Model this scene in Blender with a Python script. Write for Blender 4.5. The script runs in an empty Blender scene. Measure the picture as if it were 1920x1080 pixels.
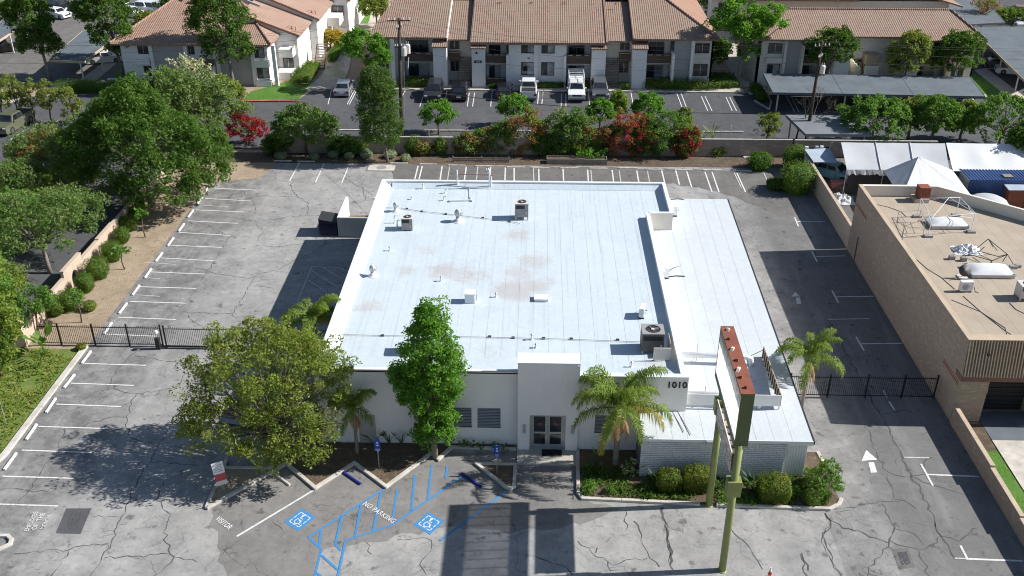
import bpy, math, random
import numpy as np
from mathutils import Vector, Matrix
R = math.radians
scene = bpy.context.scene
col = scene.collection
# ------------------------------------------------------------------ camera, sky, sun, exposure
FPX, CAMH, PITCH, YAW = 1860.0, 37.0, R(28.976), R(1.5626)
cam_d = bpy.data.cameras.new("camera")
cam = bpy.data.objects.new("camera", cam_d); col.objects.link(cam)
cam_d.sensor_width = 36.0; cam_d.lens = FPX / 1920 * 36.0
cam_d.clip_start = 0.5; cam_d.clip_end = 4000
cam.location = (0, 0, CAMH); cam.rotation_euler = (R(90) - PITCH, 0, YAW)
scene.camera = cam
SUN_EL = R(38.0); SUN_AZ = math.atan2(1.0, 0.09)      # azimuth clockwise from +Y
world = bpy.data.worlds.new("World"); scene.world = world; world.use_nodes = True
wn = world.node_tree; bg = wn.nodes["Background"]
sky = wn.nodes.new("ShaderNodeTexSky"); sky.sky_type = 'NISHITA'; sky.sun_disc = False
sky.sun_elevation = SUN_EL; sky.sun_rotation = SUN_AZ
sky.air_density = 1.0; sky.dust_density = 0.6; sky.ozone_density = 1.5
wn.links.new(sky.outputs[0], bg.inputs[0]); bg.inputs[1].default_value = 0.072
sun_d = bpy.data.lights.new("sun", 'SUN'); sun_d.energy = 5.0; sun_d.angle = R(0.53); sun_d.color = (1.0, 0.965, 0.915)
sun = bpy.data.objects.new("sun", sun_d); col.objects.link(sun)
sdir = Vector((math.sin(SUN_AZ) * math.cos(SUN_EL), math.cos(SUN_AZ) * math.cos(SUN_EL), math.sin(SUN_EL)))
sun.rotation_euler = sdir.to_track_quat('Z', 'Y').to_euler(); sun.location = (60, 20, 80)
vs = scene.view_settings
vs.view_transform = 'Standard'; vs.look = 'None'; vs.exposure = 0.53; vs.gamma = 1.0; vs.use_curve_mapping = False
scene.cycles.filter_width = 1.05; scene.cycles.max_bounces = 7; scene.cycles.transparent_max_bounces = 8
# ------------------------------------------------------------------ survey helpers: sight lines met with the level z, or with the upright plane y = Y
CY_, SY_, CP_, SP_ = math.cos(YAW), math.sin(YAW), math.cos(PITCH), math.sin(PITCH)
def _ray(px, py):
    u, v = px - 960, py - 540
    return (-SY_*CP_*FPX + u*CY_ + v*SY_*SP_, CY_*CP_*FPX + u*SY_ - v*CY_*SP_, -SP_*FPX - v*CP_)
def P(px, py, z=0.0):
    d = _ray(px, py); t = (z - CAMH) / d[2]
    return (d[0]*t, d[1]*t, z)
def V(px, py, Y):
    d = _ray(px, py); t = Y / d[1]
    return (d[0]*t, Y, CAMH + d[2]*t)
# ------------------------------------------------------------------ object helpers
def tag(o, label=None, cat=None, group=None, kind=None):
    if label: o["label"] = label
    if cat: o["category"] = cat
    if group: o["group"] = group
    if kind: o["kind"] = kind
    return o
def thing(name, label, cat, loc=(0, 0, 0), rz=0.0, group=None):
    o = bpy.data.objects.new(name, None); col.objects.link(o)
    o.empty_display_size = 0.3; o.location = loc; o.rotation_euler = (0, 0, rz)
    return tag(o, label, cat, group)
def wloc(o):
    l = Vector((0, 0, 0))
    while o is not None:
        l += o.location; o = o.parent
    return l
def copy_tree(o, parent=None):
    c = o.copy(); col.objects.link(c); c.parent = parent
    for ch in list(o.children): copy_tree(ch, c)
    return c
def link(name, me, mat=None, parent=None, loc=(0, 0, 0), rot=(0, 0, 0), scale=None):
    o = bpy.data.objects.new(name, me); col.objects.link(o)
    o.parent = parent; o.location = loc; o.rotation_euler = rot
    if scale: o.scale = scale if isinstance(scale, (tuple, list)) else (scale,)*3
    if mat is not None and not me.materials: me.materials.append(mat)
    return o
class MB:
    def __init__(s): s.v = []; s.f = []; s.m = []
    def add(s, vs_, fs, mi=0):
        n = len(s.v); s.v += [tuple(p) for p in vs_]
        for f in fs: s.f.append(tuple(i + n for i in f)); s.m.append(mi)
        return s
    def box(s, x0, y0, z0, x1, y1, z1, mi=0):
        x0, x1 = min(x0, x1), max(x0, x1); y0, y1 = min(y0, y1), max(y0, y1); z0, z1 = min(z0, z1), max(z0, z1)
        return s.add([(x0,y0,z0),(x1,y0,z0),(x1,y1,z0),(x0,y1,z0),(x0,y0,z1),(x1,y0,z1),(x1,y1,z1),(x0,y1,z1)],
              [(0,3,2,1),(4,5,6,7),(0,1,5,4),(1,2,6,5),(2,3,7,6),(3,0,4,7)], mi)
    def obox(s, c, sx, sy, sz, rz=0.0, rx=0.0, ry=0.0, mi=0):
        m = Matrix.Translation(c) @ Matrix.Rotation(rz, 4, 'Z') @ Matrix.Rotation(ry, 4, 'Y') @ Matrix.Rotation(rx, 4, 'X')
        vs_ = [m @ Vector((a*sx/2, b*sy/2, d*sz/2)) for d in (-1, 1) for a, b in ((-1,-1),(1,-1),(1,1),(-1,1))]
        return s.add(vs_, [(0,3,2,1),(4,5,6,7),(0,1,5,4),(1,2,6,5),(2,3,7,6),(3,0,4,7)], mi)
    def prism(s, poly, z0, z1, mi=0):
        n = len(poly)
        a = sum(poly[i][0]*poly[(i+1)%n][1] - poly[(i+1)%n][0]*poly[i][1] for i in range(n))
        if a < 0: poly = poly[::-1]
        f0 = (lambda p: z0(p)) if callable(z0) else (lambda p: z0)
        f1 = (lambda p: z1(p)) if callable(z1) else (lambda p: z1)
        vs_ = [(p[0], p[1], f0(p)) for p in poly] + [(p[0], p[1], f1(p)) for p in poly]
        fs = [tuple(range(n))[::-1], tuple(range(n, 2*n))] + [(i, (i+1)%n, n+(i+1)%n, n+i) for i in range(n)]
        return s.add(vs_, fs, mi)
    def ext(s, poly, o, a, b, d, t0, t1, mi=0):
        """polygon of (u,v) in the plane o + u*a + v*b, extruded along d from t0 to t1"""
        o, a, b, d = map(Vector, (o, a, b, d)); n = len(poly)
        vs_ = [o + a*p[0] + b*p[1] + d*t0 for p in poly] + [o + a*p[0] + b*p[1] + d*t1 for p in poly]
        fs = [tuple(range(n))[::-1], tuple(range(n, 2*n))] + [(i, (i+1)%n, n+(i+1)%n, n+i) for i in range(n)]
        return s.add(vs_, fs, mi)
    def poly(s, pts, mi=0): return s.add(pts, [tuple(range(len(pts)))], mi)
    def slab(s, pts, t, mi=0):
        """a flat 3-D polygon thickened downwards by t"""
        n = len(pts)
        vs_ = [tuple(p) for p in pts] + [(p[0], p[1], p[2]-t) for p in pts]
        fs = [tuple(range(n)), tuple(range(n, 2*n))[::-1]] + [(i, n+i, n+(i+1)%n, (i+1)%n) for i in range(n)]
        return s.add(vs_, fs, mi)
    def tube(s, pts, r, n=8, mi=0, cap=True):
        pts = [Vector(p) for p in pts]; rs = r if isinstance(r, (list, tuple)) else [r]*len(pts)
        base = len(s.v); ref = None
        for i, p in enumerate(pts):
            t = (pts[min(i+1, len(pts)-1)] - pts[max(i-1, 0)]).normalized()
            if ref is None: ref = Vector((1, 0, 0)) if abs(t.x) < 0.8 else Vector((0, 1, 0))
            a = t.cross(ref).normalized(); b = t.cross(a).normalized(); ref = b.cross(t) if False else ref
            for k in range(n):
                th = 2*math.pi*k/n; q = p + (a*math.cos(th) + b*math.sin(th))*rs[i]
                s.v.append((q.x, q.y, q.z))
        for i in range(len(pts)-1):
            for k in range(n):
                s.f.append((base+i*n+k, base+i*n+(k+1)%n, base+(i+1)*n+(k+1)%n, base+(i+1)*n+k)); s.m.append(mi)
        if cap:
            s.f.append(tuple(base+k for k in range(n))[::-1]); s.m.append(mi)
            s.f.append(tuple(base+(len(pts)-1)*n+k for k in range(n))); s.m.append(mi)
        return s
    def lathe(s, c, prof, n=16, mi=0):
        base = len(s.v)
        for r, z in prof:
            for k in range(n):
                th = 2*math.pi*k/n; s.v.append((c[0]+r*math.cos(th), c[1]+r*math.sin(th), c[2]+z))
        for i in range(len(prof)-1):
            for k in range(n):
                s.f.append((base+i*n+k, base+i*n+(k+1)%n, base+(i+1)*n+(k+1)%n, base+(i+1)*n+k)); s.m.append(mi)
        s.f.append(tuple(base+k for k in range(n))[::-1]); s.m.append(mi)
        s.f.append(tuple(base+(len(prof)-1)*n+k for k in range(n))); s.m.append(mi)
        return s
    def mesh(s, name, mats, smooth=False, off=(0, 0, 0)):
        me = bpy.data.meshes.new(name)
        me.from_pydata([(a-off[0], b-off[1], c-off[2]) for a, b, c in s.v], [], s.f)
        mats = mats if isinstance(mats, (list, tuple)) else [mats]
        for m in mats: me.materials.append(m)
        if len(mats) > 1: me.polygons.foreach_set("material_index", s.m)
        if smooth: me.polygons.foreach_set("use_smooth", [True]*len(me.polygons))
        me.update(); return me
    def build(s, name, mats, parent=None, local=False, smooth=False, bevel=0):
        if parent is not None: off = (0, 0, 0) if local else wloc(parent); loc = (0, 0, 0)
        elif local: off = loc = (0, 0, 0)
        else:
            xs = [p[0] for p in s.v]; ys = [p[1] for p in s.v]
            off = loc = ((min(xs)+max(xs))/2, (min(ys)+max(ys))/2, min(p[2] for p in s.v))
        o = link(name, s.mesh(name, mats, smooth, off), None, parent, loc)
        if bevel:
            b = o.modifiers.new("bevel", 'BEVEL'); b.width = bevel; b.segments = 2; b.limit_method = 'ANGLE'; b.angle_limit = R(40)
        return o
def struct(name, mb, mat, **k): return tag(mb.build(name, mat, **k), kind="structure")
# ------------------------------------------------------------------ materials
class NT:
    def __init__(s, name):
        s.mat = bpy.data.materials.new(name); s.mat.use_nodes = True; s.t = s.mat.node_tree
        s.b = s.t.nodes["Principled BSDF"]; s.out = s.t.nodes["Material Output"]; s._pos = None
    def n(s, typ, **kw):
        nd = s.t.nodes.new(typ)
        for k, v in kw.items():
            if k.startswith("i_"):
                key = k[2:]; key = int(key) if key.isdigit() else key.replace("_", " ")
                s.set(nd.inputs[key], v)
            else: setattr(nd, k, v)
        return nd
    def set(s, inp, v):
        if isinstance(v, bpy.types.NodeSocket): s.t.links.new(v, inp)
        elif isinstance(v, bpy.types.Node): s.t.links.new(v.outputs[0], inp)
        else:
            if inp.type == 'RGBA' and len(v) == 3: v = (*v, 1)
            inp.default_value = v
    def pos(s):
        if s._pos is None: s._pos = s.n("ShaderNodeNewGeometry").outputs["Position"]
        return s._pos
    def sep(s, v=None): return s.n("ShaderNodeSeparateXYZ", i_0=v or s.pos())
    def noise(s, scale, detail=4, rough=.6, vec=None, dist=0.0):
        return s.n("ShaderNodeTexNoise", i_Vector=vec or s.pos(), i_Scale=scale, i_Detail=detail, i_Roughness=rough, i_Distortion=dist).outputs[0]
    def ramp(s, fac, a, b, lo=0.0, hi=1.0):
        return s.n("ShaderNodeMapRange", i_0=fac, i_1=a, i_2=b, i_3=lo, i_4=hi).outputs[0]
    def math(s, op, a, b=0.0, c=None):
        nd = s.n("ShaderNodeMath", operation=op, i_0=a, i_1=b)
        if c is not None: s.set(nd.inputs[2], c)
        return nd.outputs[0]
    def mix(s, fac, a, b, mode='MIX'):
        nd = s.n("ShaderNodeMix", data_type='RGBA', blend_type=mode)
        s.set(nd.inputs[0], fac); s.set(nd.inputs[6], a); s.set(nd.inputs[7], b); return nd.outputs[2]
    def bump(s, h, strength=.5, dist=.02):
        nd = s.n("ShaderNodeBump", i_Strength=strength, i_Distance=dist, i_Height=h)
        s.set(s.b.inputs["Normal"], nd); return nd
    def base(s, c): s.set(s.b.inputs["Base Color"], c); return s
    def rough(s, r): s.set(s.b.inputs["Roughness"], r); return s
def dk(c, k): return tuple(min(1, x*k) for x in c)
def M(name, c, rough=.75, var=.18, scale=2.0, bump=0.0, bscale=30, metal=0.0, c2=None, spec=.4, fine=0.12):
    t = NT(name); c2 = c2 or dk(c, 1-var)
    f = t.ramp(t.noise(scale, 5), .35, .65)
    k = t.mix(f, c, c2)
    if fine: k = t.mix(t.math('MULTIPLY', t.noise(scale*18, 3), fine*2), k, dk(c, .55))
    t.base(k); t.rough(rough); t.b.inputs["Metallic"].default_value = metal
    t.b.inputs["Specular IOR Level"].default_value = spec
    if bump: t.bump(t.noise(bscale, 4), bump)
    return t.mat
# ------------------------------------------------------------------ material library
def asphalt(name, light, dark, zone=None, worn=.5):
    """worn asphalt: blotches, fine web of hairline cracks, oil spots; zone(t) -> extra darkness mask of its own sealcoat"""
    t = NT(name); p = t.pos()
    big = t.ramp(t.noise(.11, 3, .62), .36, .64); mid = t.ramp(t.noise(.55, 5, .72), .40, .66)
    c = t.mix(t.math('MULTIPLY', big, worn), light, dark)
    c = t.mix(t.math('MULTIPLY', mid, .55), c, dk(dark, .9))
    c = t.mix(t.ramp(t.noise(2.3, 4, .75), .52, .68, 0, .5), c, dk(dark, .85))
    c = t.mix(t.ramp(t.noise(.9, 5, .75, vec=t.n('ShaderNodeMapping', i_0=p, i_1=(31, 7, 0)).outputs[0]), .54, .66, 0, .45), c, dk(light, 1.18))
    if zone: c = t.mix(zone(t), c, dk(dark, .78))
    # streaky tyre wear along the aisles
    st = t.noise(1.0, 4, .6, vec=t.n("ShaderNodeMapping", i_0=p, i_3=(.7, .08, 1)).outputs[0])
    c = t.mix(t.ramp(st, .52, .72, 0, .38), c, dk(light, 1.12))
    # hairline cracks
    w = t.n("ShaderNodeVectorMath", operation='ADD')
    t.set(w.inputs[0], p); nz = t.n("ShaderNodeTexNoise", i_Vector=p, i_Scale=.7, i_Detail=3)
    sc = t.n("ShaderNodeVectorMath", operation='SCALE', i_0=nz.outputs[1], i_Scale=1.7); t.set(w.inputs[1], sc.outputs[0])
    vo = t.n("ShaderNodeTexVoronoi", feature='DISTANCE_TO_EDGE', i_Vector=w.outputs[0], i_Scale=.26)
    vo2 = t.n("ShaderNodeTexVoronoi", feature='DISTANCE_TO_EDGE', i_Vector=w.outputs[0], i_Scale=.9)
    patch = t.ramp(t.noise(.13, 3), .47, .60)
    crack = t.math('MULTIPLY', t.ramp(vo.outputs[0], .002, .008, .6, 0), t.ramp(mid, .1, .7, 0, 1))
    crack2 = t.math('MULTIPLY', t.ramp(vo2.outputs[0], .004, .016, .4, 0), patch)
    cr = t.math('MAXIMUM', crack, crack2)
    # oil drips
    oil = t.math('MULTIPLY', t.ramp(t.noise(1.3, 3, .55), .62, .72), .6)
    c = t.mix(oil, c, (.03, .03, .032))
    g = t.noise(30, 2, .7); c = t.mix(t.ramp(g, .3, .75, 0, .35), c, dk(dark, .55))
    c = t.mix(t.math('MULTIPLY', cr, .8), c, (.035, .035, .038))
    t.base(c); t.rough(.92); t.b.inputs["Specular IOR Level"].default_value = .25
    t.bump(t.noise(30, 2), .3, .012)
    return t.mat
def zone_left(t):
    s = t.sep(); nx = t.math('ADD', s.outputs[0], t.math('MULTIPLY', t.noise(.35, 4), 7.0))
    a = t.ramp(nx, -24.0, -20.5, 1, 0)
    return t.math('MULTIPLY', a, t.ramp(t.noise(.8, 5, .75), .35, .6, .15, 1.0))
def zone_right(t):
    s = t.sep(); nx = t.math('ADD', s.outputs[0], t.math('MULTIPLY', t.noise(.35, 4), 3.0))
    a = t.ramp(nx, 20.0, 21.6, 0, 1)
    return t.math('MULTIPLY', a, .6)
m_asph = asphalt("asphalt worn light", (.42, .412, .397), (.20, .197, .193), zone_left)
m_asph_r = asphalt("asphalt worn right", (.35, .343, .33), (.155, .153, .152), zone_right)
m_asph_b = asphalt("asphalt older dark", (.20, .19, .175), (.12, .117, .115))
m_asph_f = asphalt("asphalt front brown grey", (.27, .258, .245), (.15, .145, .14))
m_asph_d = asphalt("asphalt fresh dark", (.115, .117, .125), (.075, .077, .084), worn=.6)
m_tar = M("crack filler tar", (.10, .10, .10), .9, .3, 1.5)
def dirt_mat(name, c, c2, c3):
    t = NT(name); k = t.mix(t.ramp(t.noise(.45, 6, .65), .35, .65), c, c2)
    k = t.mix(t.ramp(t.noise(2.2, 6, .7), .5, .72), k, c3); k = t.mix(t.ramp(t.noise(14, 4, .7), .5, .8, 0, .6), k, dk(c3, .5))
    t.base(k); t.rough(.95); t.bump(t.noise(9, 3, .7), .9, .06); return t.mat
m_dirt = dirt_mat("dry dirt", (.40, .315, .225), (.30, .23, .16), (.22, .165, .11))
m_mulch = dirt_mat("dark mulch", (.12, .085, .058), (.075, .053, .038), (.19, .14, .085))
m_lawn = dirt_mat("lawn", (.085, .20, .022), (.06, .155, .018), (.12, .22, .03))
m_weeds = dirt_mat("weedy ground", (.13, .19, .03), (.09, .15, .022), (.26, .20, .09))
m_conc = M("concrete", (.46, .43, .38), .9, .2, .8, .3, 25, c2=(.36, .34, .30))
m_conc_w = M("pale concrete kerb", (.60, .57, .52), .9, .25, 1.4, .3, 20, c2=(.42, .39, .34))
m_pathc = M("path concrete", (.52, .47, .40), .9, .15, .6, .2, 20)
def paint(name, c, under=(.2, .2, .2), wear=.35):
    t = NT(name); f = t.ramp(t.noise(5.5, 6, .75), .62 - wear*.2, .74, 0, .85)
    t.base(t.mix(f, c, under)); t.rough(.8); return t.mat
m_white = paint("white road paint", (.66, .66, .65), wear=.7); m_white_old = paint("faded white paint", (.55, .55, .54), wear=1.1)
m_blue = paint("blue road paint", (.04, .225, .50), (.16, .16, .16), .55); m_red = paint("red kerb paint", (.42, .05, .04))
m_stop = M("wheel stop concrete", (.66, .63, .58), .9, .3, 2.5, .3, 25, c2=(.45, .42, .38))
m_stopw = M("wheel stop white", (.78, .77, .74), .85, .3, 3, .2, 25, c2=(.55, .53, .50)); m_stopb = M("wheel stop blue", (.015, .03, .25), .7, .3, 3)
def stucco(name, c, var=.1, streak=.25):
    t = NT(name); k = t.mix(t.ramp(t.noise(.5, 5), .35, .7), c, dk(c, 1-var))
    s = t.noise(1.0, 4, .6, vec=t.n("ShaderNodeMapping", i_0=t.pos(), i_3=(2.2, 2.2, .12)).outputs[0])
    k = t.mix(t.ramp(s, .56, .75, 0, streak), k, dk(c, .55)); t.base(k); t.rough(.9); t.bump(t.noise(45, 4, .7), .35, .012); return t.mat
m_stucco = stucco("white stucco", (.80, .785, .765)); m_stucco_c = stucco("cream stucco", (.70, .66, .585))
m_stucco_g = stucco("grey stucco", (.40, .39, .375)); m_stucco_t = stucco("tan stucco", (.50, .40, .31)); m_stucco_y = stucco("yellow stucco", (.66, .60, .42))
m_trim = M("brown trim", (.115, .075, .055), .7, .2, 2); m_trimt = M("tan fascia", (.52, .42, .31), .8, .15, 1)
def roof_white(name, c, cx, centres, streak):
    """white elastomeric roofing with dried ponding stains at the low spots"""
    t = NT(name); p = t.pos(); k = t.mix(t.ramp(t.noise(.35, 5), .35, .7), c, dk(c, .93))
    k = t.mix(t.ramp(t.noise(2.0, 6, .75), .5, .75, 0, .7), k, dk(c, 1.14)); k = t.mix(t.ramp(t.noise(.8, 6, .75, dist=1.2), .56, .64, 0, .35), k, dk(c, .84))
    st = t.noise(1.0, 4, .6, vec=t.n("ShaderNodeMapping", i_0=p, i_3=(3.5, .10, 1)).outputs[0])
    k = t.mix(t.ramp(st, .54, .70, 0, streak), k, dk(cx, 1.0))
    k = t.mix(t.ramp(t.noise(5.0, 5, .75), .45, .7, 0, .5), k, dk(c, .82))
    tot = None
    for (x, y, r, a) in centres:
        d = t.n("ShaderNodeVectorMath", operation='DISTANCE', i_0=p, i_1=(x, y, 4.85)).outputs["Value"]
        g = t.ramp(d, r*.25, r, a, 0); tot = g if tot is None else t.math('MAXIMUM', tot, g)
    if tot is not None:
        n1 = t.noise(1.5, 6, .75, dist=.5); m = t.math('ADD', tot, t.math('MULTIPLY', n1, 1.5))
        k = t.mix(t.ramp(m, 1.12, 1.5, 0, .36), k, (.33, .27, .225)); k = t.mix(t.ramp(m, .95, 1.2, 0, .3), k, (.46, .42, .40))
    t.base(k); t.rough(.55); t.bump(t.noise(7, 5, .6), .25, .012); return t.mat
STAINS = [(-1.4,57.7,2.2,.9),(-.2,58.4,1.8,.75),(-3.8,59.9,1.6,.5),(-.2,62,2.2,.6),(-6.3,60.4,2.0,.75),(-4.9,59.8,1.9,.7),(-1.4,66.2,1.8,.65),(-9.0,60.3,1.3,.6),(-10.8,55.3,1.5,.65),(.9,58.9,1.2,.5),(-7.9,63.4,1.5,.45),(-1.1,70,1.8,.4),(-12,51.4,2.0,.45),(-2.4,50.5,2.4,.3),(3.0,70,2.,.3),(-9.6,65.8,1.2,.3),(7.0,48.6,1.8,.45),(-1.2,60,2.2,.55)]
m_roof = roof_white("white coated roofing", (.53, .60, .645), (.42, .485, .53), STAINS, .7)
m_roof2 = roof_white("white annex roofing", (.55, .59, .61), (.47, .515, .54), [], .5)
m_roofe = M("white parapet coating", (.74, .78, .81), .6, .1, 1.0, .15, 20)
m_tanroof = M("tan roll roofing", (.42, .355, .275), .9, .14, .5, .3, 40, c2=(.36, .30, .235))
m_greyroof = M("grey rolled roofing", (.135, .16, .18), .9, .2, .6, .3, 40, c2=(.10, .12, .14))
def tiles(name, a, b, c, rot=0.0, rowh=.34, w=.26):
    """concrete barrel tiles: every tile its own tint, courses and rolls as relief; run along the slope by rot"""
    t = NT(name); mp = t.n("ShaderNodeMapping", i_0=t.pos(), i_2=(0, 0, rot)).outputs[0]
    br = t.n("ShaderNodeTexBrick", offset=0.0, i_Vector=mp, i_Color1=(0, 0, 0, 1), i_Color2=(1, 1, 1, 1), i_Mortar=(.5, .5, .5, 1), i_Scale=1.0, i_Mortar_Size=.012, i_Brick_Width=w, i_Row_Height=rowh, i_Bias=0.0)
    f = t.n("ShaderNodeRGBToBW", i_0=br.outputs[0]).outputs[0]
    k = t.mix(t.ramp(f, .1, .9), a, b); k = t.mix(t.ramp(t.noise(.35, 5), .42, .66), k, c)
    k = t.mix(t.math('MULTIPLY', br.outputs["Fac"], .75), k, dk(a, .35))
    t.base(k); t.rough(.85)
    s = t.sep(mp); roll = t.math('SINE', t.math('MULTIPLY', s.outputs[0], 2*math.pi/w)); saw = t.math('FRACT', t.math('DIVIDE', s.outputs[1], rowh))
    t.bump(t.math('SUBTRACT', t.math('MULTIPLY', roll, .5), saw), .55, .07); return t.mat
m_tile = tiles("brown red roof tile", (.30, .19, .145), (.22, .15, .115), (.265, .20, .145))
m_tile_s = tiles("brown red roof tile side", (.36, .19, .13), (.28, .16, .11), (.31, .21, .14), R(90))
m_tile_a = tiles("red roof tile", (.36, .215, .16), (.27, .17, .13), (.33, .23, .17))
m_tile_as = tiles("red roof tile side", (.37, .225, .17), (.30, .19, .145), (.36, .26, .20), R(90))
def brick(name, a, b, mort, w=.32, h=.105, rot=None, axis='y'):
    t = NT(name); s = t.sep()
    u = s.outputs[1] if axis == 'y' else s.outputs[0]
    v = t.n("ShaderNodeCombineXYZ", i_0=u, i_1=s.outputs[2]).outputs[0]
    br = t.n("ShaderNodeTexBrick", i_Vector=v, i_Color1=(0, 0, 0, 1), i_Color2=(1, 1, 1, 1), i_Mortar=(.5, .5, .5, 1), i_Scale=1.0, i_Mortar_Size=.011, i_Brick_Width=w, i_Row_Height=h, i_Bias=0.0)
    f = t.n("ShaderNodeRGBToBW", i_0=br.outputs[0]).outputs[0]
    k = t.mix(f, a, b); k = t.mix(t.ramp(t.noise(.3, 4), .4, .7, 0, .6), k, dk(a, .85))
    k = t.mix(t.ramp(f, .84, .9, 0, .6), k, dk(a, 1.35))
    k = t.mix(br.outputs["Fac"], k, mort); t.base(k); t.rough(.9)
    t.bump(t.math('SUBTRACT', t.noise(30, 4), t.math('MULTIPLY', br.outputs["Fac"], 1.6)), .6, .012); return t.mat
m_tbrick = brick("tan split face block", (.355, .27, .21), (.255, .19, .15), (.30, .24, .195)); m_tbrick_f = brick("tan split face block front", (.37, .30, .22), (.29, .23, .17), (.31, .26, .21), axis='x')
m_wbrick = M("painted white brick", (.70, .70, .71), .75, .15, 3, .4, 30); m_mort = M("dark grey mortar", (.17, .17, .19), .9, .2, 3)  # the mortar joints are dark grey in their own colour
m_cblock = brick("grey block wall", (.36, .30, .25), (.29, .245, .205), (.25, .21, .18), .4, .2, axis='x')
def glass(name, c=(.02, .025, .03), rough=.08):
    t = NT(name); t.base(t.mix(t.ramp(t.noise(.7, 2), .4, .65), c, dk(c, 2.6))); t.rough(rough); t.b.inputs["Specular IOR Level"].default_value = .8; return t.mat
m_glass = glass("dark window glass"); m_glassc = glass("curtained glass", (.16, .17, .18), .2); m_cglass = glass("car glass", (.012, .014, .017), .05)
m_blind = M("grey blinds", (.30, .34, .40), .6, .1, 2, spec=.6); m_black = M("black metal", (.018, .018, .02), .5, .2, 4); m_blackm = M("black mat rubber", (.018, .018, .018), .95, .2, 4)
m_alu = M("aluminium", (.55, .56, .58), .4, .1, 3, metal=.6); m_galv = M("galvanised sheet", (.52, .535, .55), .45, .18, 2.0, metal=.5); m_pipe = M("white painted pipe", (.78, .80, .82), .5, .12, 3)
m_hvac = M("grey unit casing", (.33, .32, .31), .6, .15, 2); m_hvacl = M("pale unit casing", (.62, .60, .57), .6, .12, 2); m_dark = M("dark louvre", (.035, .035, .038), .6, .2, 4); m_hvacd = M("dark grey casing", (.115, .11, .11), .6, .2, 2)
m_wood = M("weathered pole wood", (.05, .036, .028), .9, .3, 3, .4, 20, c2=(.075, .058, .047)); m_plank = M("grey weathered plank", (.27, .235, .195), .9, .25, 3, .4, 20)
m_rust = M("rusted sheet", (.27, .085, .050), .85, .35, 2.5, .3, 20, c2=(.19, .065, .042)); m_green = M("green painted steel", (.26, .30, .105), .45, .2, 1.5, c2=(.20, .235, .075)); m_greend = M("dark green cabinet paint", (.085, .13, .055), .5, .18, 1.5)
m_bark = M("bark", (.16, .12, .09), .95, .3, 4, .6, 15, c2=(.10, .075, .055)); m_barkg = M("grey bark", (.24, .21, .18), .95, .3, 4, .6, 15)
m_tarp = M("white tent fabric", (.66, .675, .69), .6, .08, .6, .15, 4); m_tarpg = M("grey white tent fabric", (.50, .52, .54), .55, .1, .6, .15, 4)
m_contb = M("blue container paint", (.035, .085, .23), .55, .25, 1.2, c2=(.025, .06, .165)); m_contl = M("pale blue container end", (.42, .49, .56), .55, .15, 1.2)
GAIN = 1.45
def leafm(name, c, c2, c3=None, trans=.45):
    t = NT(name); r = t.n("ShaderNodeNewGeometry").outputs["Random Per Island"]
    c, c2 = dk(c, GAIN), dk(c2, GAIN); c3 = dk(c3, GAIN) if c3 else None; k = t.mix(r, c, c2); cl = t.noise(.55, 3); k = t.mix(t.ramp(cl, .45, .68, 0, .75), k, c3 or dk(c, 1.35))
    d = t.n("ShaderNodeBsdfDiffuse", i_0=k); tr = t.n("ShaderNodeBsdfTranslucent", i_0=t.mix(.5, k, (c2[0]*1.6, c2[1]*1.5, c2[2]*.6, 1)))
    ms = t.n("ShaderNodeMixShader", i_0=trans, i_1=d.outputs[0], i_2=tr.outputs[0])
    g = t.n("ShaderNodeBsdfGlossy", i_0=(1, 1, 1, 1), i_1=.6); ms2 = t.n("ShaderNodeMixShader", i_0=.012, i_1=ms.outputs[0], i_2=g.outputs[0])
    t.t.nodes.remove(t.b); t.t.links.new(ms2.outputs[0], t.out.inputs[0]); return t.mat
L_olive = leafm("olive leaf", (.085, .135, .024), (.155, .195, .04), (.20, .205, .045)); L_bright = leafm("bright green leaf", (.055, .15, .016), (.105, .222, .026), (.095, .2, .022), .5)
L_dark = leafm("dark green leaf", (.034, .08, .012), (.066, .13, .018), (.07, .118, .015)); L_mid = leafm("mid green leaf", (.06, .13, .022), (.10, .18, .032)); L_yel = leafm("yellow green leaf", (.10, .15, .02), (.16, .205, .032))
L_feath = leafm("grey green feathery leaf", (.085, .135, .04), (.135, .185, .055)); L_red = leafm("crimson bract", (.20, .014, .026), (.29, .03, .045), (.15, .014, .016)); L_rust = leafm("rusty leaf", (.20, .085, .035), (.28, .13, .05), (.10, .11, .03))
L_pine = leafm("pine needle", (.04, .085, .016), (.07, .125, .024), (.075, .12, .022)); L_hedge = leafm("clipped hedge leaf", (.05, .105, .018), (.085, .15, .024), (.12, .15, .025)); L_hedgey = leafm("clipped yellow hedge leaf", (.062, .11, .016), (.115, .155, .022), (.15, .15, .022))
L_palm = leafm("palm leaflet", (.10, .16, .03), (.16, .22, .045), (.13, .18, .04)); L_palmy = leafm("yellowing palm leaflet", (.18, .19, .03), (.27, .23, .04), (.13, .18, .035)); L_dead = leafm("dead frond", (.34, .21, .11), (.42, .28, .16), trans=.2)
L_strel = leafm("strap leaf", (.035, .075, .025), (.06, .11, .035)); L_flow = leafm("yellow flower", (.26, .20, .02), (.34, .26, .04), (.1, .12, .02)); L_grass = leafm("grass blade", (.09, .21, .025), (.14, .27, .035))
L_lav = leafm("dusty sage leaf", (.16, .20, .13), (.22, .25, .16)); L_white = leafm("pale blossom", (.42, .42, .28), (.3, .33, .16)); L_twig = M("bare twig", (.17, .14, .115), .95, .2, 4)
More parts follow.
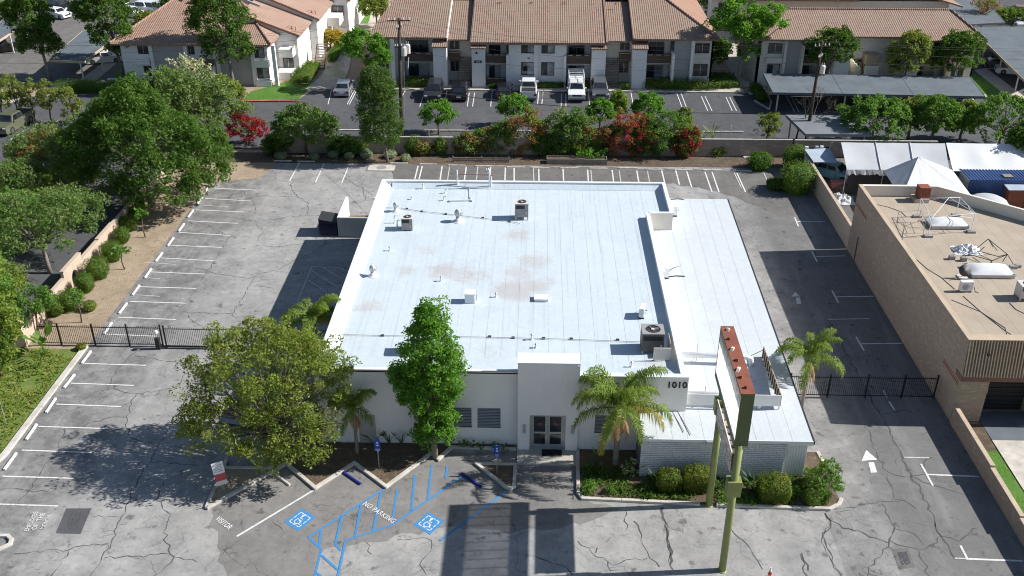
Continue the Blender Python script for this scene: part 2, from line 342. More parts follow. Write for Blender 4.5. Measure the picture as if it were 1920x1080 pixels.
# ------------------------------------------------------------------ ground, lots, kerbs, markings
def sheet(name, pts, mat, z): return struct(name, MB().poly([(p[0], p[1], z) for p in pts]), mat)
def rect(x0, y0, x1, y1): return [(x0, y0), (x1, y0), (x1, y1), (x0, y1)]
def PP(l, ox=0, oy=0, s=1.0): return [P(ox + a/s, oy + b/s) for a, b in l]
def ragged(pts, j=.22, st=.5):
    r_ = random.Random(5); out = []
    for a, b in zip(pts, pts[1:]+pts[:1]):
        a, b = Vector(a[:2]), Vector(b[:2]); n = max(1, int((b-a).length/st))
        out += [tuple(a.lerp(b, i/n) + Vector((r_.uniform(-j, j), r_.uniform(-j, j)))) for i in range(n)]
    return out
sheet("ground", rect(-1500, -400, 1500, 1800), m_dirt, -.03)
lot = sheet("parking_lot", rect(-31.1, 28, 15.9, 91.9), m_asph, 0.0)
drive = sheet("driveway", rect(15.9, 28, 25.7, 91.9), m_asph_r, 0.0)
sheet("rear_asphalt", ragged(PP([(735,306),(1452,321),(1500,400),(1470,408),(1420,385),(1340,357),(1250,344),(735,338)])), m_asph_b, .004)
sheet("front_asphalt", ragged(PP([(388,950),(405,1010),(428,1092),(575,1100),(610,1032),(700,1012),(850,990),(960,1000),(1075,985),(1165,955),(1088,936),(1080,860),(965,850),(800,850),(600,870),(420,880)])), m_asph_f, .004)
sheet("apartment_lot", rect(-58, 95.6, 60, 115.6), m_asph_d, 0.0)
sheet("apartment_street", [(-140, 112), (-58, 112), (-58, 96), (-48, 96), (-48, 62), (-140, 40)], m_asph_d, -.002)
sheet("neighbour_lot", [(-90, 58.5), (-36.3, 58.5), (-36.3, 92), (-40, 95), (-90, 95)], m_asph_d, -.006); sheet("far_lot", rect(-110, 115.6, -52, 200), m_asph_b, -.004); sheet("far_lot", rect(53, 112, 120, 220), m_asph_d, -.004)
sheet("yard_floor", rect(26.2, 70, 75, 95), m_asph_b, -.004)
sheet("sidewalk", rect(-24, 115.6, 24.5, 117.75), m_pathc, .10); sheet("sidewalk", rect(25, 114.6, 53, 115.6), m_pathc, .10)
sheet("lawn", PP([(455,188),(560,186),(585,160),(540,153),(470,172)]), m_lawn, .03)
sheet("lawn", PP([(1800,142),(1830,138),(1884,172),(1878,180),(1830,178)]), m_lawn, .03)
sheet("lawn", PP([(1385,140),(1420,128),(1455,160),(1400,155)]), m_lawn, .03); sheet("lawn", PP([(640,32),(668,14),(700,12),(695,45),(650,46)]), m_lawn, .03)
sheet("lawn", PP([(612,126),(645,118),(650,150),(620,143)]), m_lawn, .03); sheet("lawn", PP([(195,165),(228,120),(300,128),(280,172)]), m_lawn, .03); sheet("lawn", PP([(20,362),(75,318),(110,330),(70,372)]), m_weeds, .03)
sheet("footpath", PP([(572,168),(640,168),(655,130),(662,90),(648,76),(620,100),(605,140)]), m_pathc, .04)
sheet("footpath", PP([(640,48),(690,44),(700,14),(720,14),(712,54),(650,60)]), m_pathc, .04); sheet("footpath", PP([(1360,162),(1455,165),(1420,150),(1385,110),(1372,60),(1352,62),(1362,120),(1375,145)]), m_pathc, .04)
sheet("footpath", PP([(1826,132),(1850,128),(1925,185),(1900,192)]), m_pathc, .04); sheet("footpath", PP([(170,160),(232,108),(212,104),(150,150)]), m_pathc, .04)
sheet("footpath", PP([(-40,195),(50,180),(55,186),(-40,205)]), m_pathc, .02); sheet("footpath", PP([(-10,318),(62,318),(68,326),(-10,328)]), m_pathc, .02)
sheet("planting_bed", PP([(455,190),(452,140),(600,120),(620,150),(560,186)]), m_dirt, .015); sheet("planting_bed", rect(-24, 117.75, 25, 121), m_dirt, .02)
sheet("planting_bed", rect(-34.4, 91.9, 25.7, 94.6), m_mulch, .02)
# right of the low block wall: lawn strip, mulch and path of the neighbour
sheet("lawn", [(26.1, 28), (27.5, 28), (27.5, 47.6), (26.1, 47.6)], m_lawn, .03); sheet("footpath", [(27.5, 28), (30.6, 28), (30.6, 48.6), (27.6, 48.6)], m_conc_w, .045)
sheet("planting_bed", [(26.1, 47.6), (27.5, 47.6), (27.6, 50.2), (26.1, 50.2)], m_mulch, .035); sheet("entry_paving", rect(27.6, 48.6, 32, 51.5), m_greyroof, .05)
# left strips
sheet("dirt_strip", rect(-35, 57.2, -31.1, 91.9), m_dirt, .01); sheet("weed_bed", rect(-50, 40, -31.3, 57.2), m_weeds, .03)
sheet("dirt_strip", PP([(380,352),(375,335),(440,285),(520,290),(515,312),(485,335),(440,338)]), m_dirt, .014)
rng = random.Random(4)
def offs(pts, d, closed=False):
    n = len(pts); out = []
    for i in range(n):
        a = Vector(pts[i][:2]) - Vector(pts[i-1 if i or closed else 0][:2]); b = Vector(pts[(i+1) % n if closed else min(i+1, n-1)][:2]) - Vector(pts[i][:2])
        if a.length < 1e-6: a = b
        if b.length < 1e-6: b = a
        a.normalize(); b.normalize(); na, nb = Vector((-a.y, a.x)), Vector((-b.y, b.x)); m = (na + nb)
        m = m.normalized() / max(.45, m.normalized().dot(na)) if m.length > 1e-3 else na
        out.append((pts[i][0] + m.x*d, pts[i][1] + m.y*d))
    return out
def strip(mb, pts, w, z0, z1, closed=False):
    a, b = offs(pts, w/2, closed), offs(pts, -w/2, closed); n = len(pts)
    for i in range(n if closed else n-1):
        j = (i+1) % n
        mb.prism([a[i], b[i], b[j], a[j]], z0, z1)
    return mb
def kerb(pts, w=.18, h=.15, mat=None, closed=False):
    """kerb cast in lengths: every length its own piece with a narrow joint"""
    k = struct("kerb", strip(MB(), pts, w*.9, -.02, h-.012, closed), m_conc); n = len(pts)
    for i in range(n if closed else n-1):
        a, b = Vector(pts[i][:2]), Vector(pts[(i+1) % n][:2]); L = (b-a).length; m = max(1, round(L/2.4)); d = (b-a).normalized(); ang = math.atan2(d.y, d.x)
        for q in range(m):
            s0, s1 = L*q/m + (.012 if q else -w*.3), L*(q+1)/m - (.012 if q < m-1 else -w*.3); c = a + d*(s0+s1)/2
            MB().obox((c.x, c.y, h/2 + rng.uniform(-.008, .008)), s1-s0, w, h, ang).build("kerb_length", mat or m_conc_w, k, bevel=.018)
    return k
kerb([(-31.2, 57.4), (-31.2, 45.6), (-31.5, 44.0), (-32.6, 42.6)], .38)
ZZ = PP([(30,415),(488,158),(655,300),(882,155),(1065,292),(1330,97),(1370,133),(1447,62),(1815,75)], 380, 820, 3.097)
kerb(ZZ, .22)
kerb(PP([(25,412),(50,350),(110,215),(140,130)], 380, 820, 3.097), .20); kerb(PP([(132,183),(420,187)], 380, 820, 3.097), .18); kerb(PP([(400,182),(418,118)], 380, 820, 3.097), .18)
ISL = PP([(1592,160),(1815,165),(1808,290),(1790,302),(1765,298)], 380, 820, 3.097); kerb(ISL, .20, closed=True)
PLR = [P(1083,842), P(1084,925), P(1092,936), P(1310,947)]; kerb(PLR, .2); kerb([P(1345,949), P(1555,956), P(1572,948), P(1577,938)], .2); kerb([P(1545,872), P(1533,850)], .2)
kerb(PP([(0,915),(35,915),(50,930),(45,950),(0,970)], 0, 600, 2.25), .2)
kerb([(-21.5, 101.3), (22, 101.9)], .2); kerb([(-24, 115.55), (24.5, 115.55)], .2); kerb(PP([(455,191),(560,191)]), .2, mat=m_red); kerb(PP([(1415,190),(1442,206),(1446,192),(1432,165)]), .2)
# soil of the planters
def soil(pts, mat, h=.09): struct("planter_soil", MB().prism([p[:2] for p in pts], -.02, h), mat)
soil(ZZ[:2] + [P(515,880), P(425,880)] , m_dirt, .08)
soil(ZZ[1:] + [P(966,832), P(640,832), P(560,800), P(500,800), P(512,878)], m_mulch, .075); soil(ISL, m_mulch)
soil([P(1084,842), P(1085,930), P(1092,936), P(1557,955), P(1575,945), P(1548,872), P(1530,850), P(1100,838)], m_mulch)
# entrance walk and mat
struct("entrance_walk", MB().prism([P(969,872)[:2], P(1083,874)[:2], P(1083,838)[:2], P(969,838)[:2]], -.02, .10), m_conc)
# ---- paint
LN = [0]
def line(parent, pts, w, mat, z=.010, name="painted_line"):
    for i, p in enumerate(pts[:-1]):      # one flat strip per straight run
        a, b = Vector(p[:2]), Vector(pts[i+1][:2]); d = (b-a).normalized(); n = Vector((-d.y, d.x))*w/2; e = d*(w*.5 if i else 0); a = a - e*.9
        LN[0] += 1; zz = z + (LN[0] % 9)*.0013
        MB().poly([(*(a+n), zz), (*(a-n), zz), (*(b-n), zz), (*(b+n), zz)]).build(name, mat, parent)
for l in ([(395,352.7),(481,356.7)],[(376.7,371.7),(470,377)],[(366.7,393.7),(457.7,397.7)],[(351.7,414.3),(446,419)],[(335,436),(431,441.7)],[(318.3,460),(416.7,464.3)],[(301.7,484),(401.7,489.3)],[(283.3,510.3),(385,514.3)],[(263.3,537.7),(367.7,541)],[(243.3,565.3),(349.3,568.7)],[(221.7,595),(330,599.3)],[(199,626.7),(293,630.7)],
    [(158.7,681.8),(274,685.3)],[(133,718.7),(251,723)],[(105.8,758),(227,762.7)],[(72.4,800),(200,804)],[(41,844.4),(172.4,849)],[(5,893),(141,897)],[(-30,944.5),(109,949)]):
    line(lot, PP(l), .105, m_white)
for l in ([(371.7,384.3),(430,388.3)],[(270,492),(330,496)],[(255,553),(300,556)],[(275,521),(300,523)]): line(lot, PP(l), .08, m_white_old)
for l in ([(561.7,305),(542.7,340)],[(608.3,306),(591.7,341.7)],[(655.7,307.3),(640.7,343.3)],[(784,311),(777.7,336)],[(791.7,311.7),(785.7,336)],[(829,312),(825,338)],[(874.3,313),(870.7,338)],[(920,313.3),(917.3,338)],[(947.7,314),(946.7,338)],[(964,315),(964,340)],[(1010,316.7),(1010.7,341)],[(1055.7,316.7),(1056.7,341)],[(1101.7,318.3),(1103.3,342)],[(1147.7,319),(1150.7,342)],[(1194,320),(1197.7,342)],[(1240.7,320),(1246,342)],[(1267,320),(1274,346.7)],[(1287.7,321.7),(1296.7,350.7)],[(1321.7,322.7),(1335,360)],[(1335,323),(1348,360)],[(1381.7,325),(1398,360.7)]):
    line(lot, PP(l), .13, m_white)
for l in ([(843,313),(839,338)],[(895.7,313),(893.3,338)],[(1000,316),(1001,340)],[(1107.7,319),(1110,342)],[(1161,320),(1164,342)],[(1214,321),(1218,342)],[(1376.7,324),(1390,352)],[(1430,320),(1440,342)]): line(lot, PP(l), .10, m_white_old)
for l in ([(1490,408),(1497,425)],[(1495,415.7),(1547,415.7)],[(1522,471.7),(1532,490.7)],[(1530,481),(1585,480)],[(1560,545),(1572,567.7)],[(1569,556.7),(1638,555.7)],[(1605,631.7),(1620,657.7)],[(1615,645),(1692,644)],[(1726.7,870),(1749,911)],[(1737.8,890),(1835.6,894)],[(1801,1023),(1814.7,1050)],[(1811,1048),(1918,1052)],[(1656.4,732.4),(1663,745)],[(1667,753),(1677,769)]): line(drive, PP(l), .12, m_white)
for l in ([(1551.7,599),(1630,597.7)],[(1695.6,857.8),(1742,858.7)],[(1790,1047),(1812,1048)]): line(drive, PP(l), .10, m_white_old)
MB().poly([(*p[:2], .010) for p in PP([(1624,843.6),(1615.6,864.4),(1645,862)])]).build("arrow_head", m_white, drive); MB().poly([(*p[:2], .010) for p in PP([(1628,866.7),(1633,886.7),(1644.4,885.8),(1638.7,866.7)])]).build("arrow_stem", m_white, drive)
MB().poly([(*p[:2], .010) for p in PP([(1491,547),(1484,556),(1500,556)])]).build("arrow_head", m_white_old, drive); MB().poly([(*p[:2], .010) for p in PP([(1492,558),(1494,570),(1502,570),(1500,558)])]).build("arrow_stem", m_white_old, drive)
Z7 = lambda l: PP(l, 380, 820, 3.097)
line(lot, Z7([(650,305),(198,577)]), .12, m_white)
for l in ([(1060,298),(612,580)],[(612,580),(690,650),(648,815)],[(1520,215),(1310,365),(1100,510),(830,600),(783,815)],[(1035,320),(990,545)],[(920,395),(885,578)],[(808,462),(770,622),(805,660)],[(688,540),(675,640)],[(1130,300),(1103,480)],[(1232,220),(1210,430)],[(1330,165),(1307,365)],[(690,685),(785,770)],[(655,785),(690,808)],[(1765,312),(1378,602)]):
    line(lot, Z7(l), .125, m_blue, .012)
line(lot, Z7([(1418,168),(1412,240)]), .12, m_blue, .012)
# two wheelchair emblems: blue square, dashed white border, seated figure in white
def emblem(corners):
    top, right, bot, left = [Vector(p) for p in Z7(corners)]
    c = (top+right+bot+left)/4; ax = ((right-top)+(bot-left))/4; ay = ((top-left)+(right-bot))/4
    q = lambda u, v, z: (c.x + ax.x*u + ay.x*v, c.y + ax.y*u + ay.y*v, z)
    e = MB().poly([q(-1,-1,.011), q(1,-1,.011), q(1,1,.011), q(-1,1,.011)]).build("emblem_square", m_blue, lot)
    mb = MB()
    def bar(u0, v0, u1, v1, w):
        a, b = Vector((u0, v0)), Vector((u1, v1)); d = (b-a).normalized(); n = Vector((-d.y, d.x))*w/2
        mb.poly([q(*(a+n), .016), q(*(a-n), .016), q(*(b-n), .016), q(*(b+n), .016)])
    def bar2(u0, v0, u1, v1, w): bar(u0*1.15-.03, v0*1.15, u1*1.15-.03, v1*1.15, w*1.2)
    for s in (-.66, .66):
        for a, b in ((-.66, -.30), (-.18, .18), (.30, .66)): bar(a, s, b, s, .085); bar(s, a, s, b, .085)
    mb.build("emblem_border", m_white, e); mb = MB()
    mb.poly([q(-.14+.13*math.cos(t), .50+.13*math.sin(t), .017) for t in [i*math.pi/5 for i in range(10)]])
    bar2(-.10, .36, -.02, -.06, .12); bar2(-.02, -.06, .22, -.06, .10); bar2(.22, -.02, .34, -.36, .10); bar2(.34, -.36, .44, -.33, .09); bar2(-.06, .16, .20, .14, .07)
    for i in range(9):
        a0, a1 = R(95+i*27), R(95+(i+1)*27); bar2(.02+.27*math.cos(a0), -.20+.27*math.sin(a0), .02+.27*math.cos(a1), -.20+.27*math.sin(a1), .07)
    mb.build("emblem_figure", m_white, e)
emblem([(575,415),(658,465),(553,545),(473,493)]); emblem([(1310,433),(1405,490),(1320,565),(1222,508)])
def text_mesh(txt, size, extrude=0.0, bold=0.0, spacing=1.0):
    cu = bpy.data.curves.new("lettering", 'FONT'); cu.body = txt; cu.size = size; cu.extrude = extrude; cu.offset = bold; cu.align_x = 'CENTER'; cu.align_y = 'CENTER'; cu.space_character = spacing
    o = bpy.data.objects.new("lettering", cu); col.objects.link(o); bpy.context.view_layer.update()
    me = bpy.data.meshes.new_from_object(o); bpy.data.objects.remove(o); return me
def floor_text(txt, p0, p1, width_scale, parent, mat, z=.014, size=None):
    a, b = Vector(p0), Vector(p1); me = text_mesh(txt, 1.0, 0, .012, 1.12); L = max(v.co.x for v in me.vertices) - min(v.co.x for v in me.vertices)
    k = (b-a).length/L; c = (a+b)/2; ang = math.atan2(b.y-a.y, b.x-a.x)
    o = link("lettering", me, mat, parent, Vector((c.x, c.y, z+.014)) - wloc(parent), (0, 0, ang), (k, k*width_scale, 1)); return o
floor_text("VISITOR", *Z7([(82,470),(163,530)]), 1.5, lot, m_white); floor_text("NO PARKING", *Z7([(938,385),(1112,492)]), 1.35, lot, m_white)
Z1 = lambda l: PP(l, 0, 600, 2.25)
floor_text("EMPLOYEE", *Z1([(112,892),(152,812)]), 1.15, lot, m_white); floor_text("OF  THE", *Z1([(142,886),(182,816)]), 1.15, lot, m_white); floor_text("MONTH", *Z1([(178,884),(210,826)]), 1.15, lot, m_white)
m_scr = NT("scratched out paint"); m_scr.base(m_scr.mix(m_scr.ramp(m_scr.noise(7, 7, .8, dist=2.5), .57, .62), (.055, .055, .06), (.42, .42, .42))); m_scr.rough(.9)
sq = Z1([(280,795),(385,795),(340,903),(235,900)]); MB().poly([(*p[:2], .010) for p in sq]).build("painted_patch", m_asph_d, lot)
MB().poly([(*p[:2], .013) for p in Z1([(300,815),(345,812),(325,885),(275,885)])]).build("painted_patch", m_scr.mat, lot)
MB().poly([(*p[:2], .010) for p in PP([(1672,1030),(1702,1027),(1716,1064),(1686,1068)])]).build("painted_patch", m_asph_b, drive); MB().poly([(*p[:2], .013) for p in PP([(1682,1036),(1700,1034),(1708,1058),(1690,1060)])]).build("painted_patch", m_scr.mat, drive)
# accessible stalls in the shade beside the building
for l in ([(585,500),(645,503)],[(585,500),(558,565)],[(605,501),(640,522)],[(585,508),(635,540)],[(578,525),(612,548)],[(632,501),(648,508)]): line(lot, PP(l), .09, m_white_old)
# ---- tar-filled cracks
def crack(l, ox, oy, s, w=.05, par=lot):
    pts = PP(l, ox, oy, s); out = [Vector(pts[0])]
    for a, b in zip(pts[:-1], pts[1:]):
        a, b = Vector(a), Vector(b); n = max(1, int((b-a).length/.28)); d = (b-a).normalized(); pn = Vector((-d.y, d.x, 0))
        for i in range(1, n+1):
            p = a.lerp(b, i/n) + (pn*rng.uniform(-.13, .13) if i < n else Vector((0, 0, 0))); out.append(p)
    mb = MB(); A = []
    for i, p in enumerate(out):
        d = (out[min(i+1, len(out)-1)] - out[max(i-1, 0)]).normalized(); n = Vector((-d.y, d.x, 0))*w*.5*rng.uniform(.15, 1.5); A += [(p.x+n.x, p.y+n.y, .007), (p.x-n.x, p.y-n.y, .007)]
    mb.add(A, [(2*i, 2*i+1, 2*i+3, 2*i+2) for i in range(len(out)-1)]); mb.build("crack", m_tar, par)
for l in ([(590,125),(530,170),(470,250),(480,290),(575,310),(545,380),(530,440),(545,490),(590,510),(640,515)],[(575,310),(640,305),(700,290),(755,280),(790,215),(795,190),(720,175),(640,160),(570,150)],[(785,325),(740,400),(690,500),(640,580),(580,680),(540,770),(495,860),(470,940),(430,1000),(380,1080)],[(270,460),(245,530),(240,560),(180,630),(120,720),(60,800)],[(530,410),(450,415),(390,430),(350,450)],[(0,715),(60,710),(120,720),(200,725)],[(720,820),(700,880),(700,940),(735,1000),(700,1040),(650,1080)],[(440,1005),(560,1000),(680,985),(735,1000),(830,1020)],[(60,985),(150,975),(290,970),(400,945),(465,940)],[(630,600),(720,605),(830,615)],[(390,830),(495,830)],[(290,975),(240,1050),(215,1080)],[(720,820),(660,760),(690,680)],[(530,440),(520,465),(400,475)]): crack(l, 0, 600, 2.25)
for l in ([(275,440),(300,510),(330,590),(370,640),(430,660),(475,658),(530,650)],[(370,650),(385,700),(390,755),(440,760),(455,745)],[(110,810),(200,790),(300,775),(380,765),(435,760),(490,795)],[(345,775),(375,830),(400,875),(375,940),(340,1000),(290,1040),(285,1080)],[(105,815),(120,840),(180,880),(250,890),(320,920),(370,940)],[(125,840),(115,890),(95,915),(105,960),(130,1010),(160,1060),(175,1080)],[(380,930),(440,955),(500,970),(550,950),(580,940),(595,912)],[(475,660),(540,690),(620,715),(690,735),(740,740)],[(595,912),(640,920),(670,935),(700,910),(730,880),(745,880)],[(505,975),(520,1020),(545,1080)],[(400,880),(450,890),(500,920),(520,950)],[(0,985),(10,1010),(30,1080)],[(570,850),(580,890),(595,912)],[(525,620),(530,590),(560,580)],[(160,165),(240,160)],[(355,395),(400,390),(460,380),(480,400)]): crack(l, 1500, 600, 2.25, .065, drive)
crack([(115,0),(180,110),(300,330),(380,480),(450,620),(520,740),(595,910),(655,1005)], 1500, 600, 2.25, .09, drive)
for l in ([(1130,115),(1200,120),(1280,125),(1340,150),(1440,160)],[(1290,325),(1360,330),(1440,345)],[(1290,430),(1200,580),(1150,650),(1080,760),(1010,840),(920,900)],[(1160,630),(1260,645),(1400,670),(1440,650)],[(1440,650),(1380,740),(1330,830),(1310,880),(1330,885),(1440,870)],[(1010,850),(1060,860),(1200,860),(1310,862)],[(1060,870),(1080,900),(1120,930),(1180,960)],[(1330,150),(1420,220),(1440,300)],[(1060,340),(1120,380),(1160,360),(1290,430)],[(855,600),(960,640),(1040,590),(1160,620)]): crack(l, 0, 300, 3.0)
for l in ([(205,115),(195,145),(215,190),(250,215),(290,240),(295,270),(290,310)],[(625,90),(600,130),(605,180),(620,225)],[(0,350),(150,325),(290,310),(400,312)],[(0,200),(120,208),(230,205)],[(500,105),(580,150),(660,200)],[(0,360),(40,410),(0,460)],[(0,480),(100,490),(280,470)],[(0,640),(120,620),(230,560),(330,520),(420,440),(560,420)],[(0,700),(80,720)],[(200,310),(215,280)]): crack(l, 480, 300, 3.0)
for l in ([(685,470),(715,520),(725,580),(760,640),(775,680),(830,730)],[(370,585),(450,650),(540,700),(570,720),(640,690),(760,680)],[(130,670),(200,695),(280,720),(345,775)],[(1230,490),(1270,560),(1330,610),(1380,690),(1410,745)],[(1630,650),(1640,690),(1665,750)],[(1760,430),(1800,470),(1860,510),(1920,520)],[(1785,455),(1750,555),(1770,620),(1800,700),(1860,775)],[(480,620),(470,650)],[(1800,420),(1880,410),(1930,395)],[(640,410),(645,515)],[(540,700),(555,750),(600,745)]): crack(l, 960, 820, 3.0, .06)
crack([(845,395),(862,500),(885,620),(905,745)], 960, 820, 3.0, .16); crack([(852,420),(870,520),(896,720)], 960, 820, 3.0, .05)
for l in ([(950,610),(980,680)],[(1130,590),(1300,585),(1330,600),(1310,680),(1260,740),(1300,800)],[(400,480),(480,560)],[(90,640),(250,760)]): crack(l, 380, 820, 3.097, .04)
# ---- wheel stops: things that lie loose on the lot
def wheel_stop(p, rz, label, mat=None, L=1.55, group="wheel stops heading the parking stalls"):
    mb = MB(); mb.ext([(-.09, 0), (.09, 0), (.055, .11), (-.055, .11)], (0, 0, 0), (0, 1, 0), (0, 0, 1), (1, 0, 0), -L/2, L/2)
    o = mb.build("wheel_stop", mat or m_stopw, local=True, bevel=.012); o.location = (p[0], p[1], .006); o.rotation_euler = (rng.uniform(-.008,.008), 0, rz + rng.uniform(-.035, .035)); return tag(o, label, "wheel stop", group)
ords = ["first", "second", "third", "fourth", "fifth", "sixth", "seventh", "eighth", "ninth", "tenth", "eleventh", "twelfth"]
for i, (a, b) in enumerate([(607,950),(692,837),(765,735),(833,640),(895,548),(960,463),(1020,382),(1072,305),(1123,230),(1170,160)]):
    wheel_stop(P(a/3, 300+b/3), R(90), f"white wheel stop beside the dirt strip, {ords[i]} beyond the left gate")
for i, (a, b) in enumerate([(162,671),(130,715.6),(95.6,761),(59,811),(19.6,866)]):
    wheel_stop(P(a, b), R(90), f"white wheel stop along the left front kerb, {ords[i]} from the gate")
REAR = ["at the left corner", "second from the left corner", "right of the conifer pad", "fourth from the left", "fifth from the left", "before the green mesh fence", "behind the roof masts", "left of the raised bed", "before the raised bed", "at the right end of the raised bed", "below the big bougainvillea", "fifth from the right", "fourth from the right", "third from the right", "nearest the round corner shrub"]
for i, (a, b) in enumerate([(530,302.5),(574,303.5),(748,307),(803,309),(857,311),(908,312),(967,314.5),(1013,315.5),(1067,315.5),(1122,317),(1177,316),(1227,319),(1281,319.5),(1335,320),(1392,321)]):
    wheel_stop(P(a, b), 0, f"pale concrete wheel stop along the rear bed, {REAR[i]}", m_stop, 1.75)
for (a, b, lab, m) in (((415,215),(495,270),"bare concrete wheel stop in the visitor stall", m_stop), ((825,210),(900,265),"blue wheel stop in the notch of the zigzag kerb", m_stopb), ((1515,222),(1605,282),"blue wheel stop beside the small kerbed island", m_stopb)):
    p, q = Z7([a, b]); wheel_stop(((p[0]+q[0])/2, (p[1]+q[1])/2), math.atan2(q[1]-p[1], q[0]-p[0]), lab, m, 1.7)
# apartment stalls
al = bpy.data.objects["apartment_lot"]
for l in ([(672,163),(655,196)],[(668,163),(651,196)],[(622,168),(615,196)],[(760,170),(745,197)],[(797,170),(787,200)],[(838,170),(834,196)],[(880,174),(876,200)],[(890,174),(886,200)],[(923,170),(920,200)],[(1010,172),(1008,195)],[(1018,172),(1016,195)],[(1053,176),(1052,202)],[(1061,176),(1061,202)],[(1103,172),(1106,198)],[(1140,174),(1143,200)],[(1183,174),(1189,205)],[(1269,175),(1281,207)],[(1277,175),(1289,207)],[(1315,181),(1327,208)],[(1322,181),(1335,208)],[(1361,182),(1373,208)],[(1368,182),(1381,208)],[(1473,178),(1490,210)],[(1482,178),(1498,210)]): line(al, PP(l), .10, m_white)
for l in ([(20,262),(52,240)],[(36,264),(64,241)],[(62,322),(10,358)]): line(bpy.data.objects["apartment_street"], PP(l), .14, m_white if l[0][0] != 62 else m_blue)
# ------------------------------------------------------------------ the white commercial building
def wall_holes(mb, u0, u1, z0, z1, t0, t1, holes, axis='x'):
    """upright wall along axis from u0 to u1, thickness t0..t1, with rectangular openings (ua, ub, za, zb)"""
    us = sorted({u0, u1, *[h[0] for h in holes], *[h[1] for h in holes]})
    for a, b in zip(us[:-1], us[1:]):
        zs = [(z0, z1)]
        for h in holes:
            if h[0] <= a + 1e-6 and h[1] >= b - 1e-6:
                zs = [q for s in zs for q in ((s[0], min(s[1], h[2])), (max(s[0], h[3]), s[1])) if q[1] - q[0] > 1e-4]
        for s in zs: mb.box(a, t0, s[0], b, t1, s[1]) if axis == 'x' else mb.box(t0, a, s[0], t1, b, s[1])
    return mb
ZR = 4.85
YF, YJ, YB, XL, XR, XJ = 47.35, 69.3, 75.3, -12.7, 8.6, 10.42
B = thing("commercial_building", "long white flat-roofed commercial building numbered 1010 in the middle of the lot", "building", (-1, 61, 0))
win = [(-6.85, -5.35, 1.3, 2.72), (-4.79, -3.66, 1.3, 2.72), (-3.35, -1.96, 1.3, 2.72), (3.55, 4.75, 1.3, 2.6)]
wall_holes(MB(), XL, -.95, 0, 5.28, YF, YF+.25, [w for w in win if w[1] < 0]).build("front_wall", m_stucco, B)
wall_holes(MB(), 2.58, 8.76, 0, 5.30, 47.0, 47.3, [win[3]]).build("front_wall", m_stucco, B)
MB().box(XL, YF+.25, 0, XL+.22, YB, 5.3).build("side_wall", m_stucco, B); MB().box(XL+.22, YB-.22, 0, XJ, YB, 5.27).build("rear_wall", m_stucco, B)
MB().box(XR-.24, 47.3, 0, XR, YJ+.2, 5.28).box(XR, YJ, 0, XJ-.22, YJ+.2, 5.28).box(XJ-.22, YJ, 0, XJ, YB-.22, 5.28).build("side_wall", m_stucco, B)
MB().box(XR+.02, YJ-.006, 3.5, XJ-.02, YJ-.001, 5.2).build("wall_panel", m_stucco_c, B)
# parapet copings
mb = MB(); mb.box(XL-.03, YF+.3, 5.30, XL+.25, YB+.03, 5.35); mb.build("coping", m_roofe, B)
MB().box(XL+.25, YB-.25, 5.27, XJ+.03, YB+.03, 5.33).build("coping", m_roofe, B); MB().box(XJ-.25, YJ-.03, 5.28, XJ+.03, YB-.25, 5.34).build("coping", m_roofe, B)
MB().box(XR-.27, 47.3, 5.28, XR+.03, YJ-.03, 5.34).build("coping", m_roofe, B); MB().box(XR+.03, YJ-.03, 5.285, XJ-.25, YJ+.22, 5.345).build("coping", m_roofe, B)
MB().box(XL-.02, YF-.04, 5.22, -3.0, YF+.02, 5.30).build("front_edging", m_galv, B); MB().box(-3.0, YF-.04, 5.27, -.95, YF+.02, 5.345).build("front_edging", m_galv, B); MB().box(2.58, 46.95, 5.30, 8.80, 47.32, 5.35).build("front_edging", m_roofe, B)
# roof deck and its rolled strips, each lapping over the next
deck = MB().box(XL+.22, YF+.25, 4.55, XR-.24, YB-.22, 4.83).box(XR-.24, YJ+.2, 4.55, XJ-.22, YB-.22, 4.83).build("roof_deck", m_roof, B)
MB().slab([(XL+.22, YF, 5.2), (-.95, YF, 5.2), (-.95, YF+2.2, 4.87), (XL+.22, YF+2.2, 4.87)], .08).build("roof_rise", m_roof, B)
MB().slab([(2.6, 47.3, 5.2), (8.36, 47.3, 5.2), (8.36, 48.6, 4.87), (2.6, 48.6, 4.87)], .08).build("roof_rise", m_roof, B)
x = XL + .22; i = 0
while x < XJ - .3:
    w = .95; x1 = min(x + w + .06, XJ - .22); y1 = YB - .22; y0 = YF + .9 if x1 < XR - .2 else YJ + .2
    if x1 > XR - .2 and x < XR - .24: x1 = XR - .24; y0 = YF + .9
    cuts = sorted([y0, y1] + [rng.uniform(y0+4, y1-4) for _ in range(1 if y1-y0 > 12 else 0)])
    for a, b in zip(cuts[:-1], cuts[1:]):
        MB().slab([(x, a, 4.848+rng.uniform(0,.003)), (x1, a, 4.841), (x1, b+.05, 4.841), (x, b+.05, 4.848)], .012).build("roofing_strip", m_roof, B)
    x = x1 - .06 if x1 != XR - .24 else XR - .24; i += 1
MB().slab([(XL+.22, YF+.9, 5.29), (XL+.85, YF+.9, 4.865), (XL+.85, YB-.22, 4.865), (XL+.22, YB-.22, 5.29)], .02).build('cant_strip', m_roofe, B)
MB().slab([(XL+.85, YB-.7, 4.866), (XJ-.22, YB-.7, 4.866), (XJ-.22, YB-.22, 5.2), (XL+.85, YB-.22, 5.2)], .02).build('cant_strip', m_roof, B)
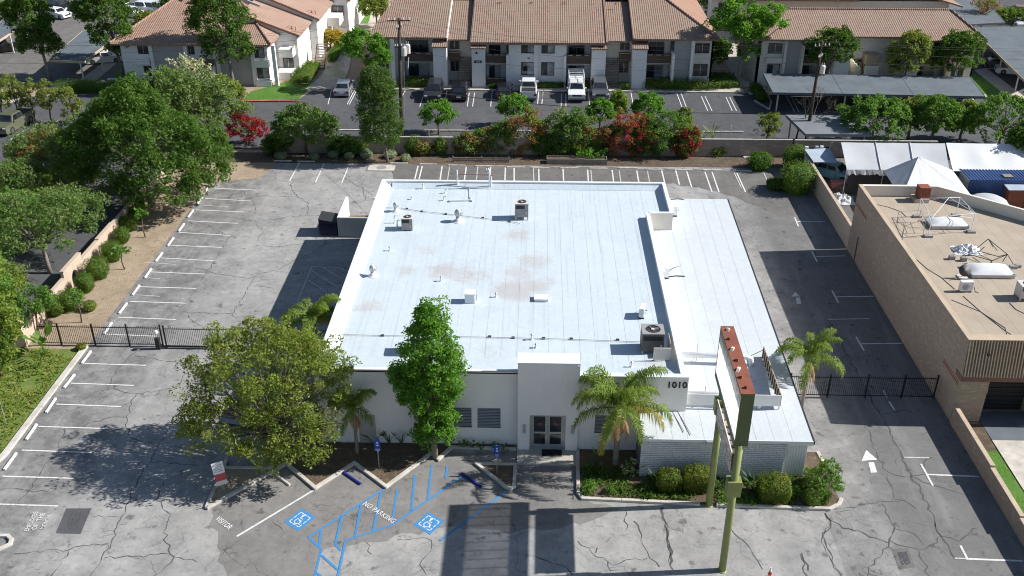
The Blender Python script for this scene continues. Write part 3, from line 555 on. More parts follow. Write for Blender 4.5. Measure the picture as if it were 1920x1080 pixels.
# entrance portal
mb = MB(); wall_holes(mb, -.95, 2.58, 0, 6.2, 46.85, 47.30, [(-.25, 1.86, 0, 2.62)]); mb.box(-.95, 47.3, 4.8, -.7, 47.9, 6.15).box(2.33, 47.3, 4.8, 2.58, 47.9, 6.15); mb.build("entrance_portal", m_stucco, B)
MB().slab([(-.95, 46.82, 6.2), (2.58, 46.82, 6.2), (2.58, 47.9, 6.2), (-.95, 47.9, 6.2)][::1], -.05).build("portal_cap", m_roofe, B)
for sx in (-.90, 2.5): MB().box(sx-.05, 46.79, 5.98, sx+.05, 46.85, 6.10).build("flood_light", m_white, B)
MB().box(-.62, 46.78, 1.35, -.48, 46.85, 1.95).build("wall_light", m_galv, B); MB().box(2.18, 46.78, 1.35, 2.32, 46.85, 1.95).build("wall_light", m_galv, B)
t = NT("ghost of removed lettering"); t.base(t.mix(t.ramp(t.noise(9, 5, .8), .60, .66), (.78, .77, .755), (.33, .34, .37))); t.rough(.9)
mb = MB()
for (a, c) in ((.25, 5.55), (.75, 5.62), (1.25, 5.6), (.1, 4.5), (.55, 4.52), (1.0, 4.48), (1.4, 4.1)): MB().box(a, 46.842, c, a+.28, 46.849, c+.07).build("glue_mark", t.mat, B)
fr = MB().box(-.25, 47.05, 0.1, -.13, 47.2, 2.62).box(1.74, 47.05, .1, 1.86, 47.2, 2.62).box(-.13, 47.05, 2.5, 1.74, 47.2, 2.62).build("door_frame", m_alu, B)
for s, (a, b) in enumerate(((-.13, .8), (.81, 1.74))):
    d = MB().box(a, 47.10, .1, a+.13, 47.16, 2.5).box(b-.13, 47.10, .1, b, 47.16, 2.5).box(a+.13, 47.10, .1, b-.13, 47.16, .34).box(a+.13, 47.10, 1.12, b-.13, 47.16, 1.24).box(a+.13, 47.10, 2.36, b-.13, 47.16, 2.5).build("door", m_alu, B)
    MB().box(a+.13, 47.12, .34, b-.13, 47.14, 1.12).build("pane", m_glass, d); MB().box(a+.13, 47.12, 1.24, b-.13, 47.14, 2.36).build("pane", m_glass, d)
    hx = b-.06 if s == 0 else a+.06; MB().tube([(hx, 47.05, 1.0), (hx, 47.05, 1.4)], .02, 6).build("handle", m_alu, d)
    MB().box(a+.38, 47.108, 1.75, a+.58, 47.119, 1.87).build("door_sign", m_red, d)
MB().box(-.2, 47.0, .11, 1.8, 47.05, .14).build("threshold", m_alu, B)
# windows with closed blinds, every slat its own
slat = {}
for (a, b, c, d) in win:
    yy = 47.1 if a > 0 else YF + .10
    w = MB().box(a, yy-.04, c, a+.05, yy+.06, d).box(b-.05, yy-.04, c, b, yy+.06, d).box(a+.05, yy-.04, c, b-.05, yy+.06, c+.05).box(a+.05, yy-.04, d-.05, b-.05, yy+.06, d).build("window", m_alu, B)
    MB().box(a+.05, yy+.05, c+.05, b-.05, yy+.058, d-.05).build("pane", m_glass, w)
    n = 12; me = MB().obox((0, 0, 0), b-a-.12, .02, (d-c-.1)/n*.92, 0, R(24)).mesh("slat", m_blind)
    for k in range(n): link("slat", me, None, w, Vector(((a+b)/2, yy+.0, c+.05+(d-c-.1)*(k+.5)/n)) - wloc(w))
    MB().box(a-.05, yy-.13, c-.07, b+.05, yy-.04, c).build("sill", m_stucco, w)
MB().box(-10.4, YF-.03, .1, -9.4, YF+.0, 2.1).build("service_door", m_stucco_g, B)
nm = text_mesh("1010", .56, .02, .012, 1.06); link("house_number", nm, m_black, B, Vector((8.12, 46.975, 4.78)) - wloc(B), (R(90), 0, 0))
MB().box(-10.9, YF-.04, 2.9, -10.3, YF, 3.2).box(-10.85, YF-.05, 2.95, -10.35, YF-.04, 3.0).build("notice_plate", m_black, B)
# ---- annex with the painted brick front
za = lambda y: 2.85 + (y - 44.4)*.042
X0, X1, YA, YAB = 6.05, 15.55, 44.6, 74.8
mb = MB(); mb.box(X0, YA+.12, 0, 14.15, YA+.34, 2.72).box(X0, YA+.34, 0, X0+.2, 46.98, 2.72); mb.build("annex_wall", m_mort, B)
mb.v.clear(); mb = MB(); rb = random.Random(3); h = .132; nb = 0
for r in range(int(2.74/h)):
    off = (r % 2)*.2; x = X0 - off
    while x < 14.15:
        a, b = max(x, X0), min(x+.385, 14.15)
        if b - a > .03: d = rb.uniform(0, .012); mb.box(a, YA+.035-d, r*h+.014, b, YA+.12, (r+1)*h-.014)
        x += .40
tag(mb.build("brick_facing", m_wbrick, B), kind="stuff")
wv = MB().box(14.15, YA+.25, 0, 15.4, YA+.30, 2.72).box(15.35, YA+.30, 0, 15.4, YAB, 2.72).build("annex_wall", m_stucco, B)
for k in range(8): MB().box(14.17+k*.153, YA+.215, .12, 14.17+k*.153+.135, YA+.25, 2.70).build("siding_board", m_stucco, B)
MB().box(X0-.12, YA-.14, 2.70, X1+.06, YA-.09, za(44.5)+.01).build("fascia", m_roofe, B); MB().box(14.15, YA-.09, 2.55, X1+.02, YA+.2, 2.70).build("soffit", m_stucco, B)
MB().add([(X1, YA-.14, za(44.5)-.18), (X1+.07, YA-.14, za(44.5)-.18), (X1+.07, YAB, za(YAB)-.18), (X1, YAB, za(YAB)-.18), (X1, YA-.14, za(44.5)+.02), (X1+.07, YA-.14, za(44.5)+.02), (X1+.07, YAB, za(YAB)+.02), (X1, YAB, za(YAB)+.02)], [(0,3,2,1),(4,5,6,7),(0,1,5,4),(1,2,6,5),(2,3,7,6),(3,0,4,7)]).build("metal_edging", m_dark, B)
MB().slab([(X0, YA-.09, za(44.5)-.02), (X1, YA-.09, za(44.5)-.02), (X1, 47.0, za(47)-.02), (X0, 47.0, za(47)-.02)], .14).slab([(XR, 47.0, za(47)-.02), (X1, 47.0, za(47)-.02), (X1, YAB, za(YAB)-.02), (XR, YAB, za(YAB)-.02)], .14).build("annex_deck", m_roof2, B)
ax = [X0+.01, 6.9, 7.75, XR, 9.52, XJ+.03, 11.4, 12.4, 13.4, 14.4, X1-.002]
for x, x1 in zip(ax[:-1], ax[1:]):
    ye = 46.98 if x < XR-.01 else (YJ-.03 if x < XJ else YAB-.02)
    MB().slab([(x, YA-.08, za(44.5)+.004), (min(x1+.03, X1), YA-.08, za(44.5)-.004), (min(x1+.03, X1) if x1 < XJ-1 or x1 > XJ else x1, ye, za(ye)-.004), (x, ye, za(ye)+.004)], .012).build("roofing_strip", m_roof2, B)
MB().box(X0-.03, YA-.12, 2.86, X0+.02, 46.98, 3.0).build("metal_edging", m_dark, B); MB().box(9.6, YA-.32, 2.62, 10.2, YA-.1, 2.86).build("flood_light", m_galv, B)
# equipment screen and ducts on the annex
S = thing("equipment_screen", "low white sheet screen on the annex roof with dark ribbed inner side", "roof screen", (12, 49, za(49)))
MB().box(8.8, 47.28, 3.22, 14.2, 47.32, 3.98).build("front_panel", m_stucco, S); MB().box(14.2, 47.28, 3.22, 14.24, 52.6, 3.98).build("side_panel", m_trimt, S)
for k in range(11): MB().box(14.13, 47.5+k*.48, 3.25, 14.2, 47.56+k*.48, 3.97).build("stud", m_trim, S)
for y in (47.6, 49.9, 52.3): MB().tube([(14.18, y, 3.9), (13.1, y+.05, za(y)+.02)], .025, 6).build("brace", m_galv, S)
for x in (9.2, 11.0, 12.8, 14.15): MB().box(x, 47.32, za(47.3)-.02, x+.05, 47.37, 3.25).build("leg", m_galv, S)
for i, (a, b, e) in enumerate(((P(1285,664,3.75), P(1408,668,3.75), "far"), (P(1300,737,3.75), P(1422,742,3.75), "near"))):
    pts = [(XR+.02, a[1], 3.72), (b[0]-.3, b[1], 3.72), (b[0], b[1]-.05, 3.62), (b[0]+.08, b[1]-.1, za(b[1])+.0)]
    d = thing("roof_duct", f"white round duct crossing the annex roof, the {e} one of two", "duct", (12, b[1], za(b[1])), group="round ducts on the annex")
    MB().tube(pts, .17, 12).build("duct_pipe", m_pipe, d, smooth=True)
    for q in (.3, .7): x = XR + (b[0]-XR)*q; MB().tube([(x, b[1]+.2, za(b[1])-.01), (x, b[1]+.2, 4.5 if i == 0 else 4.2)], .022, 6).tube([(x-.3, b[1]+.2, za(b[1])+.02), (x, b[1]+.2, 3.6)], .018, 6).build("strut", m_galv, d)
# ---- rooftop machines
def condenser(name, label, x, y, z, w, d, h, mat, top, grille='front', legs=.1, group="air conditioning units on the white roof"):
    t = thing(name, label, "air conditioner", (x, y, z), 0, group)
    for a in (-1, 1):
        for b in (-1, 1): MB().box(a*(w/2-.06)-.05, b*(d/2-.06)-.05, 0, a*(w/2-.06)+.05, b*(d/2-.06)+.05, legs).build("foot", m_galv, t, True)
    MB().box(-w/2, -d/2, legs, w/2, d/2, legs+h-.05).build("casing", mat, t, True, bevel=.015)
    r = min(w, d)*.40; lid = MB(); n = 24
    ring = [(r*math.cos(k*2*math.pi/n), r*math.sin(k*2*math.pi/n)) for k in range(n)]
    sqp = [(max(-w/2-.02, min(w/2+.02, p[0]*9)), max(-d/2-.02, min(d/2+.02, p[1]*9))) for p in ring]
    zt = legs+h
    lid.add([(*p, zt) for p in ring] + [(*p, zt) for p in sqp] + [(*p, zt-.05) for p in sqp] + [(*p, zt-.20) for p in ring], [(k, n+k, n+(k+1)%n, (k+1)%n) for k in range(n)] + [(n+k, 2*n+k, 2*n+(k+1)%n, n+(k+1)%n) for k in range(n)] + [(k, (k+1)%n, 3*n+(k+1)%n, 3*n+k) for k in range(n)])
    l = lid.build("top_panel", top, t, True)
    MB().lathe((0, 0, legs+h-.045), [(r*.99, 0), (r*.99, .004)], 24).build("fan_well", m_dark, l, True); MB().lathe((0, 0, zt-.035), [(r*.22, 0), (r*.22, .05)], 12).build("fan_hub", m_hvacl, l, True)
    for k in range(4): MB().obox((r*.5*math.cos(k*R(90)+.4), r*.5*math.sin(k*R(90)+.4), zt-.03), r*.72, r*.36, .012, k*R(90)+.4, R(18)).build("fan_blade", m_hvacd, l, True)
    gw = w*.72 if grille == 'front' else w*.94; gz = legs+h*.62
    for k in range(7): MB().box(-w/2+.06, -d/2-.018, gz+k*.042, -w/2+.06+gw-.06, -d/2-.002, gz+k*.042+.028).build("louvre", m_dark, t, True)
    MB().box(w/2-.2, -d/2-.012, legs+h*.25, w/2-.1, -d/2-.001, legs+h*.40).build("service_label", m_hvacl, t, True)
    return t
a = P(763.5, 433, ZR); condenser("condenser_unit", "grey condenser with pale top near the left rear corner of the white roof", a[0], a[1]+.4, ZR, .82, .8, .95, m_hvac, m_hvacl, legs=.06)
a = P(978, 413, ZR); condenser("condenser_unit", "grey condenser on a stand at the rear middle of the white roof", a[0], a[1]+.45, ZR, 1.02, .9, 1.12, m_hvac, m_hvacl, legs=.25)
a = P(1223, 664, ZR); condenser("packaged_unit", "large dark grey rooftop unit above the house number", a[0], a[1]+.6, ZR, 1.3, 1.15, 1.25, m_hvacd, m_hvac, 'wide', legs=.15)
a = P(790, 668, ZR); condenser("condenser_unit", "grey condenser on the white roof half hidden behind the bright green tree", a[0], a[1]+.5, ZR, 1.2, .95, 1.1, m_hvac, m_hvacl, legs=.2)
a = P(1240, 676, ZR); s = thing("unit_screen", "pale sheet panels leaning by the large dark rooftop unit", "panel", (a[0], a[1], ZR))
MB().box(-.5, -.03, .06, .52, .02, .88).build("front_sheet", m_stucco_c, s, True); MB().box(.5, .3, .05, .54, 1.5, 1.0).build("side_sheet", m_trimt, s, True); MB().box(-.45, -.01, 0, -.40, .06, .1).box(.42, -.01, 0, .47, .06, .1).build("foot", m_galv, s, True)
def split_unit(label, x, y, z, rz, h=.62, stand=.12):
    t = thing("split_unit", label, "air conditioner", (x, y, z), rz, "small white split units on roofs")
    MB().box(-.42, -.16, stand, .42, .16, stand+h).build("casing", m_pipe, t, True, bevel=.02)
    for q in (-.32, .32): MB().box(q-.04, -.18, 0, q+.04, .18, stand).build("foot", m_dark, t, True)
    g = MB().lathe((0, 0, 0), [(.24, 0), (.24, .012)], 20); g.v = [(p[0]-.08, -.172+p[2]*.9, p[1]+stand+h/2) for p in g.v]; gr = g.build("fan_grille", m_hvac, t, True)
    for k in range(6): MB().obox((-.08, -.178, stand+h/2-.2+k*.08), .44, .008, .012).build("grille_bar", m_pipe, gr, True)
    MB().tube([(.42, .05, stand+.2), (.55, .0, stand+.25), (.62, -.1, .06), (.8, -.25, .03)], .025, 6).build("hose", m_dark, t, True); return t
a = P(1204, 597, ZR); split_unit("white split unit standing alone near the dark parapet of the main roof", a[0], a[1]+.3, ZR, R(78))
split_unit("white split unit on the annex roof by the parapet jog", 10.95, 71.9, za(72), R(82), .75); split_unit("white split unit on the annex roof half way along the parapet", 9.25, 62.3, za(62.3), R(82), .75)
def turbine(px, py, r, label, sphere=True):
    a = P(px, py, ZR); t = thing("turbine_vent", label, "roof vent", (a[0], a[1], ZR), 0, "turbine vents on the white roof")
    MB().lathe((0, 0, 0), [(r*1.5, 0), (r*1.4, .03), (r*.75, .08), (r*.62, r*1.2)], 16).build("base", m_pipe, t, True, smooth=True)
    for k in range(14):
        th = k*2*math.pi/14; mb = MB(); pr = [(r*math.sin(math.pi*(.12+.76*j/6)), r*1.2 + r*(1-math.cos(math.pi*(.12+.76*j/6)))) for j in range(7)]
        A = []
        for q, (rr, zz) in enumerate(pr): A += [(rr*math.cos(th), rr*math.sin(th), zz), (rr*.97*math.cos(th+.46), rr*.97*math.sin(th+.46), zz)]
        mb.add(A, [(2*j, 2*j+1, 2*j+3, 2*j+2) for j in range(6)]).build("vane", m_galv, t, True, smooth=True)
    MB().lathe((0, 0, r*3.05), [(r*.5, 0), (r*.3, .03), (.02, .05)], 12).build("cap", m_pipe, t, True, smooth=True)
turbine(700, 517, .26, "turbine vent alone near the left edge of the white roof"); turbine(860, 415, .32, "turbine vent between the two rear condensers"); turbine(743, 396, .24, "turbine vent beside the condenser at the left rear corner")
a = P(881, 569, ZR); t = thing("box_vent", "square white box vent in the left half of the white roof", "roof vent", (a[0], a[1], ZR)); MB().box(-.33, 0, 0, .33, .62, .62).build("casing", m_pipe, t, True, bevel=.02); MB().box(-.37, -.04, .62, .37, .66, .70).build("cap", m_pipe, t, True, bevel=.015); MB().box(.36, .3, .05, .44, .38, .5).build("conduit", m_galv, t, True)
a = P(1015, 566, ZR); t = thing("roof_hatch", "low white hatch in the middle of the white roof", "roof hatch", (a[0], a[1], ZR)); MB().box(-.45, 0, 0, .45, .62, .16).build("curb", m_pipe, t, True, bevel=.015); MB().box(-.49, -.04, .16, .47, .66, .21).build("lid", m_pipe, t, True, bevel=.01)
def vent_pipe(px, py, h, label, bend=None, r=.05):
    a = P(px, py, ZR); t = thing("vent_pipe", label, "vent pipe", (a[0], a[1], ZR), 0, "vent pipes on the white roof")
    MB().lathe((0, 0, 0), [(r*2.6, 0), (r*1.4, .06)], 12).build("flashing", m_pipe, t, True)
    MB().tube([(0, 0, 0), (0, 0, h)] + ([(bend[0]*.2, bend[1]*.2, h+.08), (bend[0], bend[1], h+.08)] if bend else []), r, 8).build("pipe", m_pipe, t, True)
    if not bend: MB().lathe((0, 0, h-.02), [(r*1.7, 0), (r*1.7, .05), (r*.4, .12)], 10).build("cap", m_galv, t, True)
for k, (x, y, h, bd, lb) in enumerate([(731,349,.25,None,"stub vent in the left rear corner of the white roof"),(793,354,.4,None,"thin vent near the rear parapet left of the pipe loop"),(772,374,.2,None,"short vent between rear parapet and left condenser"),(835,362,.3,(.0,.0),"upper of two bent vents left of the pipe loop"),(832,376,.3,(.0,.0),"lower of two bent vents left of the pipe loop"),(731,470,.3,None,"thin vent between left condenser and lone turbine"),(827,527,.3,None,"thin vent above the bright green tree"),(930,557,.25,None,"low vent right of the square box vent"),(997,637,.35,None,"thin vent near the entrance portal end of the cable"),(1005,652,.22,None,"stub vent behind the entrance portal"),(1184,688,.3,None,"short vent in front of the large dark unit"),(740,418,.55,(.35,.0),"bent pipe left of the grey condenser"),(745,426,.5,(.3,.0),"lower bent pipe left of the grey condenser")]):
    vent_pipe(x, y, h, lb, (.22, -.05) if bd == (0., 0.) else bd)
t = thing("gas_line", "white pipe loop lying on the rear of the white roof", "pipe", (*P(880, 360, ZR)[:2], ZR)); q = [P(*c, ZR+.1) for c in ((842,376),(883,375),(880,347),(862,346))]; MB().tube(q, .055, 8).build("pipe", m_pipe, t)
for c in q: MB().box(c[0]-.08, c[1]-.12, ZR, c[0]+.08, c[1]+.12, ZR+.06).build("support_block", m_plank, t)
m = thing("service_mast", "pair of white electrical service masts at the rear parapet with a brown crossbar", "service mast", (*P(890, 350, ZR)[:2], ZR)); a, b = P(858, 351, ZR), P(918, 353, ZR)
MB().tube([a, (a[0], a[1], ZR+1.5)], .06, 8).build("mast", m_pipe, m); MB().tube([b, (b[0], b[1], ZR+1.6), (b[0]-.1, b[1], ZR+1.72), (b[0]-.25, b[1], ZR+1.68)], .07, 8).build("mast", m_pipe, m); MB().tube([(b[0]+.14, b[1], ZR), (b[0]+.14, b[1], ZR+1.1)], .05, 8).build("mast", m_pipe, m)
MB().tube([(a[0], a[1], ZR+1.15), (b[0]+.3, b[1], ZR+1.15)], .03, 6).build("crossbar", m_rust, m); MB().tube([P(845,352,ZR+.12), (b[0], b[1]-.08, ZR+.12)], .05, 6).build("conduit", m_pipe, m)
def cable(name, label, pts, zz, blocks):
    t = thing(name, label, "cable", (*P(*pts[0], zz)[:2], zz)); q = [P(*c, zz+.07) for c in pts]; MB().tube(q, .018, 5).build("cable_run", m_hvac, t)
    for c in blocks: p = P(*c, zz); MB().box(p[0]-.10, p[1]-.07, zz, p[0]+.10, p[1]+.07, zz+.085).build("support_block", m_dark, t)
cable("roof_cable", "grey cable crossing the front of the white roof on dark blocks", [(640,627),(717,629),(918,632),(1071,636),(1205,641)], ZR, [(717,630),(918,632),(962,634),(1019,635),(1071,636),(1158,638)])
cable("roof_cable", "grey cable from the left parapet to the rear middle condenser", [(712,389),(750,390),(790,396),(836,401),(905,409),(955,415),(975,419)], ZR, [(763,392),(791,397),(836,402),(905,409),(955,416)])
for k, (pts, lab) in enumerate((([(1253,508),(1276,499)], "short black hose behind the middle split unit of the annex"), ([(1252,519),(1284,518)], "short black hose in front of the middle split unit of the annex"), ([(1258,374),(1282,374)], "black hose at the rear edge of the annex roof"))):
    q = [P(*c, za(62 if k < 2 else 74)+.04) for c in pts]; tag(MB().tube([q[0], Vector(q[0]).lerp(Vector(q[1]), .5) + Vector((0, .1, 0)), q[1]], .045, 6).build("roof_hose", m_dark), lab, "hose")
mb = MB()
for pts in ([(1227,697),(1296,815)], [(1218,699),(1283,810)]): mb.tube([P(*pts[0], 3.02), P(*pts[1], 2.93)], .02, 5)
tag(mb.build("roof_wire", m_hvac), "thin wires lying on the low front roof in front of the number", "wire")
# ---- trash enclosure and dumpster
E_ = thing("trash_enclosure", "white stucco trash enclosure at the left rear corner of the building", "enclosure", (-15, 77.5, 0))
MB().box(-16.8, 75.4, 0, -12.75, 75.6, 1.75).build("front_wall", m_stucco_g, E_); MB().box(-16.8, 75.6, 0, -16.6, 79.8, 1.75).build("side_wall", m_stucco, E_); MB().box(-14.3, 79.6, 0, -12.75, 79.8, 1.75).build("rear_wall", m_stucco, E_); MB().box(-16.6, 75.6, 0, -12.75, 79.6, .03).build("floor_slab", m_dirt, E_); MB().box(-12.95, 75.6, 0, -12.75, 79.6, 1.75).build("side_wall", m_stucco, E_)
m_dump = M("dark blue dumpster paint", (.012, .016, .045), .5, .3, 2)
D_ = thing("dumpster", "dark blue dumpster outside the white trash enclosure", "dumpster", (-17.65, 76.3, 0))
MB().ext([(-.75, .15), (.75, .15), (.75, 1.25), (-.75, 1.5)], (0, 0, 0), (1, 0, 0), (0, 0, 1), (0, 1, 0), -.85, .85).build("bin", m_dump, D_, True); MB().ext([(.78, 1.27), (.78, 1.31), (-.78, 1.57), (-.78, 1.53)], (0, 0, 0), (1, 0, 0), (0, 0, 1), (0, 1, 0), -.88, .88).build("lid", m_dark, D_, True)
for a in (-.6, .6):
    for b in (-.65, .65): MB().lathe((a, b, 0), [(.06, 0), (.08, .05), (.06, .16)], 8).build("caster", m_dark, D_, True)
for b in (-.87, .87): MB().box(-.5, b-.05, .9, .5, b+.05, 1.0).build("lift_pocket", m_dump, D_, True)
# ------------------------------------------------------------------ pole sign
G = thing("pole_sign", "tall blank roadside sign with white face and rusty top on two green poles", "sign", (9.66, 40, 0))
for (x, y) in ((9.66, 37.45), (9.70, 42.35)):
    MB().tube([(x, y, -.02), (x, y, 8.05)], .185, 20).build("pole", m_green, G, smooth=True); MB().lathe((x, y, 0), [(.24, 0), (.24, .03), (.20, .06)], 20).build("pole_collar", m_green, G)
MB().box(9.30, 37.16, 5.05, 9.98, 37.72, 5.95).build("bracket_box", m_green, G, bevel=.01); MB().box(9.36, 42.08, 6.3, 9.98, 42.62, 7.2).build("bracket_box", m_green, G, bevel=.01)
cab = MB().box(9.40, 37.32, 8.0, 10.02, 37.36, 10.97).box(9.40, 43.20, 8.0, 10.02, 43.24, 10.97).box(9.40, 37.36, 8.0, 10.02, 43.20, 8.04).build("cabinet", m_greend, G)
MB().box(9.38, 37.30, 10.97, 10.04, 43.26, 11.0).build("cabinet_top", m_rust, G)
m_acr = NT("white acrylic sign face"); m_acr.t.nodes.remove(m_acr.b)
tl = m_acr.n("ShaderNodeBsdfTranslucent", i_0=(1, 1, 1)); df = m_acr.n("ShaderNodeBsdfDiffuse", i_0=(.9, .9, .9)); tp = m_acr.n("ShaderNodeBsdfTransparent")
m1 = m_acr.n("ShaderNodeMixShader", i_0=.25, i_1=tl.outputs[0], i_2=df.outputs[0]); m2 = m_acr.n("ShaderNodeMixShader", i_0=.46, i_1=m1.outputs[0], i_2=tp.outputs[0]); m_acr.t.links.new(m2.outputs[0], m_acr.out.inputs[0])
fc = MB().box(9.385, 37.38, 8.05, 9.395, 43.18, 10.95).build("sign_face", m_acr.mat, G); MB().box(9.380, 37.34, 7.98, 9.402, 43.24, 8.07).box(9.380, 37.34, 10.90, 9.402, 43.24, 10.97).box(9.380, 43.12, 8.07, 9.402, 43.24, 10.90).build("face_trim", m_greend, fc)
MB().box(9.5, 37.36, 8.04, 9.95, 43.2, 8.42).build("raceway", m_greend, G); MB().box(9.5, 37.36, 10.55, 9.95, 43.2, 10.97).build("raceway", m_greend, G)
for k in range(9): y = 37.75 + k*.63; MB().tube([(9.72, y, 8.42), (9.72, y, 10.55)], .03, 8).build("lamp_tube", m_pipe, G)
for k, (q, s) in enumerate(((.04, .16), (.2, .10), (.36, .2), (.54, .15), (.68, .24), (.8, .12), (.95, .1))):
    y = 43.1 - q*5.6; MB().ext([(-s, 0), (s*.8, 0), (s*.6, .07), (-s*.4, .13)], (9.62+rng.uniform(-.04,.1), y, 11.0), (.45, .9, 0), (0, 0, 1), (.9, -.45, 0), -.06, .07).build("broken_socket", m_stucco_c if k in (0, 2, 4) else m_rust, G)
# lower readerboard: open-topped tray with torn panels and a scatter of discs
tt = NT("torn sign vinyl"); tt.base(tt.mix(tt.ramp(tt.noise(2.6, 6, .75, dist=1.5), .47, .54), (.72, .70, .66), (.36, .24, .19))); tt.rough(.8)
low = MB().box(9.44, 37.8, 6.08, 9.96, 42.1, 6.13).build("readerboard", m_trimt, G); MB().box(9.44, 37.8, 6.13, 9.47, 42.1, 7.28).build("torn_panel", tt.mat, low); MB().box(9.93, 37.8, 6.13, 9.96, 42.1, 7.28).build("torn_panel", tt.mat, low); MB().box(9.42, 37.75, 7.22, 9.45, 42.12, 7.30).build("edge_strip", m_stucco, low)
for k, (y, w, mt) in enumerate(((41.6, .34, m_stucco_c), (41.0, .5, m_conc), (40.4, .42, m_trimt), (39.9, .3, m_stucco), (39.3, .35, m_stucco_c), (38.8, .3, m_plank), (38.3, .3, m_trimt))):
    MB().box(9.49, y-w/2, 6.9, 9.91, y+w/2, 7.0+.03*(k % 3)).build("inner_panel", mt, low)
# ------------------------------------------------------------------ iron fences and gates
def iron_fence(name, label, cat, x0, x1, y, h, posts, pitch=.13, top=True):
    t = thing(name, label, cat, ((x0+x1)/2, y, 0)); n = int((x1-x0)/pitch)
    for z in (.14, h-.16): MB().box(x0, y-.02, z, x1, y+.02, z+.045).build("rail", m_black, t)
    me = MB().box(-.010, -.010, .1, .010, .010, h).mesh("picket", m_black)
    for k in range(n): link("picket", me, None, t, (x0 + (k+.5)*(x1-x0)/n - (x0+x1)/2, 0, 0))
    for p in posts: MB().box(p-.045, y-.045, 0, p+.045, y+.045, h+.08).box(p-.06, y-.06, h+.08, p+.06, y+.06, h+.11).build("post", m_black, t)
    return t
iron_fence("iron_fence", "black iron picket fence between the stucco pillar and the left gate", "fence", -34.4, -25.8, 57.75, 1.62, [-33.0, -30.6, -28.2, -25.85])
g = iron_fence("sliding_gate", "black sliding iron gate across the left drive behind the olive tree", "gate", -25.6, -14.0, 57.6, 1.66, [-25.55, -21.8, -18.0, -14.05])
MB().box(-26.1, 57.45, .12, -14.0, 57.55, .22).build("guide_rail", m_black, g); MB().box(-26.2, 57.3, 0, -25.9, 57.5, .9).build("gate_motor", m_dark, g)
MB().lathe((-26.0, 57.4, 1.25), [(.12, 0), (.16, .1), (.1, .22)], 10).build("gate_lamp", m_pipe, g)
iron_fence("iron_fence", "black iron gate across the shaded right drive beside the palm", "gate", 16.2, 25.6, 52.9, 1.66, [16.3, 18.8, 21.2, 23.5, 25.55])
# ------------------------------------------------------------------ tan block building on the right
TX, TY, TYB, TH_, TR = 25.75, 50.4, 74.2, 5.75, 4.9
c1, c2 = P(1755, 348, TH_), P(1925, 394, TH_); TXR = 44.0
sl = (c2[1]-c1[1])/(c2[0]-c1[0]); yr = c1[1] + (TXR-c1[0])*sl
T = thing("block_building", "tan split-face block building with flat tan roof along the right edge", "building", (34, 60, 0))
MB().box(TX, TY+.9, 0, TX+.25, TYB, TH_).build("side_wall", m_tbrick, T)
for z, y0, y1 in ((2.6, 50.6, 53.2), (4.1, 71, 74)): MB().box(TX-.008, y0, z, TX-.001, y1, z+.12).box(TX-.008, y0+.1, z+.2, TX-.001, y1, z+.28).build("red_band", m_rust, T)
MB().box(TX+.25, TYB-.25, 0, c1[0], TYB, TH_-.02).prism([(c1[0], TYB-.25), (TXR, yr-.25), (TXR, yr), (c1[0], TYB)], 0, TH_-.02).build("rear_wall", m_stucco_c, T)
MB().box(TX-.02, TY+.9, TH_, TX+.28, TYB+.02, TH_+.05).build("coping", m_trimt, T); MB().box(TX+.28, TYB-.28, TH_-.02, c1[0], TYB+.02, TH_+.045).prism([(c1[0], TYB-.28), (TXR, yr-.28), (TXR, yr+.02), (c1[0], TYB+.02)], TH_-.02, TH_+.045).build("coping", m_stucco_c, T)
MB().prism([(TX+.25, TY+.5), (TXR, TY+.5), (TXR, yr-.25), (c1[0], TYB-.25), (TX+.25, TYB-.25)], TR-.2, TR-.012).build("roof_deck", m_tanroof, T)
x = TX + .25
while x < TXR - .1:
    x1 = min(x+.98, TXR); ye = lambda q: TYB-.26 if q <= c1[0] else c1[1] + (q-c1[0])*sl - .26
    MB().slab([(x, TY+.55, TR), (x1, TY+.55, TR-.004), (x1, ye(x1), TR-.004), (x, ye(x), TR)], .006).build("roofing_strip", m_tanroof, T); x = x1
m_trimd = M('dark mansard sheet', (.21, .165, .125), .8, .2, 2)
# front: ribbed mansard, red course, recessed dark gate
MB().box(TX, TY+.12, 0, 27.55, TY+.9, 3.0).build("front_wall", m_tbrick_f, T); MB().box(30.9, TY+.12, 0, 36, TY+.9, 3.0).build("front_wall", m_tbrick_f, T); MB().box(27.55, TY+1.5, 0, 30.9, TY+1.7, 3.0).box(30.7, TY+.9, 0, 30.9, TY+1.5, 3.0).build("recess_wall", m_tbrick_f, T)
MB().box(TX-.01, TY+.05, 3.0, 36, TY+.9, 3.4).build("red_course", M("red brown course", (.22, .12, .095), .9, .2, 3), T)
MB().slab([(TX+.0, TY-.05, 3.42), (36, TY-.05, 3.42), (36, TY+.35, TH_), (TX+.0, TY+.35, TH_)], .05).box(TX, TY+.36, TH_-.6, 36, TY+.6, TH_+.02).build("mansard", m_trimd, T)
MB().box(TX-.03, TY+.30, TH_+.02, 36, TY+.95, TH_+.07).build("coping", m_trimt, T)
MB().ext([(-.03, 3.42), (.9, 3.42), (.9, 5.74), (.34, 5.74)], (TX-.002, TY, 0), (0, 1, 0), (0, 0, 1), (1, 0, 0), 0, .25).build('mansard_end', m_tbrick, T)
rib = MB().add([(-.035, 0, 0), (.035, 0, 0), (.025, -.06, .02), (-.025, -.06, .02), (-.035, .40, 2.33), (.035, .40, 2.33), (.025, .34, 2.35), (-.025, .34, 2.35)], [(0,1,2,3),(7,6,5,4),(3,2,6,7),(1,5,6,2),(0,3,7,4)]).mesh("mansard_rib", m_trimt)
for k in range(56): link("mansard_rib", rib, None, T, Vector((TX+.1+k*.18, TY-.06, 3.42)) - wloc(T))
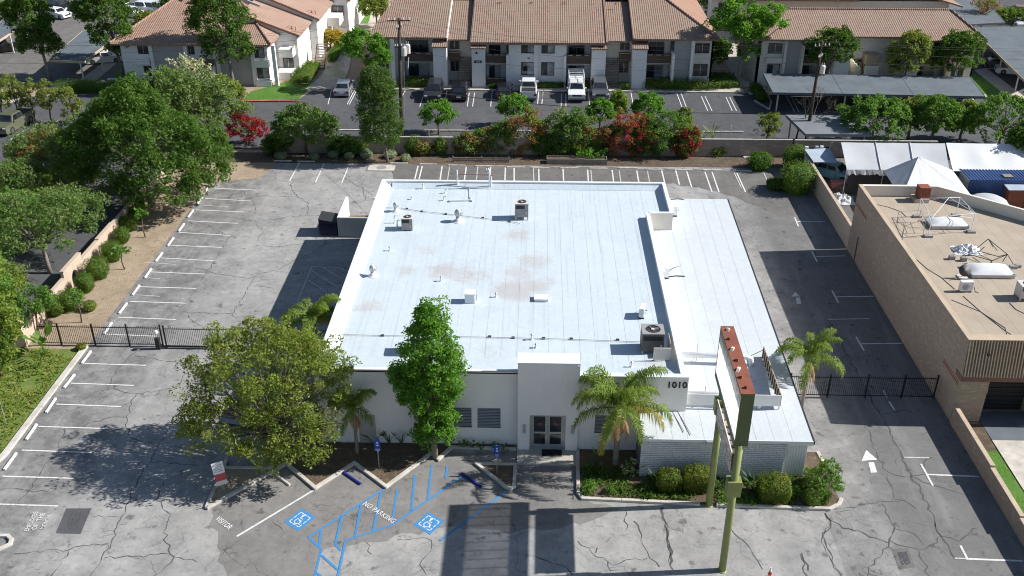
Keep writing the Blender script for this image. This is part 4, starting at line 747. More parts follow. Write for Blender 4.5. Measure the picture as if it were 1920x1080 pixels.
gd = MB().box(27.6, TY+1.40, .06, 30.6, TY+1.46, 2.95).build("security_door", m_black, T)
for k in range(8): MB().box(27.65, TY+1.36, .25+k*.34, 30.55, TY+1.395, .33+k*.34).build("bar", m_dark, gd)
MB().box(28.35, TY+1.33, 2.5, 28.6, TY+1.35, 2.8).build("notice", m_pipe, gd); MB().box(28.15, TY+1.3, 1.3, 28.22, TY+1.36, 1.6).build("handle", m_galv, gd)
link("house_number", text_mesh("8 7 8", .30, .01, .008, 1.0), m_black, T, Vector((29.9, TY+.03, 3.18)) - wloc(T), (R(90), 0, 0)); MB().box(30.45, TY-.16, 3.12, 31.3, TY+.04, 3.38).build("entry_lamp", m_pipe, T); MB().box(26.9, TY-.04, 4.9, 27.05, TY+.1, 5.02).build("vent_hole", m_black, T)
# things on the tan roof
def skylight(px0, px1, py, label, d=1.5):
    a, b = P(px0, py, TR), P(px1, py, TR); t = thing("skylight", label, "skylight", ((a[0]+b[0])/2, a[1]+d/2, TR), 0, "domed skylights on the tan roof"); w = b[0]-a[0]
    MB().box(-w/2, -d/2, 0, w/2, d/2, .22).build("curb", m_galv, t, True, bevel=.02); MB().box(-w/2-.04, -d/2-.04, .22, w/2+.04, d/2+.04, .28).build("frame", m_alu, t, True)
    mb = MB(); n = 10; A = []
    for i in range(n+1):
        for j in range(n+1):
            u, v = i/n*2-1, j/n*2-1; A.append((u*w/2*.97, v*d/2*.97, .28 + .26*(1-u**4)*(1-v**4)))
    mb.add(A, [(i*(n+1)+j, (i+1)*(n+1)+j, (i+1)*(n+1)+j+1, i*(n+1)+j+1) for i in range(n) for j in range(n)]); mb.build("dome", m_tarp, t, True, smooth=True)
skylight(1746, 1816, 430, "domed skylight under the white canopy frame on the tan roof"); skylight(1822, 1902, 522, "domed skylight beside the split unit on the tan roof", 1.7)
K = thing("canopy_tent", "bare white canopy frame standing over a skylight on the tan roof", "canopy", (*P(1780, 420, TR)[:2], TR))
tp_ = [P(1727,372,6.45), P(1800,370,6.45), P(1829,400,6.45), P(1748,408,6.45)]; bs = [P(1721,404,TR+.15), P(1798,403,TR+.15), P(1823,437,TR+.15), P(1744,437,TR+.15)]
for a, b in zip(tp_, bs): MB().tube([a, (a[0], a[1], TR)], .028, 6).build("leg", m_pipe, K); MB().box(a[0]-.3, a[1]-.2, TR, a[0]+.3, a[1]+.2, TR+.16).build("weight", m_hvac, K)
for i in range(4):
    a, b = Vector(tp_[i]), Vector(tp_[(i+1) % 4]); m_ = (a+b)/2; MB().tube([a, b], .022, 6).build("beam", m_pipe, K); MB().tube([a - Vector((0, 0, .4)), m_, b - Vector((0, 0, .4))], .016, 6).build("scissor_bar", m_pipe, K)
pk = sum((Vector(q) for q in tp_), Vector())/4 + Vector((0, 0, .75)); MB().tube([tp_[0], pk, tp_[2]], .02, 6).build("ridge_bar", m_pipe, K); MB().tube([tp_[1], pk, tp_[3]], .02, 6).build("ridge_bar", m_pipe, K)
Rl = thing("guard_rail", "thin brown guard rail left of the canopy frame on the tan roof", "railing", (*P(1700, 425, TR)[:2], TR)); q = [P(1681,418,TR), P(1722,416,TR), P(1731,437,TR), P(1693,439,TR)]
for i in range(4):
    a, b = Vector(q[i]), Vector(q[(i+1) % 4]); MB().tube([a, a + Vector((0, 0, .95))], .02, 6).build("post", m_hvac, Rl)
    for z in (.5, .95): MB().tube([a + Vector((0, 0, z)), b + Vector((0, 0, z))], .016, 6).build("rail", m_hvac, Rl)
K2 = thing("collapsed_canopy", "collapsed black canopy frame on the tan roof", "canopy", (*P(1850, 480, TR)[:2], TR))
pp = lambda x, y, z: P(x, y, TR+z)
for l in ([(1832,465,.3),(1853,448,1.3)],[(1853,448,1.3),(1889,477,.9)],[(1853,448,1.3),(1862,463,.5)],[(1836,471,.15),(1872,481,.3),(1889,477,.9)],[(1828,480,.1),(1860,489,.35),(1889,477,.9)],[(1889,477,.9),(1901,497,.1)],[(1889,477,.9),(1880,490,.2)],[(1853,448,1.3),(1870,470,.3)],[(1860,489,.35),(1858,497,0)],[(1846,463,.5),(1836,471,.15)]): MB().tube([pp(*c) for c in l], .03, 6).build("strut", m_hvacd, K2)
for c in ((1899,503),(1906,501)): a = P(*c, TR); MB().box(a[0]-.25, a[1]-.15, TR, a[0]+.25, a[1]+.15, TR+.22).build("weight", m_hvac, K2)
def crumple(name, label, cat, px, py, z, w, d, h, mat, seed):
    r = np.random.RandomState(seed); n = 13; a = P(px, py, z); A = []
    for i in range(n):
        for j in range(n):
            u, v = i/(n-1)*2-1, j/(n-1)*2-1; rr = max(0, 1-(u*u+v*v)*.85); A.append((u*w/2 + r.uniform(-.1, .1)*w/3, v*d/2 + r.uniform(-.1, .1)*d/3, h*rr*r.uniform(.25, 1)))
    o = MB().add(A, [(i*n+j, (i+1)*n+j, (i+1)*n+j+1, i*n+j+1) for i in range(n-1) for j in range(n-1)]).build(name, mat, None, True); o.location = (a[0], a[1], z+.01); return tag(o, label, cat)
crumple("canopy_cloth", "crumpled white canopy cloth heaped on the tan roof", "cloth", 1812, 470, TR, 2.0, 1.5, .55, m_tarp, 3)
for k, (x, y, lb) in enumerate(((1784, 486, "left"), (1806, 489, "right"))): a = P(x, y, TR); t = thing("weight_block", f"grey weight block in front of the crumpled cloth, the {lb} one", "weight", (a[0], a[1], TR)); MB().box(-.2, -.15, 0, .2, .15, .3).build("block", m_hvac, t, True, bevel=.02); MB().tube([(-.1, 0, .3), (-.1, 0, .38), (.1, 0, .38), (.1, 0, .3)], .015, 6).build("handle", m_dark, t, True)
a = P(1811, 549, TR); split_unit("white split unit with round fan on the tan roof", a[0], a[1]+.2, TR, R(2), .7, .08)
a = P(1921, 566, TR); condenser("condenser_unit", "white and grey unit at the right edge of the tan roof", a[0]+.2, a[1]+.5, TR, 1.1, .9, .9, m_hvacl, m_hvacl, legs=.2, group="units on the tan roof")
a = P(1804, 520, TR); t = thing("satellite_dish", "tilted dark satellite dish left of the skylight on the tan roof", "satellite dish", (a[0], a[1], TR)); d = MB().lathe((0, 0, 0), [(.03, .0), (.2, .03), (.34, .09), (.42, .15)], 18); mt = Matrix.Rotation(R(60), 4, 'X'); d.v = [tuple(mt @ Vector(p) + Vector((0, -.05, .55))) for p in d.v]; d.build("dish", m_hvacd, t, True, smooth=True)
MB().tube([(0, 0, 0), (0, 0, .55)], .03, 6).build("mast", m_galv, t, True); MB().tube([(0, -.1, .4), (-.1, -.45, .75)], .015, 6).build("feed_arm", m_galv, t, True); MB().box(-.3, -.3, 0, .3, .3, .08).build("ballast", m_hvacl, t, True)
a = P(1727, 380, TR); t = thing("roof_vent_box", "rusty brown vent box at the rear parapet of the tan roof", "roof vent", (a[0], a[1], TR)); MB().box(-.55, -.1, 0, .55, 1.0, .3).build("curb", m_stucco_t, t, True); MB().box(-.28, 0, .3, .6, .85, 1.25).build("hood", m_rust, t, True, bevel=.03)
for k, (l, lb) in enumerate((([(1716,484),(1740,505),(1765,520),(1790,542)], "black cable from the roof edge to the split unit"), ([(1806,555),(1840,585),(1885,615),(1892,640)], "black cable running from split unit to the front coping"), ([(1893,568),(1905,580),(1925,590)], "short cable in front of the right edge unit"), ([(1784,562),(1840,585),(1885,620),(1915,640)], "faint second cable near the front of the tan roof"), ([(1643,383),(1665,388),(1690,397),(1700,407)], "thin cable at the rear left of the tan roof"), ([(1692,440),(1693,455),(1700,463)], "short cable below the guard rail"))):
    tag(MB().tube([P(*c, TR+.02) for c in l], .022, 5).build("roof_cable", m_hvac), lb, "cable")
# ------------------------------------------------------------------ neighbour's walls and yard
def block_wall(name, label, x0, y0, x1, y1, h, mat, cap, t=.2):
    w = thing(name, label, "wall", ((x0+x1)/2, (y0+y1)/2, 0)); L = math.hypot(x1-x0, y1-y0); a = math.atan2(y1-y0, x1-x0); c = ((x0+x1)/2, (y0+y1)/2)
    MB().obox((*c, h/2), L, t, h, a).build("wall_body", mat, w); n = max(1, int(L/.8))
    for k in range(n): s = (k+.5)/n; MB().obox((x0+(x1-x0)*s, y0+(y1-y0)*s, h+.03), L/n-.012, t+.06, .06, a).build("cap_block", cap, w)
    return w
block_wall("yard_wall", "tan stucco wall between the right drive and the tent yard", 25.85, 74.3, 25.85, 90.6, 2.0, m_stucco_t, m_trimt)
for k, (a, b, h) in enumerate(((44.6, 50.35, 1.25), (40.6, 44.6, 1.12), (28.5, 40.6, 1.0))): block_wall("block_wall", f"low tan block wall beside the front drive, {['section against the tan building','middle stepped section','lowest section nearest the viewer'][k]}", 25.8, a, 25.8, b, h, m_tbrick, m_trimt)
block_wall("rear_wall", "grey block wall behind the rear planting bed", -27.5, 94.75, 25.6, 95.05, 1.75, m_cblock, m_conc); block_wall("rear_wall", "shaded block wall behind the tent yard", 25.8, 95.0, 40, 95.0, 1.75, m_cblock, m_conc)
def tent(name, label, pts_top, mats, walls, zf):
    t = thing(name, label, "tent", (*[sum(p[i] for p in walls)/len(walls) for i in (0, 1)], 0))
    for k, (poly, mt) in enumerate(zip(pts_top, mats)):
        # cloth sagging between its seams
        A, B_, C_, D_ = [Vector(p) for p in (poly if len(poly) == 4 else [poly[0], poly[0], poly[2], poly[1]])]; n, m = 16, 8; vs_ = []
        for i in range(n+1):
            for j in range(m+1):
                u, v = i/n, j/m; p = (A.lerp(B_, u)).lerp(D_.lerp(C_, u), v); s = math.sin(u*math.pi*3); vs_.append((p.x, p.y, p.z - (.13 if len(poly) == 4 else .02)*abs(s)*math.sin(v*math.pi) + rng.uniform(-.015, .015)))
        MB().add(vs_, [(i*(m+1)+j, (i+1)*(m+1)+j, (i+1)*(m+1)+j+1, i*(m+1)+j+1) for i in range(n) for j in range(m)]).build("roof_panel", mt, t, smooth=True)
    for a in walls: MB().tube([(a[0], a[1], 0), a], .04, 6).build("pole", m_galv, t)
    return t
a, b, c, d = P(1577,267,3.7), P(1772,269,3.7), P(1780,319,2.5), P(1588,318,2.5); e = (a[0], a[1]+3.2, 2.5), (b[0], b[1]+3.2, 2.5)
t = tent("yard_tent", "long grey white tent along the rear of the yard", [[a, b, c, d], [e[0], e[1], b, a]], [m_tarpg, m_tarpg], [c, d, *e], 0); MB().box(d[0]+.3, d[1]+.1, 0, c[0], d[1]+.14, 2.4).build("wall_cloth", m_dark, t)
for q in (.33, .66): u, w = Vector(a).lerp(Vector(b), q), Vector(d).lerp(Vector(c), q); MB().tube([u + Vector((0, 0, .05)), (u+w)/2 + Vector((0, 0, .03)), w + Vector((0, 0, .05))], .05, 6).build("seam", m_tarpg, t)
mb = MB(); n = 40
A = []
for i in range(n+1): p = Vector(d).lerp(Vector(c), i/n); A += [(p.x, p.y, p.z), (p.x, p.y-.12+rng.uniform(-.06,.06), p.z-.45+rng.uniform(-.12,.12))]
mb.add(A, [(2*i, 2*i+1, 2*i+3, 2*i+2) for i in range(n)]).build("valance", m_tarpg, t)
a, b, c, d = P(1774,268,3.7), P(1960,271,3.7), P(1965,322,2.5), P(1787,321,2.5); e = (a[0], a[1]+3.2, 2.5), (b[0], b[1]+3.2, 2.5)
tent("yard_tent", "bright white tent at the right rear corner of the yard", [[a, b, c, d], [e[0], e[1], b, a]], [m_tarp, m_tarp], [c, d, *e], 0)
ap = P(1722,294,4.3); w_, s_, e_, n_ = P(1657,320,2.5), P(1690,372,2.5), P(1822,368,2.5), P(1785,318,2.5)
tent("yard_tent", "peaked white tent behind the tan building", [[ap, w_, s_], [ap, s_, e_], [ap, e_, n_], [ap, n_, w_]], [m_tarpg, m_tarp, m_tarp, m_tarp], [w_, s_, e_, n_], 0)  # shade of the left panel is put into its greyer fabric colour
def corr(mb, o, a, b, L, Hh, nrm, pitch=.28, dep=.045):
    """ribbed steel sheet: o origin, a along, b up, nrm outward"""
    o, a, b, nrm = map(Vector, (o, a, b, nrm)); n = int(L/pitch); A = []
    for k in range(n):
        for q, dd in ((0, 0), (.25, dep), (.5, dep), (.75, 0)): p = o + a*(min(L, (k+q)*pitch)) + nrm*dd; A += [p, p + b*Hh]
    mb.add(A, [(2*i, 2*i+2, 2*i+3, 2*i+1) for i in range(len(A)//2-1)])
Cn = thing("shipping_container", "blue ribbed shipping container with pale end in the tent yard", "container", (44, 88, 0)); p0 = P(1820,337,2.6); p1 = P(1807,317,2.6); cx, cy, cd = p0[0], p0[1], max(2.4, p1[1]-p0[1])
mb = MB(); corr(mb, (cx, cy, .1), (1, 0, 0), (0, 0, 1), 9, 2.4, (0, -1, 0)); mb.build("side_sheet", m_contb, Cn); mb = MB(); corr(mb, (cx, cy, 2.56), (1, 0, 0), (0, 1, 0), 9, cd, (0, 0, 1)); mb.build("roof_sheet", m_contb, Cn)
MB().box(cx-.02, cy, .1, cx+.03, cy+cd, 2.55).build("end_doors", m_contl, Cn); MB().box(cx+.03, cy+cd-.05, .1, cx+9, cy+cd, 2.55).build("side_sheet", m_contb, Cn)
for (u, v) in ((0, 0), (0, cd), (9, 0), (9, cd)): MB().box(cx+u-.06, cy+v-.06, 0, cx+u+.06, cy+v+.06, 2.62).build("corner_post", m_contb, Cn)
MB().box(cx, cy-.06, 2.5, cx+9, cy-.04, 2.62).build("top_rail", m_contb, Cn); MB().box(cx+3.2, cy+.5, 2.62, cx+4.0, cy+1.2, 2.7).build("pallet", m_plank, Cn)
a = P(1893, 352, 2.2); t = thing("storage_shed", "dark red shed with pale roof beside the container", "shed", (a[0]+2, a[1], 0)); MB().box(a[0], a[1]-.2, 0, a[0]+4.5, a[1]+2, 2.1).build("walls", m_rust, t); MB().slab([(a[0]-.2, a[1]-.4, 2.15), (a[0]+4.7, a[1]-.4, 2.15), (a[0]+4.7, a[1]+2.2, 2.35), (a[0]-.2, a[1]+2.2, 2.35)], .06).build("roof", m_contl, t); MB().box(a[0]+1.5, a[1]-.24, 0, a[0]+2.5, a[1]-.2, 1.9).build("door", m_trim, t)
a = P(1855, 372, 1.9); t = thing("parked_trailer", "pale domed trailer roof behind the tan building's slanted parapet", "trailer", (a[0], a[1], 0)); MB().box(-1.6, -1, .5, 1.8, 1, 1.5).build("body", m_contl, t, True, bevel=.2); MB().lathe((0, 0, 0), [(1.6, 1.5), (1.5, 1.75), (1.1, 1.95), (.1, 2.05)], 20).build("dome", m_tarpg, t, True, smooth=True)
for q in (-.9, .9): MB().tube([(q, -1.05, .35), (q, -.8, .35)], .35, 14).build("wheel", m_dark, t, True)
a, b, c, d = P(1508,279,2.4), P(1555,277,2.4), P(1570,303,2.2), P(1526,304,2.2); t = thing("lean_to", "small pale lean-to roof beside the leaning utility pole", "shed", ((a[0]+c[0])/2, (a[1]+c[1])/2, 0)); MB().slab([a, d, c, b], .06).build("roof", m_contl, t)
for q in (a, b, c, d): MB().tube([(q[0], q[1], 0), (q[0], q[1], q[2]-.03)], .05, 6).build("post", m_plank, t)
for k in range(5): p = Vector(a).lerp(Vector(b), (k+.5)/5); MB().box(p.x-.15, p.y-.1, p.z, p.x+.15, p.y+.15, p.z+.2).build("stored_box", [m_pipe, m_dark, m_contl][k % 3], t)
crumple("rag_heap", "heap of white and grey rags in the yard behind the tan wall", "rags", 1577, 375, 0, 2.2, 2.4, .7, NT("x").mat if False else m_tarpg, 8); crumple("junk_heap", "dark junk heap beside the rag heap in the yard", "junk", 1590, 358, 0, 2.4, 1.6, .9, m_hvacd, 9)
a = P(1572, 352, 0); t = thing("pink_crate", "faded pink crate on the yard floor", "crate", (a[0], a[1], 0)); MB().box(-.7, -.4, .08, .7, .4, .6).build("box", M("faded pink", (.45, .2, .2), .8), t, True, bevel=.02); MB().box(-.74, -.44, .6, .74, .44, .66).build("lid", M("faded pink lid", (.5, .25, .25), .8), t, True); MB().box(-.6, -.3, 0, .6, .3, .08).build("skid", m_plank, t, True)
for (x, y, h, lb) in ((1590, 352, 1.3, "beside the junk heap"), (1637, 340, 1.1, "against the dark tent wall")):
    a = P(x, y, 0); t = thing("step_ladder", f"small ladder in the yard {lb}", "ladder", (a[0], a[1], 0))
    for q in (-.2, .2): MB().tube([(q, 0, 0), (q, .2, h)], .025, 6).build("stile", m_alu, t, True)
    for k in range(4): MB().tube([(-.2, .2*(k+.5)/4, h*(k+.5)/4), (.2, .2*(k+.5)/4, h*(k+.5)/4)], .018, 6).build("rung", m_alu, t, True)
# ------------------------------------------------------------------ posts and small signs at the front
def small_sign(name, label, px, py, h, parts, r=.025, rz=0.0, tilt=0.0):
    a = P(px, py, .08); t = thing(name, label, "sign", (a[0], a[1], .08), rz); t.rotation_euler = (0, tilt, rz)
    MB().tube([(0, 0, -.05), (0, 0, h)], r, 8).build("post", m_galv, t, True)
    for (w, z0, z1, mt) in parts: MB().box(-w/2, -.045, z0, w/2, -.03, z1).build("plate", mt, t, True)
    return t
m_bsign = M("blue sign", (.02, .07, .42), .5, .1, 5); m_rsign = M("pink red sign band", (.5, .09, .10), .6, .2, 5)
t = small_sign("parking_notice", "leaning white and pink notice sign at the tip of the kerbed triangle", 421, 922, 2.1, [(.62, 1.35, 2.15, m_pipe), (.6, .85, 1.33, m_rsign), (.6, .55, .85, m_stucco_c)], rz=R(24), tilt=R(-4))
for k in range(5): MB().box(-.22, -.052, 1.5+k*.11, .22, -.046, 1.53+k*.11).build("print_line", m_hvac, t, True)
for (x, y, lb) in ((711, 877, "blue accessible parking sign on a thin post in the mulch bed"), (932, 888, "blue accessible parking sign on the small kerbed island")):
    t = small_sign("parking_sign", lb, x, y, 2.05, [(.34, 1.5, 2.05, m_bsign), (.34, 1.25, 1.48, m_bsign)])
    MB().box(-.03, -.054, 1.78, .05, -.046, 1.9).box(-.05, -.054, 1.62, .08, -.046, 1.70).build("emblem", m_pipe, t, True)
    for k in range(2): MB().box(-.12, -.054, 1.30+k*.08, .12, -.046, 1.33+k*.08).build("print_line", m_pipe, t, True)
small_sign("marker_post", "thin green marker post by the shrubs at the annex corner", 1551, 935, 1.7, [(.06, 1.3, 1.7, m_greend)]); small_sign("marker_post", "thin green post in the weedy bed at the left edge", 12, 795, 1.7, [(.06, 1.2, 1.7, m_greend)])
a = P(1440, 1078, 0); t = thing("traffic_cone", "white and orange cone tip at the bottom edge of the lot", "cone", (a[0], a[1]-.3, 0)); MB().box(-.2, -.2, 0, .2, .2, .04).build("base", m_dark, t, True); MB().lathe((0, 0, .04), [(.15, 0), (.03, .75)], 14).build("cone_body", m_pipe, t, True); MB().lathe((0, 0, .35), [(.108, 0), (.075, .2)], 14).build("orange_band", M("orange band", (.6, .12, .03), .6), t, True)
MB().box(*P(1016, 858)[:2], .105, *P(1053, 846)[:2], .125).build("entrance_mat", m_blackm); tag(bpy.data.objects["entrance_mat"], "black rubber mat in front of the entrance doors", "mat")
for (px, py, hh, lb) in ((1603, 490, 2.2, "thin dark pipe against the tan side wall"),): a = P(px, py); tag(MB().tube([(TX-.06, a[1], 0), (TX-.06, a[1], hh)], .04, 6).build("wall_pipe", m_hvacd), lb, "pipe")
# ------------------------------------------------------------------ two-storey apartment buildings
def fx(px, Y, py=100): return V(px, py, Y)[0]
def fz(py, Y, px=960): return V(px, py, Y)[2]
def a_window(parent, x0, x1, z0, z1, Y, curt=False, sill=True):
    w = MB().box(x0, Y-.07, z0, x0+.09, Y+.03, z1).box(x1-.09, Y-.07, z0, x1, Y+.03, z1).box(x0+.09, Y-.07, z1-.09, x1-.09, Y+.03, z1).box(x0+.09, Y-.07, z0, x1-.09, Y+.03, z0+.09).build("window", m_trim, parent)
    xm = (x0+x1)/2; MB().box(x0+.09, Y-.02, z0+.09, xm-.02, Y-.01, z1-.09).build("pane", m_glass, w); MB().box(xm+.02, Y-.03, z0+.09, x1-.09, Y-.02, z1-.09).build("pane", m_glassc if curt else m_glass, w); MB().box(xm-.025, Y-.05, z0+.09, xm+.025, Y-.0, z1-.09).build("mullion", m_alu, w)
    if sill: MB().box(x0-.05, Y-.16, z0-.08, x1+.05, Y-.07, z0).build("sill", m_stucco, w)
    return w
def a_balcony(parent, x0, x1, Y, zf, depth=1.6, wall=m_stucco, ht=1.0, lower=True):
    """recessed two-level balcony: back wall, sliding doors, solid brown parapet and top rail per level"""
    MB().box(x0, Y+depth, 0, x1, Y+depth+.12, zf+2.95).build("recess_wall", wall, parent)
    for lv, z in ((0, 0.06), (1, zf)):
        d = MB().box(x0+.25, Y+depth-.05, z+.05, x0+.32, Y+depth-.002, z+2.15).box(x1-.75, Y+depth-.05, z+.05, x1-.68, Y+depth-.002, z+2.15).box(x0+.32, Y+depth-.05, z+2.08, x1-.75, Y+depth-.002, z+2.15).build("sliding_door", m_alu, parent)
        xm = (x0+x1-.43)/2; MB().box(x0+.32, Y+depth-.03, z+.05, xm, Y+depth-.015, z+2.08).build("pane", m_glass, d); MB().box(xm+.03, Y+depth-.04, z+.05, x1-.75, Y+depth-.02, z+2.08).build("pane", m_glass if lv else m_glassc, d)
        b = MB().box(x0, Y, z-.12 if lv else 0, x1, Y+.1, z+.82).build("balcony_parapet", m_trim, parent); MB().box(x0, Y-.03, z+.92, x1, Y+.1, z+1.0).build("rail", m_trim, b)
        for k in range(3): q = x0 + (k+.5)*(x1-x0)/3; MB().box(q-.3, Y+.0, z+.84, q+.3, Y+.06, z+.90).build("infill", m_hvacl, b)
    MB().box(x0, Y, zf-.25, x1, Y+depth, zf-.125).build("balcony_floor", m_stucco_g, parent)
def a_tower(parent, x0, x1, Y, Yb, zt, slope, wall=m_stucco, bracket=True, tm=None):
    MB().prism([(x0, Y), (x1, Y), (x1, Yb), (x0, Yb)], 0, lambda p: zt + slope*(p[1]-Y)).build("fin_wall", wall, parent)
    c = MB().slab([(x0-.12, Y-.2, zt-slope*.2+.14), (x1+.12, Y-.2, zt-slope*.2+.14), (x1+.12, Yb, zt+slope*(Yb-Y)+.14), (x0-.12, Yb, zt+slope*(Yb-Y)+.14)], .13).build("fin_cap", tm or m_tile, parent)
    if bracket:
        for s in (.25, .75):
            x = x0 + (x1-x0)*s; y = Y + .9; z = zt + slope*.9 + .14
            MB().tube([(x-.18, y, z), (x-.18, y, z+.22), (x+.2, y+.05, z+.30), (x+.2, y+.05, z)], .04, 5).build("roof_bracket", m_rust_r, c)
m_rust_r = M("red oxide bracket", (.38, .06, .05), .7)
def a_roof(parent, pts, tm, t=.2, name="roof"): return MB().slab(pts, t).build(name, tm, parent)
def a_stairs(parent, x0, x1, Y0, Y1, z1, n=14):
    st = MB().ext([(0, 0), (.28, 0), (Y1-Y0, z1-.25), (Y1-Y0, z1)], (x0-.07, Y0, 0), (0, 1, 0), (0, 0, 1), (1, 0, 0), 0, .07).build("stair", m_trim, parent); MB().ext([(0, 0), (.28, 0), (Y1-Y0, z1-.25), (Y1-Y0, z1)], (x1, Y0, 0), (0, 1, 0), (0, 0, 1), (1, 0, 0), 0, .07).build("stringer", m_trim, st)
    me = MB().box(0, 0, -.06, x1-x0, (Y1-Y0)/n+.04, 0).mesh("step", m_plank)
    for k in range(n): link("step", me, None, st, Vector((x0, Y0+(Y1-Y0)*k/n, z1*(k+1)/n)) - wloc(st))
def plate(parent, x0, x1, z0, z1, Y, txt=None, size=.35):
    MB().box(x0, Y-.04, z0, x1, Y-.002, z1).build("number_plate", m_dark, parent)
    if txt: link("lettering", text_mesh(txt, size, .004, .006), m_pipe, parent, Vector(((x0+x1)/2, Y-.05, (z0+z1)/2)) - wloc(parent), (R(90), 0, 0))
SL = .28
# ---- middle building
AB = thing("apartment_building", "long two-storey apartment building with brown tile roof facing the rear lot", "building", (0, 122, 0)); Y0 = 118.0
zf = 2.95
body = lambda x0, x1, y, z, mt, nm="wall": MB().box(x0, y, 0, x1, y+.25, z).build(nm, mt, AB)
MB().box(-20.3, 120.2, 0, 20.9, 136, 5.5).build("core", m_stucco_c, AB)
# left end bay
for z0, z1 in ((.0, .75), (2.2, 3.6), (5.1, 5.7)): body(-20.3, -17.8, Y0, 5.6, m_stucco) if z0 == 0 else None
a_window(AB, -19.9, -18.2, 1.0, 2.5, Y0); a_window(AB, -19.9, -18.2, 3.9, 5.2, Y0); MB().box(-17.8, 117.3, 0, -17.35, 118.3, 5.6).build("fin_wall", m_stucco, AB); body(-17.35, -16.3, Y0, 5.6, m_stucco_g)
a_balcony(AB, -16.3, -12.7, Y0, zf); a_tower(AB, -12.62, -11.0, 116.7, 119.6, 4.95, SL)
# stair bays
for (x0, x1, sx0, sx1, rx0) in ((-11.0, -8.05, -9.75, -8.25, -10.9), (8.05, 11.2, 8.2, 9.6, 9.75)):
    MB().box(x0, 119.6, 0, x1, 119.85, 5.6).build("recess_wall", m_stucco_c, AB); a_stairs(AB, sx0, sx1, 116.7, 119.6, 3.0)
    MB().box(rx0, 118.9, 2.75, rx0+1.3, 119.6, 3.7).build("landing_parapet", m_trim, AB); a_window(AB, rx0+.1, rx0+1.2, 3.95, 5.2, 119.55); a_window(AB, rx0+.1, rx0+1.2, 1.2, 2.5, 119.55); MB().box(rx0, 118.85, 3.7, rx0+1.3, 118.95, 3.78).build("rail", m_trimt, AB)
a_tower(AB, -8.0, -6.4, 116.6, 119.3, 4.85, SL); a_tower(AB, 6.3, 7.98, 116.6, 119.3, 4.85, SL); a_tower(AB, 11.2, 12.85, 116.7, 119.6, 4.9, SL)
plate(AB, -7.7, -6.8, 3.1, 3.4, 116.6, "1012", .26); MB().lathe((-7.4, 116.5, 4.2), [(.1, 0), (.13, .15), (.02, .3)], 8).build("wall_lamp", m_dark, AB)
Yc = 117.5
a_balcony(AB, -6.35, -3.9, Yc, zf, 1.5); MB().box(-3.9, Yc-.5, 0, -3.6, Yc+.5, 3.9).build("fin_wall", m_stucco, AB); wx = [(fx(977,Yc), fx(1003,Yc)), (fx(1015,Yc), fx(1040,Yc))]
hl = [(a, b, z0, z1) for a, b in wx for z0, z1 in ((1.35, 3.0), (4.05, 5.25))]
wall_holes(MB(), -3.6, 3.3, 0, 5.5, Yc, Yc+.25, hl).build("wall", m_stucco, AB)
for (a, b, z0, z1) in hl: a_window(AB, a, b, z0, z1, Yc+.1, True)
MB().box(-.55, Yc-.35, 0, -.1, Yc-.002, 5.45).build("pilaster", m_stucco, AB); MB().box(3.0, Yc-.5, 0, 3.3, Yc-.002, 3.9).build("fin_wall", m_stucco, AB); a_balcony(AB, 3.3, 6.25, Yc, zf, 1.5); link("lettering", text_mesh("83", .28, .004, .006), m_black, AB, Vector((-1.2, Yc-.01, 3.45)) - wloc(AB), (R(90), 0, 0))
a_balcony(AB, 12.9, 15.9, Y0, zf); MB().box(15.9, 116.9, 0, 16.2, 119, 4.2).build("fin_wall", m_stucco, AB); body(16.2, 18.15, Y0, 5.7, m_stucco_g); MB().box(18.15, 117.5, 0, 18.5, 118.5, 5.7).build("fin_wall", m_stucco, AB); body(18.5, 20.9, Y0+.3, 5.7, m_stucco_c); a_window(AB, 18.7, 20.4, 4.0, 5.2, Y0+.3); a_window(AB, 18.7, 20.4, 1.2, 2.7, Y0+.3); MB().box(18.6, Y0-.4, .7, 20.6, Y0+.3, 1.1).build("planter_box", m_stucco_c, AB); MB().box(20.65, Y0+.3, 0, 20.9, 136, 5.6).build("side_wall", m_stucco, AB)
YR = 127.0
zr = lambda y, ye, ze: ze + SL*(y-ye)
rl = a_roof(AB, [(-20.7, 117.4, 5.9), (-11.0, 117.4, 5.9), (-11.0, YR, zr(YR, 117.4, 5.9)), (-18.0, YR, zr(YR, 117.4, 5.9))], m_tile); MB().box(-11.0, 117.5, 5.45, -10.9, YR, 5.9).ext([(0, 0), (YR-117.4, SL*(YR-117.4)), (YR-117.4, SL*(YR-117.4)+.12), (0, .12)], (-11.0, 117.4, 5.75), (0, 1, 0), (0, 0, 1), (1, 0, 0), 0, .14).build("gable_trim", m_stucco, rl)
a_roof(AB, [(-10.86, 117.9, 5.55), (-8.1, 117.9, 5.55), (-8.1, YR, zr(YR, 117.9, 5.55)), (-10.86, YR, zr(YR, 117.9, 5.55))], m_tile)
rc = a_roof(AB, [(-8.15, 116.75, 5.55), (8.05, 116.75, 5.55), (8.05, YR, zr(YR, 116.75, 5.55)+.25), (-8.15, YR, zr(YR, 116.75, 5.55)+.25)], m_tile, .3); MB().slab([(7.95, 116.7, 5.66), (8.17, 116.7, 5.66), (8.17, YR, 8.8), (7.95, YR, 8.8)], .2).build("rake_tile", m_tile_a, rc)
a_roof(AB, [(8.17, 117.9, 5.5), (11.3, 117.9, 5.5), (11.3, YR, zr(YR, 117.9, 5.5)), (8.17, YR, zr(YR, 117.9, 5.5))], m_tile)
